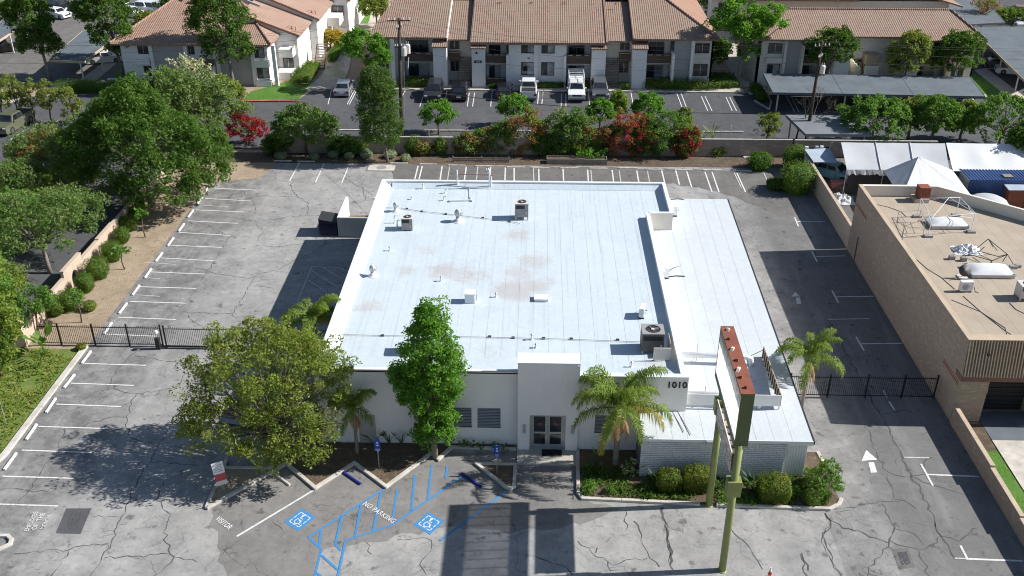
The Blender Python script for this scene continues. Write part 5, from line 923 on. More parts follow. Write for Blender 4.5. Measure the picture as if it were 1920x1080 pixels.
rr = a_roof(AB, [(11.2, 117.4, 5.9), (21.4, 117.4, 5.9), (15.6, YR, zr(YR, 117.4, 5.9)), (11.2, YR, zr(YR, 117.4, 5.9))], m_tile); MB().slab([(11.12, 117.35, 5.98), (11.34, 117.35, 5.98), (11.34, YR, 8.72), (11.12, YR, 8.72)], .22).build("rake_tile", m_tile_a, rr)
a_roof(AB, [(21.4, 117.4, 5.9), (21.4, 140, 5.9), (15.6, 140, 8.58), (15.6, YR, zr(YR, 117.4, 5.9))], m_tile_s, .2); MB().tube([(21.3, 117.5, 5.98), (15.6, YR, 8.66)], .13, 8).build("hip_tile", m_tile_a, rr)
for (x0, x1) in ((-18, -8), (-8, 15.6)): a_roof(AB, [(x0, YR, 8.57), (x1, YR, 8.57), (x1, 137, 5.8), (x0, 137, 5.8)], m_tile)
for k in range(4): MB().tube([(-19.5+.3*k, 121.5+k*1.2, 7.2+.33*k), (-19.3+.3*k, 121.7+k*1.2, 7.35+.33*k)], .05, 5).build("roof_bracket", m_rust_r, rl)
for x in (-5, -1, 3, 9.6): MB().tube([(x-.2, 125.2, 8.05), (x-.15, 125.2, 8.3), (x+.2, 125.2, 8.3), (x+.25, 125.2, 8.05)], .05, 5).build("roof_bracket", m_rust_r, rc)
# ---- left building
AA = thing("apartment_building", "two-storey apartment building with red tile roofs at the upper left", "building", (-40, 124, 0)); Yl = 117.0
MB().box(-50.3, Yl+.25, 0, -32.6, 134, 5.0).build("core", m_stucco, AA); X = lambda p: fx(p, Yl, 110)
wl = [(X(261), X(281), 3.75, 4.85), (X(266), X(283), 1.0, 2.3), (X(352), X(367), 3.75, 4.85), (X(389), X(401), 3.75, 4.85), (X(477), X(497), 3.4, 4.7), (X(479), X(502), .85, 2.2)]
wall_holes(MB(), -50.3, -32.6, 0, 5.05, Yl, Yl+.25, wl).build("wall", m_stucco, AA)
for i, w in enumerate(wl): a_window(AA, *w, Yl+.08, i > 3)
for p in (284, 349, 406, 472, 512): MB().box(X(p), Yl-.45, 0, X(p)+.42, Yl-.002, 5.0).build("fin_wall", m_stucco, AA)
MB().box(X(290), Yl-.25, 0, X(349), Yl-.003, 5.0).build("infill_wall", m_stucco_g, AA); MB().box(X(410), Yl-.2, 0, X(471), Yl-.003, 5.0).build("infill_wall", m_stucco_g, AA)
MB().box(X(261)-.4, Yl-.5, 2.6, X(282), Yl-.003, 3.2).build("bay_box", m_stucco, AA); MB().box(X(477), Yl-.55, 2.35, X(505), Yl-.003, 3.15).build("bay_box", m_stucco, AA); MB().box(X(477), Yl-.6, 0, X(506), Yl-.003, .7).build("bay_box", m_stucco, AA)
MB().slab([(X(355), Yl-1.9, 2.45), (X(403), Yl-1.9, 2.45), (X(403), Yl, 3.2), (X(355), Yl, 3.2)], .12).build("entry_roof", m_tile, AA); MB().box(X(355), Yl-1.7, 0, X(357), Yl-.01, 2.6).build("entry_pier", m_stucco, AA); MB().box(X(398), Yl-1.7, 0, X(403), Yl-.01, 2.6).build("entry_pier", m_stucco, AA); plate(AA, X(375), X(385), 3.4, 3.65, Yl, "1018", .2); MB().lathe((X(380), Yl-.1, 3.9), [(.1, 0), (.13, .15), (.02, .3)], 8).build("wall_lamp", m_dark, AA)
ez = 5.15; pk = (-38.4, 127.5, 8.3); pl = (-46.0, 127.5, 8.3)
a_roof(AA, [(-51.2, 116.3, ez), (-31.9, 116.3, ez), pk, pl], m_tile_a); a_roof(AA, [(-31.9, 116.3, ez), (-31.9, 124, ez), (-38.4, 127.5, 8.3)], m_tile_as); a_roof(AA, [(-51.2, 116.3, ez), pl, (-46, 160, 8.3), (-51.2, 160, ez)][::-1], m_tile_as)
MB().tube([(-31.9, 116.4, ez+.08), pk], .14, 8).build("hip_tile", m_tile_a, AA); MB().tube([(-51.2, 116.4, ez+.08), pl], .14, 8).build("hip_tile", m_tile_a, AA)
MB().ext([(0, 0), (5.2, 2.1), (10.4, 0)], (-45.5, 126.2, 7.4), (1, 0, 0), (0, 0, 1), (0, 1, 0), 0, .2).build("gable_wall", m_stucco_g, AA); a_roof(AA, [(-40.3, 125.6, 9.6), (-40.3, 150, 9.6), (-51.4, 150, 5.2), (-46.2, 125.6, 7.2)], m_tile_as, .2)
# stepped wings along the path, white ends lit by the sun
def wing(x0, x1, y0, y1, xr, zt, ze, side):
    MB().ext([(x0-xr, 0), (x1-xr, 0), (x1-xr, ze-.1), (0, zt-.15), (x0-xr, ze)], (xr, y0, 0), (1, 0, 0), (0, 0, 1), (0, 1, 0), 0, y1-y0).build("wing_wall", m_stucco, AA)
    r_ = a_roof(AA, [(xr, y0-.35, zt), (x1+.45, y0-.35, ze), (x1+.45, y1, ze), (xr, y1, zt)], m_tile_as, .18); MB().tube([(xr, y0-.3, zt+.06), (x1+.45, y0-.3, ze+.06)], .10, 6).build("rake_tile", m_tile_a, r_)
    for k in range(2): MB().tube([(x1-1.2+k*.5, y0+1.1, ze+.55-k*.1), (x1-1.2+k*.5, y0+1.1, ze+.9-k*.1), (x1-.8+k*.5, y0+1.2, ze+.8-k*.1), (x1-.8+k*.5, y0+1.2, ze+.4-k*.1)], .05, 5).build("roof_bracket", m_rust_r, r_)
wing(-40.0, -29.9, 121.3, 130, -36.6, 7.7, 5.0, 0); wing(-42.0, -28.9, 128.6, 139, -37.5, 9.0, 5.2, 0); wing(-42.0, -26.6, 138.6, 156, -36.5, 9.2, 5.4, 0)
MB().box(-32.5, 119.2, 0, -30.4, 121.28, .95).build("patio_wall", m_stucco, AA); MB().box(-31.9, 119.6, 2.7, -30.2, 121.28, 3.7).build("balcony_parapet", m_stucco, AA); MB().box(-30.25, 119.6, 3.7, -30.18, 121.28, 3.9).build("rail", m_trimt, AA); a_window(AA, -31.9, -30.6, .9, 2.2, 121.25); a_window(AA, -28.75, -27.2, 3.2, 4.6, 138.5); MB().box(-28.9, 135, 2.7, -27.2, 138, 3.8).build("balcony_parapet", m_stucco, AA)
a_stairs(AA, -28.6, -27.4, 123.5, 126.5, 2.6, 10)
# ---- right building
AC = thing("apartment_building", "two-storey apartment building with brown tile roof behind the right carport", "building", (39, 123, 0)); Yr_ = 118.4; XC = lambda p: fx(p, Yr_, 100)
MB().box(26.6, Yr_+1.8, 0, 52.2, 131, 5.5).build("core", m_stucco_c, AC)
MB().box(26.3, Yr_+.2, 0, XC(1470), Yr_+.45, 5.7).build("wall", m_stucco_c, AC); MB().box(26.3, Yr_+.2, 0, 26.6, 131, 5.6).build("side_wall", m_stucco_c, AC); a_window(AC, XC(1440), XC(1466), 3.95, 5.2, Yr_+.2); a_window(AC, XC(1442), XC(1466), 1.3, 2.7, Yr_+.2, True); MB().box(XC(1437), Yr_-.3, 2.9, XC(1468), Yr_+.19, 3.5).build("bay_box", m_stucco_c, AC)
MB().box(XC(1469), Yr_-.3, 0, XC(1474), Yr_+.4, 5.7).build("fin_wall", m_stucco_c, AC); MB().box(XC(1474), Yr_+.1, 0, XC(1500), Yr_+.35, 5.7).build("infill_wall", m_stucco_g, AC); MB().box(XC(1500), Yr_-1, 0, XC(1504), Yr_+.4, 5.2).build("fin_wall", m_stucco_c, AC); a_balcony(AC, XC(1504), XC(1560), Yr_, zf)
a_tower(AC, XC(1561), XC(1590), 117.1, 119.8, 4.9, SL); plate(AC, XC(1570), XC(1582), 3.35, 3.7, 117.1, "1050", .28)
a_stairs(AC, XC(1612), XC(1626), 117.5, 120.0, 3.0, 12); MB().box(XC(1594), 120.0, 0, XC(1695), 120.2, 5.6).build("recess_wall", m_stucco, AC)
mb = MB(); n = 10
for k in range(n):
    t0, t1 = R(180+90*k/n), R(180+90*(k+1)/n); cx_, cy_ = XC(1613), 119.0
    mb.prism([(cx_+1.35*math.cos(t0), cy_+1.9*math.sin(t0)), (cx_+1.35*math.cos(t1), cy_+1.9*math.sin(t1)), (cx_+1.15*math.cos(t1), cy_+1.7*math.sin(t1)), (cx_+1.15*math.cos(t0), cy_+1.7*math.sin(t0))], 0, 4.1-1.6*k/n)
mb.build("curved_stair_wall", m_stucco_y, AC); MB().box(XC(1626), 118.2, 0, XC(1652), 118.4, 2.6).build("stair_wall", m_stucco, AC); MB().box(XC(1626), 118.4, 2.7, XC(1650), 120, 3.9).build("landing_parapet", m_trimt, AC); a_window(AC, XC(1595), XC(1602), 3.9, 5.3, 119.95)
a_tower(AC, XC(1697), XC(1719), 117.1, 119.8, 4.9, SL, m_stucco); MB().box(XC(1686), 117.6, 0, XC(1697), 120, 2.9).build("patio_wall", m_stucco_y, AC); a_balcony(AC, XC(1720), XC(1780), Yr_, zf); MB().box(XC(1780), Yr_-.2, 0, XC(1786), Yr_+.5, 2.6).build("fin_wall", m_stucco_y, AC); MB().box(XC(1786), Yr_+.2, 0, 52.2, Yr_+.45, 5.6).build("wall", m_stucco_c, AC); a_window(AC, XC(1792), XC(1815), 1.0, 2.4, Yr_+.2); MB().box(XC(1790), Yr_-.6, .4, XC(1820), Yr_+.19, .9).build("bay_box", m_stucco_c, AC)
MB().box(52.0, Yr_+.2, 0, 52.2, 131, 5.6).build("side_wall", m_stucco_c, AC)
r_ = a_roof(AC, [(25.9, 117.8, 5.85), (XC(1560), 117.8, 5.85), (XC(1560), 124.8, 7.8), (30.9, 124.8, 7.8)], m_tile); a_roof(AC, [(XC(1560), 118.6, 6.05), (XC(1697), 118.6, 6.05), (XC(1697), 124.8, 7.8), (XC(1560), 124.8, 7.8)], m_tile); r2 = a_roof(AC, [(XC(1697), 117.8, 5.85), (52.9, 117.8, 5.85), (50.6, 124.8, 7.8), (XC(1697), 124.8, 7.8)], m_tile)
a_roof(AC, [(52.9, 117.8, 5.85), (52.9, 131.5, 5.85), (50.6, 124.8, 7.8)], m_tile_s); a_roof(AC, [(30.9, 124.8, 7.8), (50.6, 124.8, 7.8), (52.9, 131.5, 5.85), (25.9, 131.5, 5.85)], m_tile); a_roof(AC, [(25.9, 117.8, 5.85), (30.9, 124.8, 7.8), (25.9, 131.5, 5.85)], m_tile_s); MB().tube([(30.9, 124.8, 7.86), (50.6, 124.8, 7.86)], .13, 8).build("ridge_tile", m_tile_a, r_); MB().tube([(52.8, 117.9, 5.93), (50.6, 124.8, 7.86)], .13, 8).build("hip_tile", m_tile_a, r2)
MB().ext([(0, 0), (.8, 1.2), (1.6, 0)], (27.4, 121.6, 6.9), (1, 0, 0), (0, 0, 1), (0, 1, 0), 0, .6).build("roof_dormer", m_tile_a, AC)
# ---- building behind it
AD = thing("apartment_building", "far apartment building with ribbed brown roof and dark gable at the upper right", "building", (44, 146, 0)); MB().box(30, 139, 0, 56, 152, 5.6).build("wall", m_stucco_c, AD)
a_window(AD, 31, 32.6, 3.8, 5, 138.98); a_window(AD, 31, 32.6, .9, 2.2, 138.98)
r_ = a_roof(AD, [(29.5, 138.2, 5.9), (43.5, 138.2, 5.9), (43.5, 146, 8.6), (33, 146, 8.6)], m_tile)
for k in range(16): q = 31+k*.8; MB().tube([(q, 138.2, 5.96), (q+.25*(q < 34)*4, 146, 8.66)], .07, 5).build("batten", m_trim, r_)
MB().ext([(0, 0), (5, 2.3), (10, 0)], (41, 138.6, 5.9), (1, 0, 0), (0, 0, 1), (0, 1, 0), 0, .25).build("gable", m_stucco_g, AD); a_roof(AD, [(40.4, 138.0, 5.85), (46, 138.0, 8.45), (46, 152, 8.45), (40.4, 152, 5.85)], m_tile_s); a_roof(AD, [(46, 138.0, 8.45), (57.5, 138.0, 5.2), (57.5, 152, 5.2), (46, 152, 8.45)], m_tile_s)
# white fragment of another house at the upper right of the big tree
AE = thing("apartment_building", "white corner of a house behind the loose tree at the top", "building", (27, 150, 0)); MB().box(24, 141, 0, 29, 150, 5.4).build("wall", m_stucco, AE); a_roof(AE, [(23.5, 140.4, 5.5), (29.5, 140.4, 5.5), (29.5, 150, 7.9), (23.5, 150, 7.9)], m_tile); a_window(AE, 25, 26.6, 3.5, 4.8, 140.98); a_window(AE, 25, 26.6, .9, 2.2, 140.98)
# ------------------------------------------------------------------ carports
m_roofl = M('pale grey carport roofing', (.21, .225, .24), .9, .2, .6, .3, 40)
def carport(label, pts, slope_dz, posts, fascia, rm=None):
    """pts: four roof corners (x,y,z); every roof is decked in lengths, with fascia boards and posts"""
    t = thing("carport", label, "carport", (sum(p[0] for p in pts)/4, sum(p[1] for p in pts)/4, 0), 0, "grey roofed carports"); a, b, c, d = [Vector(p) for p in pts]
    L = (b-a).length; n = max(2, int(L/6))
    for k in range(n): u, v = k/n, (k+1)/n-.002; MB().slab([a.lerp(b, u), a.lerp(b, v), d.lerp(c, v), d.lerp(c, u)], .08).build("roof_length", rm or m_greyroof, t)
    for p, q in ((a, b), (b, c), (c, d), (d, a)):
        dd = (q-p).normalized(); up = Vector((0, 0, 1)); nn = dd.cross(up); MB().add([p+nn*.03+up*.03, q+nn*.03+up*.03, q+nn*.03-up*.26, p+nn*.03-up*.26, p-nn*.03+up*.03, q-nn*.03+up*.03, q-nn*.03-up*.26, p-nn*.03-up*.26], [(3,2,1,0),(4,5,6,7),(0,1,5,4),(1,2,6,5),(2,3,7,6),(3,0,4,7)]).build("fascia_board", fascia, t)
    for (x, y, z) in posts: MB().box(x-.07, y-.07, 0, x+.07, y+.07, z).build("post", m_stucco_c, t)
    return t
carport("long grey carport roof in front of the right apartment building", [(26.2, 108.2, 2.45), (49.3, 107.4, 2.45), (50.2, 114.3, 2.6), (26.4, 114.8, 2.6)], 0, [(27, 109, 2.4), (27, 114, 2.5), (34.5, 108.9, 2.4), (42, 108.6, 2.4), (48.6, 108.2, 2.4), (34.5, 114, 2.5), (42, 114, 2.5)], m_greyroof)
carport("short grey carport roof at the foot of the leaning utility pole", [(26.9, 95.3, 2.3), (33.5, 95.4, 2.3), (33.5, 100.4, 2.5), (26.0, 100.5, 2.5)], 0, [(26.4, 99.8, 2.4), (27.3, 96, 2.2), (33, 96, 2.2)], m_roofl, m_roofl)
carport("grey carport roof running away along the right edge, nearer one", [P(1921,150,2.5), P(2010,110,2.5), P(1930,50,2.5), P(1820,52,2.5)], 0, [(*P(x, y, 2.4)[:2], 2.4) for x, y in ((1850,75),(1880,103),(1912,135))], m_trimt)
carport("grey carport roof at the top right corner beyond the small bare tree", [P(1818,46,2.5), P(1885,42,2.5), P(1830,-20,2.5), P(1720,-20,2.5)], 0, [(*P(x, y, 2.4)[:2], 2.4) for x, y in ((1830,48),(1735,2))], m_greyroof)
carport("grey carport roof with tan fascia left of the red tiled building", [P(92,112,2.5), P(157,115,2.5), P(232,58,2.5), P(155,58,2.5)], 0, [(*P(x, y, 2.4)[:2], 2.4) for x, y in ((150,116),(187,98),(225,68))], m_trimt)
carport("grey carport roof with tan fascia at the left edge", [P(-70,112,2.5), P(0,74,2.5), P(38,50,2.5), P(20,22,2.5)], 0, [(*P(x, y, 2.4)[:2], 2.4) for x, y in ((18,66),(-20,88))], m_trimt)
# ------------------------------------------------------------------ left stucco wall with arch, pillar
LW = thing("stucco_wall", "low tan stucco wall with an arched drain opening along the left dirt strip", "wall", (-36, 72, 0))
mb = MB(); pts = [P(70,600)[:2], P(130,535)[:2], P(150,515)[:2], P(190,470)[:2], P(250,395)[:2]]; a0, a1 = Vector((-35.9, 58.5)), Vector((-36.1, 88))
def seg(y0, y1, h, arch=False):
    x = -35.9; cc = m_stucco_t
    if arch:
        poly = [(0, 0), (0, h), (y1-y0, h), (y1-y0, 0)] ; m_ = (y1-y0)/2; ring = [(m_+.55*math.cos(q), .35+.75*math.sin(q)) for q in [R(180)*i/10 for i in range(11)]]
        poly = [(0, 0), (0, h), (y1-y0, h), (y1-y0, 0), (m_+.55, 0)] + ring + [(m_-.55, 0)]
        MB().ext(poly, (x, y0, 0), (0, 1, 0), (0, 0, 1), (1, 0, 0), 0, .22).build("arched_panel", cc, LW)
    else: MB().box(x, y0, 0, x+.22, y1, h).build("wall_panel", cc, LW)
    MB().box(x-.05, y0+.01, h, x+.27, y1-.01, h+.08).build("cap", m_stucco_t, LW)
y = 58.6
for k in range(9): seg(y, y+3.25, [1.1, 1.2, 1.75, 1.2, 1.3, 1.2, 1.25, 1.2, 1.2][k], k == 2); y += 3.25
PL = thing("stucco_pillar", "tan stucco end pillar with curved shoulder beside the left fence", "pillar", (-36.2, 57.2, 0)); prof = [(0, 0), (1.9, 0), (1.9, 1.2), (1.75, 1.65), (1.35, 1.95), (0, 2.0), (-.9, 2.0), (-.9, 1.85), (0, 1.8)]
MB().ext(prof, (-37.0, 57.2, 0), (.9, .1, 0), (0, 0, 1), (-.1, .9, 0), 0, .8).build("pillar_body", m_stucco_t, PL)
# raised planter box and green fence in the rear bed
a, b = P(1025, 308), P(1138, 310); t = thing("raised_bed", "grey timber raised bed with soil at the rear planting strip", "planter", ((a[0]+b[0])/2, a[1]+.4, 0)); w = b[0]-a[0]
for (x0, y0, x1, y1) in ((-w/2, 0, w/2, .06), (-w/2, .9, w/2, .96), (-w/2, .06, -w/2+.06, .9), (w/2-.06, .06, w/2, .9)): MB().box(x0, y0-.4, 0, x1, y1-.4, .55).build("side_board", m_plank, t, True)
MB().box(-w/2+.06, -.34, 0, w/2-.06, .5, .42).build("soil", m_mulch, t, True)
a, b = P(848, 306), P(955, 308); t = thing("raised_bed", "low timber bed edging behind the dark stalls at the rear", "planter", ((a[0]+b[0])/2, a[1]+.3, 0)); w = b[0]-a[0]
for z in (.1, .32): MB().box(-w/2, 0, z, w/2, .07, z+.16).build("side_board", m_plank, t, True)
for q in (-w/2, 0, w/2-.1): MB().box(q, .07, 0, q+.1, .17, .6).build("post", m_plank, t, True)
a, b = P(852, 291), P(916, 292); t = thing("mesh_fence", "short green mesh fence panel in the rear bed", "fence", ((a[0]+b[0])/2, a[1], 0)); w = b[0]-a[0]
for q in (-w/2, 0, w/2): MB().tube([(q, 0, 0), (q, 0, 1.3)], .03, 6).build("post", m_greend, t, True)
for z in (.1, .7, 1.25): MB().tube([(-w/2, 0, z), (w/2, 0, z)], .02, 5).build("rail", m_greend, t, True)
for k in range(24): q = -w/2 + (k+.5)*w/24; MB().tube([(q, .01, .1), (q, .01, 1.25)], .008, 4).build("mesh_wire", m_greend, t, True)
# ------------------------------------------------------------------ vegetation
def leaves_mesh(name, C, N, size, aspect, mats, rs, midx=None):
    n = len(C); up = rs.normal(size=(n, 3)); a = np.cross(N, up); a /= np.linalg.norm(a, axis=1)[:, None] + 1e-9; b = np.cross(N, a)
    s = (size*rs.uniform(.5, 1.45, n))[:, None]; a = a*s; b = b*s*aspect
    fold = N*s*.22
    v = np.stack([C - a, C - b*.9 + fold*.0, C + a - fold, C + b*.9], 1).reshape(-1, 3)
    me = bpy.data.meshes.new(name); me.vertices.add(4*n); me.vertices.foreach_set("co", v.astype(np.float32).ravel())
    me.loops.add(4*n); me.loops.foreach_set("vertex_index", np.arange(4*n, dtype=np.int32)); me.polygons.add(n); me.polygons.foreach_set("loop_start", np.arange(0, 4*n, 4, dtype=np.int32)); me.polygons.foreach_set("loop_total", np.full(n, 4, dtype=np.int32))
    mats = mats if isinstance(mats, (list, tuple)) else [mats]
    for m in mats: me.materials.append(m)
    if midx is not None: me.polygons.foreach_set("material_index", midx.astype(np.int32))
    me.update(calc_edges=True); return me
def sph(rs, n): d = rs.normal(size=(n, 3)); return d/np.linalg.norm(d, axis=1)[:, None]
def clumps(lobes, nc, rs, lo=.62, floor=-.55):
    L = np.array(lobes, float); w = (L[:, 3]*L[:, 4]*L[:, 5])**.667; k = rs.choice(len(L), nc*3, p=w/w.sum()); d = sph(rs, nc*3); rad = rs.uniform(lo, 1.0, nc*3)*np.where(rs.uniform(size=nc*3) < .14, 1.2, 1.0)
    c = L[k, :3] + d*L[k, 3:]*rad[:, None]; ok = d[:, 2] > floor
    for i, l in enumerate(L): ok &= ~((k != i) & ((((c-l[:3])/(l[3:]*.72))**2).sum(1) < 1))
    return c[ok][:nc]
def foliage(name, lobes, nc, per, cr, leaf, mats, rs, aspect=.5, lo=.62, floor=-.55, squash=.8, outward=.45, frac=None):
    c = clumps(lobes, nc, rs, lo, floor); k = len(c); r = cr*rs.uniform(.6, 1.35, k); d = sph(rs, k*per); d[:, 2] += .25; d /= np.linalg.norm(d, axis=1)[:, None]
    idx = np.repeat(np.arange(k), per); rr = (r[idx]*rs.uniform(.35, 1.0, k*per)**.6)[:, None]; C = c[idx] + d*rr*np.array([1, 1, squash]); N = d*outward + sph(rs, k*per)*.6 + np.array([0, 0, .25]); N /= np.linalg.norm(N, axis=1)[:, None]
    mi = None
    if frac is not None: mi = (rs.uniform(size=k) < frac)[idx].astype(int)
    return leaves_mesh(name, C, N, leaf, aspect, mats, rs, mi), c
def tree(label, base, lobes, mat, nc=150, per=60, cr=.6, leaf=.14, seed=1, tr=.16, tm=None, name="broadleaf_tree", lean=(0, 0), group=None, limbs=12, fork=.35, **kw):
    rs = np.random.RandomState(seed); me, c = foliage("crown", lobes, nc, per, cr, leaf, mat, rs, **kw); x, y = base[0], base[1]; t = thing(name, label, "tree", (x, y, 0), rs.uniform(0, 0), group)
    link("crown", me, None, t); mb = MB(); zt = np.mean([l[2] for l in lobes]); cx, cy = np.mean([l[0] for l in lobes]), np.mean([l[1] for l in lobes]); f = Vector((cx*fork + lean[0], cy*fork + lean[1], zt*fork + .3)); top = Vector((cx*.8, cy*.8, zt*1.05))
    mb.tube([(0, 0, -.1), tuple(f*.5 + Vector((rs.uniform(-.1, .1), rs.uniform(-.1, .1), 0))), f, f.lerp(top, .55), top], [tr*1.25, tr, tr*.85, tr*.5, tr*.18], 9)
    for q in rs.choice(len(c), min(limbs, len(c)), replace=False):
        e = Vector(c[q]); s = f.lerp(top, rs.uniform(0, .55)); m = s.lerp(e, .5) + Vector((rs.uniform(-.2, .2), rs.uniform(-.2, .2), rs.uniform(.0, .35))); mb.tube([s, m, e], [tr*.45, tr*.3, tr*.08], 6)
    mb.build("trunk", tm or m_bark, t, True, smooth=True); return t
def bush(label, px, py, r, h, mat, seed=1, sq=2.6, leaf=.06, n=1500, name="round_shrub", ry=None, world=None, group=None, cat="shrub", z0=0.0):
    """clipped shrub: leaves on a full superellipsoid skin round a twig frame"""
    rs = np.random.RandomState(seed); a = world or P(px, py, h/2+z0); t = thing(name, label, cat, (a[0], a[1], z0), 0, group); n = int(n*1.6); d = sph(rs, n); k = (np.abs(d)**sq).sum(1)**(-1/sq); p = d*k[:, None]; sc = np.array([r, ry or r, h/2]); C = p*sc*rs.uniform(.72, 1.05, n)[:, None]; C += .06*r*np.sin(C*7/r + seed); C[:, 2] += h/2; C[:, 2] = np.maximum(C[:, 2], .02)
    N = d*.8 + sph(rs, n)*.5; N /= np.linalg.norm(N, axis=1)[:, None]; link("foliage", leaves_mesh("foliage", C, N, leaf*.9, .6, mat, rs), None, t)
    mb = MB(); q = [(r*.76*math.cos(i*.785)*((abs(math.cos(i*.785))**sq+abs(math.sin(i*.785))**sq)**(-1/sq)), (ry or r)*.76*math.sin(i*.785)*((abs(math.cos(i*.785))**sq+abs(math.sin(i*.785))**sq)**(-1/sq))) for i in range(8)]
    A = [(x*.75, y*.75, 0) for x, y in q] + [(x, y, h*.35) for x, y in q] + [(x, y, h*.62) for x, y in q] + [(x*.7, y*.7, h*.78) for x, y in q]
    mb.add(A, [(8*j+i, 8*j+(i+1) % 8, 8*j+8+(i+1) % 8, 8*j+8+i) for j in range(3) for i in range(8)] + [tuple(range(24, 32))]); mb.build("twigs", mat, t, True); return t
def frond_mesh(name, L, droop, rise, mats, rs, nl=64, ll=.72, dead=False):
    pts = []; p = Vector((0, 0, 0)); ang = rise; n = 12
    for i in range(n+1): pts.append(p.copy()); p = p + Vector((math.cos(ang), 0, math.sin(ang)))*L/n; ang -= droop/n*(.45+1.1*i/n)
    mb = MB(); mb.tube([tuple(q) for q in pts], [.03*(1-i/(n+1))+.006 for i in range(n+1)], 5)
    for k in range(nl):
        u = .12 + .88*k/nl; f = u*n; i = min(int(f), n-1); q = pts[i].lerp(pts[i+1], f-i); d = (pts[i+1]-pts[i]).normalized(); l = ll*math.sin(math.pi*(.15+.8*u))**.7
        for s in (-1, 1):
            lf = l*rs.uniform(.75, 1.2); out = Vector((0, s, 0)); dirv = (d*rs.uniform(.3, .6) + out*rs.uniform(.45, .8) + Vector((0, 0, rs.uniform(-.5, .3)))).normalized(); m = q + dirv*lf*.42; e = m + (dirv*.35 + d*.1 + Vector((0, 0, -1.0))).normalized()*lf*.62; w = d*.02
            mb.add([q-w, q+w, m+w*1.2, e, m-w*1.2], [(0, 1, 2, 4), (4, 2, 3)])
    return mb.mesh(name, mats)
FR = {}
def fronds(key, L, mats, dead=False):
    if key not in FR: rs = np.random.RandomState(len(FR)+3); FR[key] = [frond_mesh("frond", L, R(dr), R(ri), mats, rs, dead=dead) for dr, ri in (((120, 82), (150, 62), (150, 40), (125, 12)) if not dead else ((60, -55), (40, -75)))]
    return FR[key]
def palm(label, x, y, hz, sc, seed, n=14, tr=.13, yellow=3, dead=2, L=2.7, lean=(0, 0)):
    rs = np.random.RandomState(seed); t = thing("queen_palm", label, "palm", (x, y, 0)); top = Vector((lean[0], lean[1], hz)); mb = MB(); m = 10
    mb.tube([tuple(Vector((0, 0, 0)).lerp(top, i/m)) for i in range(m+1)], [tr*(1.25 - .4*i/m + .05*(i % 2)) for i in range(m+1)], 10); mb.build("trunk", m_barkg, t, True, smooth=True); MB().tube([tuple(top), tuple(top + Vector((0, 0, .5)))], [tr*.75, tr*.4], 8).build("crownshaft", L_palm, t, True)
    for k in range(n):
        lv = [0, 1, 1, 2, 1, 2, 2, 3, 0, 2][k % 10]; key = ("y", L) if k % 10 in (7, 5, 9) and yellow > 0 and k < yellow*4 else ("g", L); o = link("frond", fronds(key, L, L_palmy if key[0] == "y" else L_palm)[lv], None, t, tuple(top + Vector((0, 0, .3))), (0, 0, k*2.399 + rs.uniform(-.2, .2)), sc*rs.uniform(.85, 1.1))
    for k in range(dead): link("dead_frond", fronds(("d", L), L*.7, L_dead, True)[k % 2], None, t, tuple(top + Vector((0, 0, .05))), (0, 0, rs.uniform(0, 6.28)), sc*.85)
    return t
def strap_plant(label, px, py, n=12, h=1.1, seed=1, mat=None, name="bird_of_paradise", group="strap-leaved plants in the front beds", w=.14, z0=.07, cat="plant"):
    rs = np.random.RandomState(seed); a = P(px, py, z0); t = thing(name, label, cat, (a[0], a[1], z0), 0, group)
    for k in range(n):
        th = rs.uniform(0, 6.28); e = rs.uniform(.15, .75); l = h*rs.uniform(.75, 1.2); d = Vector((math.cos(th)*e, math.sin(th)*e, 1)).normalized(); s = d*l*.55; sd = Vector((-math.sin(th), math.cos(th), 0))*w*.5*rs.uniform(.8, 1.2); d2 = (d + Vector((math.cos(th), math.sin(th), -.25))*.45).normalized(); m, q = s + d2*l*.22, s + d2*l*.5
        MB().tube([(0, 0, 0), tuple(s)], .012, 4).add([s, m+sd, q, m-sd], [(0, 1, 2, 3)]).build("leaf", mat or L_strel, t, True)
    return t
def tuft(label, px, py, r, h, mat, n, seed, leaf=.07, z0=.07, name="leafy_plant", group=None, asp=.5, world=None):
    """loose low plant: leaves spread through a dome on a few stems"""
    rs = np.random.RandomState(seed); a = world or P(px, py, z0 + h*.4); t = thing(name, label, "plant", (a[0], a[1], z0), 0, group); me, c = foliage("foliage", [(0, 0, h*.5, r, r, h*.5)], max(6, n//14), 14, r*.3, leaf, mat, rs, asp, .2, -.9); link("foliage", me, None, t); mb = MB()
    for q in rs.choice(len(c), min(5, len(c)), replace=False): mb.tube([(0, 0, -.02), tuple(c[q])], .015, 4)
    mb.build("stems", m_bark, t, True); return t
# ---- front of the building
c = P(505, 735, 4.6); tree("broad olive green tree with yellowing leaves left of the building front", c, [(0, 0, 4.4, 4.7, 4.2, 3.5), (-1.8, .6, 5.6, 2.9, 2.8, 2.3), (2.2, .4, 5.9, 2.7, 2.6, 2.2), (-.2, 1, 6.6, 2.9, 2.6, 1.9), (-2.9, -1.4, 3.4, 2.3, 2.0, 1.8), (2.0, -2, 3.2, 2.2, 1.8, 1.9), (0, -2.4, 2.6, 2.0, 1.5, 1.6)], [L_olive, L_yel], 500, 80, .5, .085, 11, .2, m_barkg, lo=.4, frac=.22, limbs=90, fork=.2, outward=.3)
tree("bright green upright tree against the front wall", (-5.75, 46.0), [(0, .1, 2.6, 1.35, 1.0, 1.7), (-.2, .1, 4.9, 1.75, 1.1, 1.7), (.4, .1, 5.9, 1.5, 1.1, 1.8), (-.1, .1, 7.4, 1.5, 1.3, 1.9), (.1, .1, 9.0, .95, .95, 1.5), (-1.7, .2, 5.6, .8, .8, .7), (-.1, .1, 10.0, .4, .4, .7)], L_bright, 360, 90, .40, .09, 12, .14, m_barkg, lo=.62, outward=.55, floor=-.8)
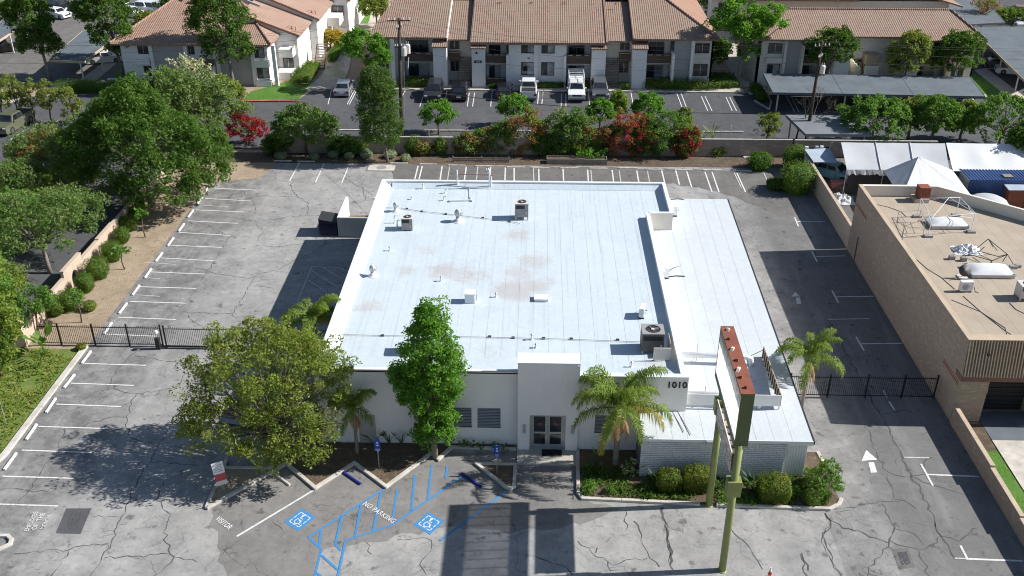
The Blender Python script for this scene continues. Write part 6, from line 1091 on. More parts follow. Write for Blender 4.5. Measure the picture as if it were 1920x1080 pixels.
palm("thin young queen palm standing before the front wall", -10.4, 46.3, 2.9, .8, 5, 12, .09, 0, 3); palm("large queen palm with yellowing fronds beside the entrance", 4.75, 45.5, 3.9, 1.12, 8, 24, .15, 3, 5, L=3.3); palm("queen palm growing beside the annex on the right drive", 16.75, 51.3, 3.7, 1.0, 9, 13, .12, 1, 2); palm("bright queen palm at the left corner of the building behind the olive tree", -14.35, 54.8, 3.7, 1.05, 14, 20, .14, 3, 0)
for i, (x, y, n, lb) in enumerate(((703, 828, 9, "left of the thin palm"), (730, 824, 12, "right of the thin palm"), (753, 824, 13, "left of the bright upright tree"), (785, 822, 12, "close by the bright upright tree"), (845, 824, 11, "right of the bright upright tree"), (1118, 868, 12, "left of the large palm"), (1232, 905, 14, "at the left end of the white brick wall"), (1345, 912, 16, "between the two sign poles"), (1412, 910, 13, "beside the largest yellow hedge"), (1190, 884, 12, "between large palm and brick wall"), (1280, 912, 10, "between the two paired hedges"))): strap_plant(f"dark strap-leaved plant {lb}", x, y+8, n, 1.15, 30+i)
for i, (x, y) in enumerate(((868, 834), (884, 834), (905, 836), (925, 836), (945, 838))): tuft(f"small leafy plant under the front windows, {ords[i]} from the left", x, y, .32, .6, L_mid, 90, 60+i, group="small plants under the windows")
for i, (x, y, r, h, mt, lb) in enumerate(((1103, 915, .55, .7, L_bright, "bright low plant at the corner of the right bed"), (1145, 918, .4, .5, L_mid, "small low plant beside the bright corner plant"), (1180, 880, .5, .9, L_white, "pale twiggy plant in front of the large palm"), (1210, 925, .7, .4, L_dark, "dark ground cover at the left of the hedges"), (1105, 880, .6, .6, L_dark, "dark plant in the shade of the large palm"), (1365, 935, .8, .45, L_mid, "low growth around the far sign pole"), (1490, 925, .6, .55, L_bright, "bright plant right of the largest hedge"), (1400, 938, .6, .3, L_mid, "low growth behind the near sign pole"))): tuft(lb, x, y, r, h, mt, 260, 80+i)
bush("yellow clipped hedge, left one of the pair before the brick wall", 1253, 900, .70, 1.25, [L_hedgey], 1, 3.6, .06, 3400, "clipped_hedge", .6, z0=.07); bush("yellow clipped hedge, right one of the pair before the brick wall", 1305, 897, .82, 1.4, [L_hedgey], 2, 3.6, .06, 3800, "clipped_hedge", .65, z0=.07); bush("largest yellow clipped hedge right of the near sign pole", 1451, 915, .90, 1.45, [L_hedgey], 3, 3.6, .06, 4200, "clipped_hedge", .7, z0=.07)
tree("leafy green shrub at the annex corner", P(1543, 930), [(0, 0, .9, .9, .8, .9), (-.4, -.3, .7, .7, .6, .7), (.3, .6, 1.3, .6, .8, .7)], L_mid, 90, 30, .25, .075, 5, .05, name="leafy_shrub", limbs=6)["category"] = "shrub"
bush("round green shrub left of the leafy corner shrub", 1523, 930, .55, 1.0, L_hedge, 6, 2.2, .05, 1500, z0=.07)
# ---- left side
for i, (x, y, r, h) in enumerate(((103,577,.62,1.1),(129,562,.98,1.45),(158,530,.66,1.5),(181,502,.92,1.75),(208,470,.88,1.7),(228,440,.66,1.4),(241,417,.7,1.4),(258,398,.66,1.4))): bush(f"clipped round shrub along the left dirt strip, {ords[i]} from the fence", x, y, r, h, L_hedge, 20+i, 2.6, .055, 2600, group="clipped shrubs along the left wall")
bush("small rusty tinged shrub by the dirt strip", 168, 573, .5, .8, [L_olive], 31, 2.2, .06, 800); bush("small yellow shrub in front of the fence", 152, 650, .35, .5, [L_hedgey], 32, 2.2, .05, 600)
for i, (x, y, h) in enumerate(((273, 445, 2.2), (234, 505, 1.6), (153, 605, 2.2))): tree(f"thin staked young tree in the dirt strip, {['farthest','middle','nearest'][i]}", P(x, y), [(0, 0, h, .55, .5, .35)], L_mid, 14, 9, .3, .16, 40+i, .045, name="young_tree", limbs=6, fork=.7)
tree("dense dark green tree, tallest of the left clump", P(285, 388), [(.5, .5, 4.6, 5.6, 4.6, 4.4), (-1.0, 1.5, 8.0, 3.4, 3.2, 2.6), (-.2, 1.2, 9.9, 1.8, 1.8, 1.5), (4.2, 1.5, 4.2, 3.2, 3.4, 3.2), (-4.2, 1, 5.0, 3.0, 3.2, 3.0), (2, -2.5, 3.4, 3.4, 2.6, 2.6), (-3.5, 2, 7.0, 2.4, 2.4, 2.0)], L_dark, 620, 90, .72, .13, 21, .3, m_barkg, lo=.72, outward=.6, limbs=14)
tree("loose feathery tree behind the dense left tree", P(395, 268), [(0, 0, 4.2, 3.8, 3.2, 3.2), (-2, 0, 5.4, 2.5, 2.4, 1.9), (2, .5, 3.2, 2.4, 2.2, 2.2)], L_feath, 230, 50, .6, .15, 22, .16, lo=.45); tree("feathery tree left of the dense tree over the neighbour's lot", P(165, 362), [(-1.5, 0, 5.0, 4.2, 3.4, 1.8), (-4, -.4, 4.0, 2.8, 2.6, 1.4), (1, .5, 6.0, 2.4, 2.2, 1.4)], [L_feath, L_rust], 190, 50, .6, .13, 23, .16, m_barkg, lo=.3, frac=.06, limbs=26)
tree("spreading feathery tree behind the left stucco wall", P(95, 512), [(.0, .6, 4.0, 3.8, 3.4, 2.0), (-2.4, 1.2, 4.6, 3.2, 3.0, 1.7), (1.6, 1.8, 4.8, 2.6, 2.6, 1.5), (-1.6, -1.0, 3.4, 2.8, 2.4, 1.4)], [L_feath, L_mid], 330, 60, .55, .10, 24, .17, m_barkg, lo=.4, frac=.3, limbs=30); tree("yellow green feathery tree at the left edge", P(-22, 648), [(-.4, 0, 4.2, 3.0, 2.8, 1.9), (-1.5, 1.2, 5.2, 2.8, 2.6, 1.5), (1.2, -1, 3.0, 2.0, 2.0, 1.4)], [L_yel, L_mid], 220, 52, .6, .13, 25, .17, lo=.45, frac=.4, limbs=20); tree("yellow green tree low at the left edge beside the pillar", P(5, 705), [(-1, 0, 1.9, 2.2, 1.8, 1.5), (-.5, 1.5, 2.8, 2.0, 1.6, 1.3)], [L_yel, L_dark], 150, 44, .45, .12, 26, .1, lo=.5, frac=.3)
for i, (x, y, w, h, mt, lb) in enumerate(((40, 470, 3.4, 4.6, [L_feath, L_mid], "feathery tree at the left edge between the spreading and yellow green trees"), (60, 400, 3.0, 4.4, [L_feath, L_mid], "airy tree at the left edge above the neighbour's lawn"), (120, 455, 2.4, 4.2, [L_feath, L_yel], "airy light tree just behind the left stucco wall"), (165, 395, 2.4, 4.4, [L_yel, L_feath], "light airy tree at the foot of the dense left tree"), (10, 590, 2.8, 3.6, [L_yel, L_feath], "yellow green tree cut by the left edge beside the spreading tree"), (110, 330, 2.6, 4.2, [L_feath, L_olive], "airy tree over the neighbour's stalls"))):
    tree(lb, P(x-25, y), [(0, 0, h*.7, w, w*.85, h*.36), (w*.5, .3, h*.8, w*.6, w*.6, h*.28), (-w*.5, -.3, h*.6, w*.6, w*.6, h*.3)], mt, 230, 60, .5, .10, 320+i, .13, m_barkg, lo=.4, frac=.35, limbs=24)
tree("small tree with green canopy above the arched wall", P(70, 620), [(0, 0, 2.4, 1.5, 1.5, 1.1), (.7, .6, 2.0, 1.0, 1.0, .8)], L_mid, 60, 44, .4, .11, 27, .08, lo=.5); strap_plant("broad-leaved banana plant beside the stucco pillar", 85, 665, 13, 2.0, 44, L_mid, "banana_plant", None, .42, .03); strap_plant("low strap-leaved plant under the banana plant", 70, 690, 12, 1.0, 45, L_mid, "strap_plant", None, .2, .03)
tree("mid green tree left of the dense clump", P(225, 300), [(0, 0, 3.6, 3.0, 2.6, 2.6), (1.8, 1, 4.6, 2.2, 2.2, 2.0)], L_mid, 170, 50, .6, .16, 28, .15, lo=.6); tree("greyish feathery tree in front of the red tiled building", P(330, 235), [(0, 0, 3.8, 3.4, 2.8, 2.6), (-2.4, .4, 3.0, 2.2, 2.2, 1.8), (2.6, .2, 3.2, 2.2, 2.0, 1.9)], L_feath, 210, 48, .6, .15, 29, .13, lo=.5)
tree("sparse pale blossoming tree before the tiled entry roof", P(372, 205), [(0, 0, 5.0, 2.4, 1.8, 1.3), (1.6, 0, 3.8, 1.5, 1.3, 1.1)], L_white, 46, 22, .4, .13, 30, .09, m_barkg, lo=.2, limbs=30); tree("yellow green shrub tree left of the crimson shrub", P(430, 205), [(0, 0, 2.2, 1.8, 1.5, 1.9)], L_yel, 70, 44, .5, .14, 31, .1, lo=.6)
def shrub(lb, base, lobes, mat, nc, per, cr, leaf, seed, **kw): t = tree(lb, base, lobes, mat, nc, per, cr, leaf, seed, .06, name=kw.pop("name", "flowering_shrub"), limbs=8, **kw); t["category"] = "shrub"; return t
shrub("crimson bougainvillea at the left rear corner of the lot", P(462, 272), [(0, 0, 1.8, 1.9, 1.5, 1.6), (1.2, .2, 1.5, 1.2, 1.1, 1.2)], [L_red, L_mid], 90, 44, .4, .12, 51, lo=.6, frac=.2)
for i, (x, y, h) in enumerate(((8, 232, 4.2), (36, 222, 4.0), (66, 226, 3.8), (98, 230, 4.0), (140, 232, 3.2))): tree(f"slim weeping street tree in the left row, {ords[i]} from the left edge", P(x, y), [(0, 0, h, 1.2, 1.1, 1.0), (.3, 0, h-1, 1.3, 1.2, 1.0), (0, 0, h-1.8, 1.1, 1.0, .9)], L_olive, 46, 40, .35, .12, 52+i, .09, lo=.45, group="slim weeping trees at the upper left")
for i, (x, y, lb, h, w) in enumerate(((95, 150, "tall upright tree at the upper left beside the white car", 12, 2.9), (232, 148, "tall upright tree between carport and red tiled building", 12.5, 3.5), (440, 165, "tall upright tree in front of the red tiled building", 12.5, 3.7))): tree(lb, P(x, y), [(-.5, 0, h*.45, w*.8, w*.8, h*.2), (-1.0, 0, h*.68, w, w*.9, h*.2), (-1.2, 0, h*.92, w*.9, w*.85, h*.18), (.5, .2, h*.36, w*.6, w*.6, h*.14)], L_dark, 360, 70, .6, .14, 60+i, .2, m_barkg, lo=.6, outward=.6)
# ---- rear planting strip
tree("round feathery tree at the left of the rear strip", P(575, 288), [(0, 0, 2.9, 3.0, 2.3, 2.3), (-1.4, .2, 2.3, 2.0, 1.7, 1.7), (1.5, .2, 2.5, 1.9, 1.7, 1.8)], [L_feath, L_mid], 210, 52, .5, .13, 70, .12, lo=.6, frac=.4); tree("tall dense conifer standing by the dark utility pole", P(727, 304), [(-.5, .2, 3.4, 2.0, 1.7, 1.9), (-.7, .2, 5.4, 2.1, 1.7, 1.8), (-.7, .2, 7.4, 1.8, 1.5, 1.6), (-.7, .2, 8.9, 1.3, 1.1, 1.0)], L_pine, 420, 64, .5, .11, 71, .13, m_barkg, name="conifer_tree", lo=.7, aspect=.36, floor=-.8); tree("bright spreading tree before the left end of the middle apartments", P(690, 165), [(0, 0, 5.0, 2.6, 2.2, 1.8), (1.4, .2, 3.6, 1.5, 1.4, 1.4), (-1.2, 0, 5.6, 1.8, 1.7, 1.3)], L_bright, 150, 48, .5, .16, 72, .13, lo=.6)
for i, (x, y, w, h, z, mt, lb) in enumerate(((822, 252, 1.75, 1.35, 2.2, L_bright, "round bright tree right of the dark utility pole"), (963, 238, 1.75, 1.3, 2.3, L_bright, "round bright tree before the white van"), (1124, 252, 1.5, 1.6, 2.3, L_bright, "round bright tree right of the ladder rack truck"), (1214, 244, 1.6, 1.6, 2.6, L_bright, "round bright tree before the right apartment stalls"), (1157, 245, .8, 1.4, 2.9, L_yel, "thin yellowish tree between two round bright trees"), (1278, 262, .8, 1.5, 2.0, L_olive, "slim weeping tree right of the round bright trees"))): tree(lb, P(x, y), [(0, 0, z, w, w*.85, h), (w*.3, 0, z+.35, w*.6, w*.6, h*.6), (-w*.35, .1, z-.1, w*.6, w*.6, h*.6)], mt, 90, 46, .4, .13, 73+i, .09, lo=.7, outward=.6)
for i, (x, y, w, h, mt, lb, fr) in enumerate(((985, 290, 1.9, 3.6, [L_olive, L_rust], "rusty green shrub in the rear bed behind the raised bed", .45), (1035, 285, 1.5, 3.4, [L_lav, L_feath], "grey green airy shrub in the rear bed", .4), (1070, 292, 1.8, 3.8, [L_mid, L_feath], "mid green shrub right of the airy one in the rear bed", .3), (1105, 292, 1.2, 2.2, [L_rust, L_mid], "low rusty shrub in the rear bed", .5), (1170, 292, 2.3, 3.4, [L_rust, L_red], "big crimson bougainvillea in the middle of the rear bed", .33), (1240, 292, 2.4, 3.8, [L_mid, L_feath], "big green shrub right of the crimson one", .2), (1288, 296, 1.1, 2.4, [L_mid, L_red], "crimson bougainvillea at the right end of the rear bed", .55), (905, 288, 1.2, 1.9, [L_rust, L_mid], "small rusty shrub behind the green mesh fence", .5), (940, 288, 1.2, 2.6, [L_feath, L_mid], "grey green shrub left of the rusty one in the rear bed", .5), (1205, 290, 1.2, 3.2, [L_mid, L_yel], "green shrub between the two bougainvilleas", .3), (1145, 290, 1.1, 2.4, [L_dark, L_mid], "dark shrub under the big bougainvillea", .3))):
    h *= 1.28; shrub(lb, P(x, y-2), [(0, 0, h*.48, w*1.12, w*.7, h*.48), (w*.4, .2, h*.66, w*.7, w*.5, h*.32), (-w*.45, -.1, h*.36, w*.75, w*.55, h*.36)], mt, 150, 56, .42, .10, 90+i, lo=.6, frac=fr, floor=-.9)
tree("pale slim tree with light trunk by the raised bed", P(1079, 292), [(0, 0, 3.2, .9, .7, 1.2)], L_mid, 26, 30, .35, .12, 99, .07, m_barkg, lo=.5); tuft("bright sprawling plant in the raised bed", 1100, 285, 1.3, 1.2, L_bright, 260, 100, .13, .4); tuft("bright small plant at the right of the raised bed", 1128, 288, .7, 1.0, L_bright, 140, 101, .13, .4)
for i, (x, y, r, h, mt, lb) in enumerate(((735, 266, .6, 1.2, L_hedge, "clipped shrub left of the dark utility pole"), (775, 270, .95, 1.9, L_hedge, "clipped shrub right of the dark utility pole"), (826, 273, .75, 1.8, L_hedge, "clipped egg-shaped shrub before the rear wall"), (1425, 301, 1.25, 1.7, L_dark, "dark rounded shrub at the right end of the rear bed"), (1496, 331, 1.75, 3.0, [L_hedge], "largest round shrub at the corner of the tan wall"), (1492, 295, 1.3, 2.4, [L_hedge], "round shrub behind the largest corner shrub"), (1455, 344, .9, 1.0, L_dark, "low dark shrub left of the largest corner shrub"), (1520, 305, .7, 2.0, [L_rust], "brownish shrub by the lean-to"))): bush(lb, x, y, r, h, mt, 110+i, 2.4, .085, 1700)
for i, (x, y) in enumerate(((527, 291), (589, 293), (625, 288), (655, 292), (686, 289), (683, 284), (732, 289), (760, 296))): bush(f"low dusty sage mound in the rear strip, {ords[i]} from the left", x, y, .55 if i % 2 else .7, .75, [L_lav], 130+i, 2.0, .06, 700, group="sage mounds in the rear strip")
for i, (x, w, h, mt, lb) in enumerate(((520, 1.4, 2.2, [L_dark, L_mid], "dark shrub at the far left of the rear strip"), (640, 1.3, 2.0, [L_dark, L_feath], "dark shrub between the feathery tree and the conifer"), (665, 1.0, 1.6, [L_mid, L_olive], "small shrub left of the conifer"), (870, 1.3, 2.3, [L_feath, L_rust], "loose shrub behind the left part of the mesh fence"), (1015, 1.3, 2.4, [L_dark, L_mid], "dark filler shrub behind the raised bed"), (1050, 1.2, 1.9, [L_dark, L_olive], "low dark shrub behind the right part of the raised bed"), (1195, 1.6, 2.0, [L_dark, L_red], "dark low shrub with few crimson bracts"), (1265, 1.4, 2.4, [L_dark, L_mid], "dark shrub left of the right bougainvillea"), (1215, 1.2, 3.6, [L_mid, L_red], "green shrub with crimson bracts right of the big bougainvillea"), (790, .9, 1.3, [L_olive, L_rust], "low dry shrub right of the dark utility pole"), (1345, .9, 1.0, [L_dark, L_olive], "low growth at the rear wall right of the bougainvilleas"))):
    shrub(lb, P(x, 290), [(0, 0, h*.48, w, w*.6, h*.48), (w*.4, .1, h*.6, w*.6, w*.5, h*.36)], mt, 90, 50, .4, .10, 300+i, lo=.5, frac=.3, floor=-.9)
strap_plant("fan palm like plant in the rear bed", 935, 268, 14, 2.0, 140, L_feath, "yucca_plant", None, .16, 0); strap_plant("pair of spiky plants on the apartment side of the rear wall, left one", 1318, 262, 12, 1.6, 141, L_palm, "yucca_plant", None, .16, 0); strap_plant("pair of spiky plants on the apartment side of the rear wall, right one", 1334, 262, 12, 1.7, 142, L_palm, "yucca_plant", None, .16, 0)
tree("drooping yellow green yucca tree by the short carport", P(1437, 270), [(0, 0, 2.4, 1.2, 1.1, 1.1), (0, 0, 1.4, 1.1, 1.0, .9)], L_yel, 60, 46, .35, .14, 143, .1, lo=.4, aspect=.2)
# ---- right side
for i, (b, w, h, zc, mt, lb) in enumerate((((38.0-3.6, 116.4), 2.6, 2.3, 5.2, L_dark, "round dark tree beside the leaning utility pole"), ((43.4, 116.2), 2.4, 2.9, 4.4, L_olive, "round tree in front of the right building's middle"), ((49.2, 116.3), 2.7, 2.7, 4.6, L_dark, "round dark tree at the right end of the right building"), (P(1330, 148)[:2], 2.0, 1.6, 3.4, L_dark, "small dark tree at the right end of the middle apartments"), (P(1632, 275)[:2], 3.4, 2.2, 2.9, L_mid, "broad tree behind the grey white tent"), (P(1745, 272)[:2], 2.5, 2.1, 3.0, L_mid, "middle tree behind the tents"), (P(1872, 278)[:2], 4.0, 2.6, 3.0, L_mid, "broad tree behind the bright white tent"), (P(1912, 335)[:2], 2.0, 2.0, 3.6, L_dark, "dark tree overhanging the container at the right edge"), (P(1800, 262)[:2], 1.5, 1.6, 2.4, L_olive, "slim olive tree between the two broad trees behind the tents"), (P(1702, 262)[:2], 1.5, 1.4, 3.0, L_olive, "small olive tree behind the broad left tree of the tents"))): tree(lb, b, [(0, 0, zc, w, w*.85, h), (w*.4, 0, zc+h*.25, w*.6, w*.55, h*.6), (-w*.4, .2, zc-h*.15, w*.6, w*.55, h*.65), (0, -.3, zc+h*.45, w*.6, w*.5, h*.5)], mt, 170, 50, .5, .15, 150+i, .14, m_barkg, lo=.7, outward=.6)
tree("tall loose tree beside the footpath right of the middle apartments", P(1383, 162), [(.3, 0, 7.0, 2.6, 2.2, 2.2), (2.6, .3, 8.2, 2.2, 2.0, 1.8), (-2.4, .4, 7.6, 2.0, 1.9, 1.6), (.8, .2, 4.2, 1.2, 1.1, 1.2), (-.3, .5, 9.4, 2.4, 2.0, 1.4)], L_bright, 230, 48, .6, .17, 170, .2, m_barkg, lo=.5, limbs=24)
tree("leafless brownish small tree in the top right lot", P(1838, 55), [(0, 0, 3.6, 2.4, 2.0, 1.6)], [L_rust, L_feath], 90, 22, .5, .11, 171, .1, m_barkg, lo=.3, frac=.5, limbs=30)
t = thing("bare_tree", "leafless grey tree in front of the short carport", "tree", P(1492, 262)); rs_ = random.Random(7); mb = MB()
def grow(p, d, l, r, k):
    e = p + d*l; mb.tube([tuple(p), tuple(p.lerp(e, .5) + Vector((rs_.uniform(-.1, .1), rs_.uniform(-.1, .1), 0))*l*.4), tuple(e)], [r, r*.8, r*.6], 5 if k > 2 else 3, cap=False)
    if k:
        for _ in range(3): grow(e, (d + Vector((rs_.uniform(-.8, .8), rs_.uniform(-.8, .8), rs_.uniform(-.25, .6)))).normalized(), l*rs_.uniform(.6, .85), r*.58, k-1)
grow(Vector((0, 0, 0)), Vector((.1, 0, 1)), 1.1, .13, 1); grow(Vector((.1, 0, .9)), Vector((.8, .2, .7)), 1.8, .09, 5); grow(Vector((.1, 0, .9)), Vector((.3, -.2, 1)), 1.6, .07, 4); mb.build("branches", L_twig, t, True)
for i, (x, y, w, h, lb, mt) in enumerate(((620, 70, 1.6, 2.4, "yellow flowering bush beside the far path", L_flow), (600, 40, 2.4, 5, "dark tree at the top beside the left building", L_dark), (655, 22, 2.4, 4.5, "tree at the top edge over the far lawn", L_dark), (705, 30, 2.0, 4.2, "tree left of the middle building's roof", L_olive), (1325, 30, 2.6, 6, "tree behind the right end of the middle building", L_mid), (1355, 12, 2.4, 6, "dark tree at the top above the footpath", L_dark), (280, 45, 1.8, 3.2, "olive tree among the far parked cars", L_olive), (330, 18, 2.2, 4.0, "small tree at the top left by the red roof", L_mid), (1900, 18, 3.5, 1.6, "low hedge at the top right corner", L_hedge), (12, 15, 2.0, 2.5, "shrub at the top left corner", L_mid))): tree(lb, P(x, y+22), [(0, 0, h*.62, w, w*.9, h*.4), (w*.4, .3, h*.75, w*.6, w*.6, h*.25)], mt, 110, 40, .5, .16, 180+i, .12, lo=.6)
# clipped hedges of the apartments
def box_hedge(label, x0, y0, x1, y1, h, seed, mat=None): n = int(((x1-x0)+(y1-y0))*h*230 + (x1-x0)*(y1-y0)*160); return bush(label, 0, 0, (x1-x0)/2, h, mat or L_hedge, seed, 7, .08, n, "clipped_hedge", (y1-y0)/2, ((x0+x1)/2, (y0+y1)/2), cat="hedge")
box_hedge("clipped hedge at the foot of the left balconies of the middle building", -16.8, 116.3, -12.0, 117.5, 1.1, 200); box_hedge("long clipped hedge before the right balconies of the middle building", 12.9, 116.2, 21.5, 118.2, 1.0, 201); box_hedge("clipped hedge curving at the right end of the middle building", 21.0, 116.8, 24.0, 121, 1.0, 202, L_hedge)
box_hedge("short hedge left of the ladder rack truck", -.9, 116.3, 3.0, 117.0, .8, 203, L_dark); box_hedge("short hedge right of the ladder rack truck", 3.6, 116.3, 6.2, 117.0, .8, 204, L_dark); box_hedge("hedge along the path of the red tiled building", -30.4, 117.2, -27.8, 124.5, 1.1, 205); box_hedge("far hedge along the path of the red tiled building", -27.6, 126.5, -26.4, 133, 1.1, 206); box_hedge("hedge beside the left carport", -57.5, 113.5, -47, 115, 1.2, 207); box_hedge("small shrub by the second fin wall", -6.0, 116.0, -5.0, 116.7, .7, 208, L_dark); box_hedge("small shrub by the third stair", 9.9, 116.0, 11.0, 116.8, .8, 209)
box_hedge("dark hedge in the kerbed island of the apartment lot", *P(1418, 192)[:2], P(1440, 192)[0], P(1432, 166)[1], .9, 210, L_dark)
# weeds and grass blades: uncountable
def blades(name, label, poly, n, hgt, mats, seed, frac=None, z=.03):
    rs = np.random.RandomState(seed); xs = [p[0] for p in poly]; ys = [p[1] for p in poly]; C = np.stack([rs.uniform(min(xs), max(xs), n*2), rs.uniform(min(ys), max(ys), n*2)], 1); ins = np.zeros(n*2, bool); m = len(poly)
    for i in range(m):
        (ax, ay), (bx, by) = poly[i][:2], poly[(i+1) % m][:2]; cnd = ((ay > C[:, 1]) != (by > C[:, 1])) & (C[:, 0] < (bx-ax)*(C[:, 1]-ay)/(by-ay+1e-9)+ax); ins ^= cnd
    dens = np.sin(C[:, 0]*1.7+seed)*np.sin(C[:, 1]*1.3+C[:, 0]*.6) ; C = C[ins & (dens > -.5 + rs.uniform(-.4, .4, n*2))][:n]; k = len(C); C3 = np.concatenate([C, (z + hgt*rs.uniform(.2, .9, k))[:, None]], 1); N = sph(rs, k); N[:, 2] = np.abs(N[:, 2])*.6
    me = leaves_mesh(name, C3, N/np.linalg.norm(N, axis=1)[:, None], hgt*.5, .4, mats, rs, (rs.uniform(size=k) < frac).astype(int) if frac else None); o = link(name, me); tag(o, label, "grass", kind="stuff")
blades("weeds", "weedy green growth with yellow flowers in the left front bed", [(-45, 43), (-31.5, 44.2), (-31.5, 56), (-34, 57), (-45, 57)], 9000, .22, [L_yel, L_flow], 1, .07)
for i, o in enumerate([o for o in bpy.data.objects if o.name.startswith("lawn")]):
    q = [(o.location.x + v.co.x, o.location.y + v.co.y) for v in o.data.vertices]; blades("grass", "short mown grass of the lawns", q, 1500 if i else 2500, .09, L_grass, 5+i)
blades("leaf_litter", "dry leaf litter and twigs in the front mulch bed", [p[:2] for p in (ZZ[1:8] + [P(840,832), P(640,832), P(560,800), P(512,878)])], 1500, .05, [L_dead, L_mid], 40, .2, .075)
blades("leaf_litter", "dry litter along the rear planting strip", [(-27, 92), (25, 92), (25, 94.5), (-27, 94.5)], 2500, .08, [L_dead, L_mid], 41, .35, .02); blades("ground_cover", "low growth across the right front bed", [p[:2] for p in [P(1090,880), P(1092,932), P(1555,952), P(1545,880)]], 6000, .2, [L_dark, L_mid], 42, .4, .08); blades("dry_weeds", "sparse dry weeds on the left dirt strip", [(-35, 58), (-31.3, 58), (-31.3, 91), (-35, 91)], 700, .10, [L_dead, L_mid], 43, .4, .01)
# ------------------------------------------------------------------ vehicles
def carpaint(name, c, rough=.25, metal=.2):
    t = NT(name); t.base(t.mix(t.ramp(t.noise(1.5, 3), .4, .7, 0, .25), c, dk(c, .8))); t.rough(rough); t.b.inputs["Metallic"].default_value = metal; t.b.inputs["Coat Weight"].default_value = .6; return t.mat
m_tyre = M("tyre rubber", (.02, .02, .02), .9, .2, 5); m_lamp = M("headlamp lens", (.65, .67, .7), .15, .05, 5); m_tail = M("tail lamp", (.3, .01, .012), .25, .1, 5); m_chrome = M("bumper trim", (.25, .25, .26), .35, .1, 4, metal=.7)
def vehicle(name, label, kind, px, py, hd, paint, group=None, glass=True, cat=None, extra=None):
    a = P(px, py); t = thing(name, label, cat or {"sedan": "car", "suv": "car", "pickup": "truck", "van": "van"}[kind], (a[0], a[1], 0), hd, group)
    L, W, H, hood, cab0, cab1, belt, gr = {"sedan": (4.7, 1.8, 1.42, .86, -1.75, 1.15, .92, .20), "suv": (4.75, 1.92, 1.72, 1.02, -2.2, 1.05, 1.08, .24), "pickup": (5.7, 1.98, 1.86, 1.16, -.75, 1.45, 1.18, .32), "van": (5.1, 1.98, 1.85, 1.05, -2.4, 1.5, 1.1, .24)}[kind]
    h, w = L/2, W/2
    prof = [(-h, gr+.15), (-h+.1, gr), (h-.15, gr), (h, gr+.18), (h-.02, hood-.22), (h-.18, hood-.06), (cab1+.25, hood), (cab0, belt), (-h+.12, belt-.05), (-h, belt-.2)]
    if kind == "pickup": prof[7:] = [(cab1-.2, belt), (cab0, belt), (-h+.05, belt-.02), (-h, belt-.1)]
    mb = MB(); n = len(prof); A = []
    for yy, k in ((-w, .93), (-w+.06, 1.0), (w-.06, 1.0), (w, .93)): A += [(p[0]*(1 if abs(yy) < w-.01 else .99), yy, gr+(p[1]-gr)*(1 if k == 1 else .96)) for p in prof]
    mb.add(A, [(j*n+i, j*n+(i+1) % n, (j+1)*n+(i+1) % n, (j+1)*n+i) for j in range(3) for i in range(n)] + [tuple(range(n)), tuple(range(3*n, 4*n))[::-1]])
    body = mb.build("body", paint, t, True, bevel=.05); rt = .14
    # cabin with raked screens
    f0, f1 = {"sedan": (.62, .55), "suv": (.55, .22), "pickup": (.5, .18), "van": (.75, .15)}[kind]; b0, b1 = cab0, cab1; tw = w-.22
    lo = [(b0, -w+.05, belt-.03), (b1, -w+.05, belt-.03), (b1, w-.05, belt-.03), (b0, w-.05, belt-.03)]; hi = [(b0+f1, -tw, H), (b1-f0, -tw, H), (b1-f0, tw, H), (b0+f1, tw, H)]
    MB().add(lo+hi, [(0,1,5,4),(1,2,6,5),(2,3,7,6),(3,0,4,7),(4,5,6,7),(0,3,2,1)]).build("cabin", paint, t, True, bevel=.04)
    def pane(nm, q, ins=.08, off=.022, u0=0, u1=1):
        q = [Vector(p) for p in q]; c = sum(q, Vector())/4; nr = (q[1]-q[0]).cross(q[3]-q[0]).normalized(); g = lambda u, v: (q[0].lerp(q[1], u)).lerp(q[3].lerp(q[2], u), v)
        r = [g(u0+ins*(u0 == 0), .14), g(u1-ins*(u1 == 1), .14), g(u1-ins*(u1 == 1), .88), g(u0+ins*(u0 == 0), .88)]; MB().add([p + nr*off for p in r] + [p - nr*.02 for p in r], [(0,1,2,3),(4,7,6,5),(0,4,5,1),(1,5,6,2),(2,6,7,3),(3,7,4,0)]).build(nm, m_cglass if glass else m_dark, t, True)
    pane("windscreen", [lo[1], lo[2], hi[2], hi[1]]); pane("rear_window", [lo[3], lo[0], hi[0], hi[3]])
    for s, q in ((0, [lo[0], lo[1], hi[1], hi[0]]), (1, [lo[2], lo[3], hi[3], hi[2]])): pane("side_window", q, .10, .022, 0, .49); pane("side_window", q, .10, .022, .52, 1)
    if kind == "pickup":
        MB().box(-h+.15, -w+.16, belt-.02, cab0-.1, w-.16, belt+.012).build("bed_floor", m_dark, t, True); MB().box(-h+.04, -w+.06, belt, cab0-.05, -w+.16, belt+.1).build("bed_rail", paint, t, True); MB().box(-h+.04, w-.16, belt, cab0-.05, w-.06, belt+.1).build("bed_rail", paint, t, True); MB().box(-h-.01, -w+.12, belt-.4, -h+.07, w-.12, belt+.1).build("tailgate", paint, t, True)
    wr = {"sedan": .32, "suv": .36, "pickup": .40, "van": .34}[kind]
    for x in (-h*.60, h*.62):
        for s in (-1, 1):
            wl_ = MB().tube([(x, s*(w-.20), wr), (x, s*(w+.015), wr)], wr, 18).build("wheel", m_tyre, t, True); MB().tube([(x, s*(w-.1), wr), (x, s*(w+.025), wr)], wr*.6, 12).build("rim", m_chrome, wl_, True)
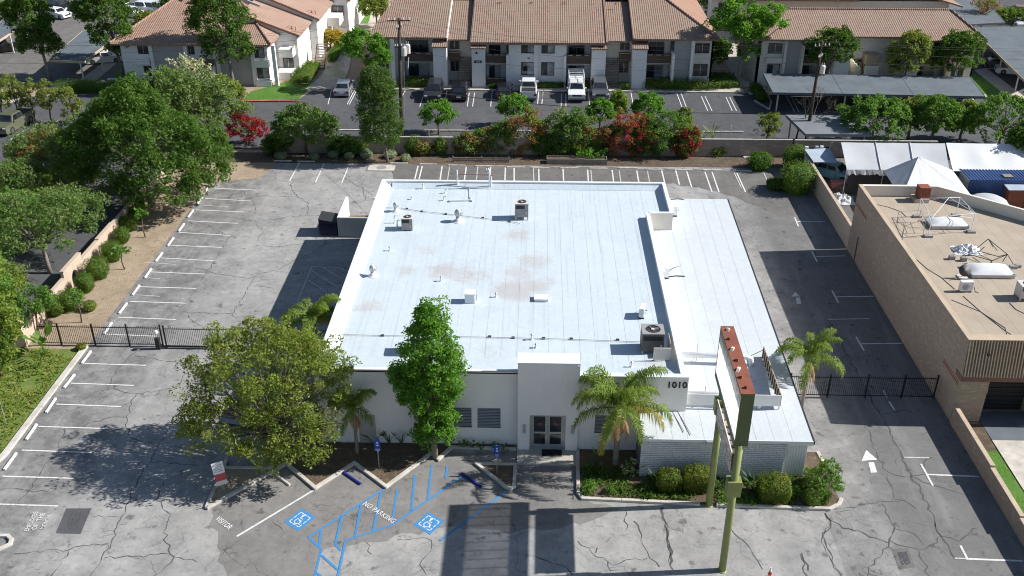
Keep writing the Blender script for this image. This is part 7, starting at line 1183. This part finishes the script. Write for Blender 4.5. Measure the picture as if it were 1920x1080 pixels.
    for s in (-1, 1):
        MB().box(h-.10, s*w*.82-.18, hood-.32, h+.012, s*w*.82+.18 if s < 0 else s*w*.82+.12, hood-.16).build("headlight", m_lamp, t, True); MB().box(-h-.012, s*(w-.2)-.13, belt-.38, -h+.06, s*(w-.2)+.13, belt-.14).build("tail_light", m_tail, t, True); MB().box(cab1-.35, s*w-(.02 if s > 0 else .16), belt+.02, cab1-.15, s*w+(.16 if s > 0 else .02), belt+.18).build("mirror", paint, t, True)
    MB().box(h-.06, -w*.55, hood-.36, h+.014, w*.55, hood-.18).build("grille", m_dark, t, True); MB().box(h-.1, -w+.08, gr+.05, h+.05, w-.08, gr+.25).build("bumper", m_chrome if kind == "pickup" else paint, t, True, bevel=.03); MB().box(-h-.05, -w+.08, gr+.05, -h+.1, w-.08, gr+.25).build("bumper", m_chrome if kind == "pickup" else paint, t, True, bevel=.03); MB().box(-h-.06, -.26, gr+.3, -h-.03, .26, gr+.44).build("number_plate", m_pipe, t, True)
    if extra == "rack":
        for x in (-2.6, -1.0, .9):
            for s in (-1, 1): MB().tube([(x, s*(w-.1), belt if x < 0 else belt), (x, s*(w-.1), 2.45)], .035, 6).build("rack_post", m_pipe, t, True)
            MB().tube([(x, -w+.1, 2.45), (x, w-.1, 2.45)], .035, 6).build("rack_bar", m_pipe, t, True)
        for s in (-1, 1): MB().tube([(-2.75, s*(w-.1), 2.45), (1.3, s*(w-.1), 2.45)], .04, 6).build("rack_rail", m_pipe, t, True)
        for x in (-2.1, -1.6, -.3, .3): MB().tube([(x, -w+.1, 2.47), (x, w-.1, 2.47)], .03, 6).build("rack_bar", m_pipe, t, True)
        MB().box(-2.7, -w+.14, belt+.02, -1.0, w-.14, belt+.55).build("tool_box", m_pipe, t, True, bevel=.03)
    return t
c_wh = carpaint("white car paint", (.74, .75, .76), .3, 0); c_si = carpaint("silver car paint", (.36, .38, .42), .3, .6); c_dk = carpaint("dark grey car paint", (.035, .038, .045)); c_bk = carpaint("black car paint", (.012, .013, .016)); c_ol = carpaint("olive truck paint", (.125, .135, .085), .4, .1); c_gr = carpaint("grey car paint", (.14, .15, .165), .3, .4); c_lb = carpaint("light blue shell paint", (.20, .50, .72), .5, 0); c_or = carpaint("orange car paint", (.28, .07, .03)); c_rd = carpaint("faded red paint", (.25, .03, .035), .6, 0)
UPY, DNY = R(90), R(-90); g1 = "vehicles parked before the apartments"
vehicle("parked_car", "silver sedan parked nose in at the left end of the apartment stalls", "sedan", 647, 172, UPY, c_si, g1); vehicle("parked_car", "dark grey car with its nose to the rear lane, left of the black one", "suv", 815, 181, DNY, c_dk, g1); vehicle("parked_car", "black car showing its number plate beside the dark grey one", "suv", 863, 180, UPY, c_bk, g1); vehicle("parked_car", "black car half hidden behind a round tree", "sedan", 945, 178, UPY, c_bk, g1); vehicle("pickup_truck", "white pickup with dark bed left of the ladder rack truck", "pickup", 991, 178, UPY, c_wh, g1); vehicle("pickup_truck", "white work truck with a tall ladder rack", "pickup", 1080, 179, DNY, c_wh, g1, extra="rack"); vehicle("parked_car", "grey car behind a round bright tree right of the work truck", "suv", 1124, 178, DNY, c_gr, g1)
a, b = P(50, 224), P(6, 250); vehicle("pickup_truck", "olive pickup at the left edge by the street trees", "pickup", 27, 240, math.atan2(b[1]-a[1], b[0]-a[0]), c_ol)
vehicle("parked_van", "silver van under the end of the long right carport", "van", 1796, 197, DNY+.1, c_si); vehicle("parked_car", "white sedan in the far lot at the upper left", "sedan", 108, 32, R(-25), c_wh); vehicle("parked_car", "dark car beside the white sedan in the far lot", "suv", 113, 20, R(-25), c_bk); vehicle("parked_van", "white van in the far lot beside the olive tree", "van", 300, 26, R(-15), c_wh); vehicle("pickup_truck", "white pickup in the far lot left of the white van", "pickup", 268, 24, R(-15), c_wh); vehicle("parked_car", "pale car in the far lot at the left of the white pickup", "sedan", 246, 30, R(-20), c_wh)
vehicle("parked_car", "dark car under the carport at the left edge", "sedan", 8, 96, R(30), c_bk); vehicle("parked_car", "white car under the carport beside the red tiled building", "sedan", 197, 116, R(20), c_wh); vehicle("parked_car", "grey car under the right edge carport, farther one", "sedan", 1868, 126, R(165), c_gr); vehicle("parked_car", "white car under the right edge carport, nearer one", "sedan", 1902, 138, R(165), c_wh); vehicle("parked_car", "rusty orange car in the top right lot", "sedan", 1908, 28, R(170), c_or); vehicle("parked_car", "white car far in the top right lot", "sedan", 1935, 55, R(170), c_wh)
vehicle("car_shell", "stripped light blue car shell in the tent yard", "sedan", 1560, 331, R(-40), c_lb, glass=False, cat="car"); a = P(1534, 322); t = thing("red_bin", "faded red bin left of the blue car shell", "bin", (a[0], a[1], 0)); MB().box(-.7, -.5, .1, .7, .5, 1.1).build("bin", c_rd, t, True, bevel=.04); MB().box(-.74, -.54, 1.1, .74, .54, 1.2).build("lid", c_rd, t, True)
for i, (x, y, w) in enumerate(((213, 163, 1.2), (192, 168, .9))): a = P(x, y); t = thing("utility_cabinet", f"{['larger','smaller'][i]} pale green utility cabinet on the lawn by the left carport", "utility box", (a[0], a[1], 0)); MB().box(-w/2, -.4, .1, w/2, .4, 1.0).build("cabinet", m_hvacl, t, True, bevel=.03); MB().box(-w/2-.1, -.5, 0, w/2+.1, .5, .1).build("pad", m_conc, t, True); MB().box(-.02, -.42, .2, .02, -.4, .9).build("door_seam", m_dark, t, True)
# ------------------------------------------------------------------ utility poles, wires, lamp posts
def upole(label, base, top, r, arms, trans):
    t = thing("utility_pole", label, "utility pole", (base[0], base[1], 0)); b, e = Vector(base[:2]+(-.05,)), Vector(top); MB().tube([b, b.lerp(e, .5), e], [r*1.2, r, r*.8], 10).build("pole", m_wood, t, smooth=True)
    for z, l, ang in arms:
        c = b.lerp(e, z); d = Vector((math.cos(ang), math.sin(ang), 0)); ar = MB().tube([c - d*l/2 + Vector((0, -.15, 0)), c + d*l/2 + Vector((0, -.15, 0))], .06, 6).build("crossarm", m_wood, t)
        for q in (-.46, -.2, .2, .46): p = c + d*l*q; MB().lathe((p.x, p.y-.15, p.z+.05), [(.05, 0), (.08, .06), (.05, .12), (.07, .18), (.02, .26)], 8).build("insulator", m_hvacl, ar)
    for z, dx, dy, h in trans:
        c = b.lerp(e, z); k = MB().lathe((c.x+dx, c.y+dy, c.z), [(.24, 0), (.27, .04), (.27, h-.08), (.2, h), (.06, h+.06)], 14).build("transformer", m_hvacl, t, smooth=False)
        for q in (-.1, .1): MB().lathe((c.x+dx+q, c.y+dy, c.z+h), [(.04, 0), (.06, .1), (.03, .28)], 8).build("bushing", m_galv, k)
    return t, b, e
u1 = P(754, 285); top1 = V(748, 34, u1[1]); t1, b1_, e1 = upole("tall dark utility pole with transformers behind the rear wall", u1, top1, .19, [(.985, 2.2, .1), (.94, 1.0, 1.2), (.80, .9, .1)], [(.735, .42, -.1, .9), (.745, .75, .25, .9)])
MB().tube([V(766, 108, u1[1]-.2), V(765, 128, u1[1]-.2)], .05, 6).build("conduit", m_pipe, t1); MB().tube([V(757, 60, u1[1]-.25), V(758, 215, u1[1]-.25)], .03, 6).build("conduit", m_hvac, t1)
u2 = P(1511, 268); top2 = V(1542, 78, u2[1]); t2, b2_, e2 = upole("leaning utility pole with a pale transformer by the tent yard", u2, top2, .16, [(.96, 1.6, .2), (.86, .9, .9)], [(.70, .42, -.15, .85)])
def wire(label, a, b, sag, r=.014):
    a, b = Vector(a), Vector(b); n = 24; tag(MB().tube([a.lerp(b, i/n) - Vector((0, 0, sag*4*(i/n)*(1-i/n))) for i in range(n+1)], r, 4, cap=False).build("power_line", m_dark), label, "power line", "power lines along the rear boundary")
far_r = lambda k: (78, 100+k, e2.z+.3)
for k, (dz, dy, sg, lb) in enumerate(((.15, -.3, .9, "top"), (-.1, .4, 1.1, "second"), (-.6, 0, 1.3, "third"), (-1.8, -.1, 1.0, "lowest"))): wire(f"{lb} power line running right from the leaning pole", e2 + Vector((0, dy, dz)), (78, 100+dy, e2.z+dz+.2), sg, .011); wire(f"{lb} power line between the two utility poles", e1 + Vector((.3*k, dy, dz-.2-.4*k)), e2 + Vector((-.3, dy, dz)), sg+.5, .011); wire(f"{lb} power line running left from the tall pole", e1 + Vector((-.3*k, dy, dz-.2)), (-75, 92+dy, e1.z-.5+dz), sg+1, .011)
wire("thick black cable sagging before the apartment stalls", tuple(b1_.lerp(e1, .50)), tuple(b2_.lerp(e2, .32)), 1.0, .035)
wire("thin service wire from the tall pole to the service mast of the white building", tuple(b1_.lerp(e1, .62)), (P(918, 353, ZR)[0], P(918, 353, ZR)[1], ZR+1.7), .6, .014); wire("thin guy wire of the tall pole", tuple(b1_.lerp(e1, .6)), (u1[0]+4.5, u1[1]-1.2, .05), 0.02, .012)
def lamp_post(label, px, py, h, arm=.35): a = P(px, py); t = thing("lamp_post", label, "lamp post", (a[0], a[1], 0)); MB().tube([(0, 0, 0), (0, 0, h)], [.05, .035], 8).build("post", m_dark, t, True); MB().box(-arm/2, -.1, h, arm, .1, h+.1).build("lamp_head", m_dark, t, True); MB().box(-.1, -.1, 0, .1, .1, .15).build("base", m_conc, t, True)
lamp_post("thin lamp post at the first fin of the middle building", 823, 158, 3.1); lamp_post("thin lamp post at the third fin of the middle building", 1124, 158, 3.1); lamp_post("thin lamp post by the curved stair of the right building", 1603, 158, 2.9); lamp_post("black lamp post at the left edge over the blue striped stall", 29, 362, 3.0); lamp_post("lamp post on the far lawn at the top", 671, 45, 3.2)
for i, (x, y, h) in enumerate(((806, 288, 2.6), (1313, 287, 2.9), (1366, 287, 2.9))): a = P(x, y); t = thing("fence_post", f"thin steel post standing before the rear wall, {['left','middle','right'][i]} one", "post", (a[0], a[1], 0)); MB().tube([(0, 0, 0), (0, 0, h)], .035, 6).build("pipe", m_galv, t, True); MB().lathe((0, 0, h), [(.045, 0), (.045, .03), (.01, .06)], 8).build("cap", m_galv, t, True)
pad = P(715, 316); t = thing("drain_pad", "square concrete pad with a dark drain at the conifer's foot", "concrete pad", (pad[0], pad[1], 0)); MB().box(-1.3, -.7, 0, 1.3, .7, .08).build("pad", m_conc_w, t, True); MB().lathe((0, .1, .08), [(.5, 0), (.5, .012)], 14).build("drain_cover", m_hvac, t, True)
a = P(1407, 294); tag(MB().obox((a[0], a[1], .06), 1.5, .7, .05, .05).build("white_board", m_pipe), "white board lying on the soil at the right of the rear bed", "board")
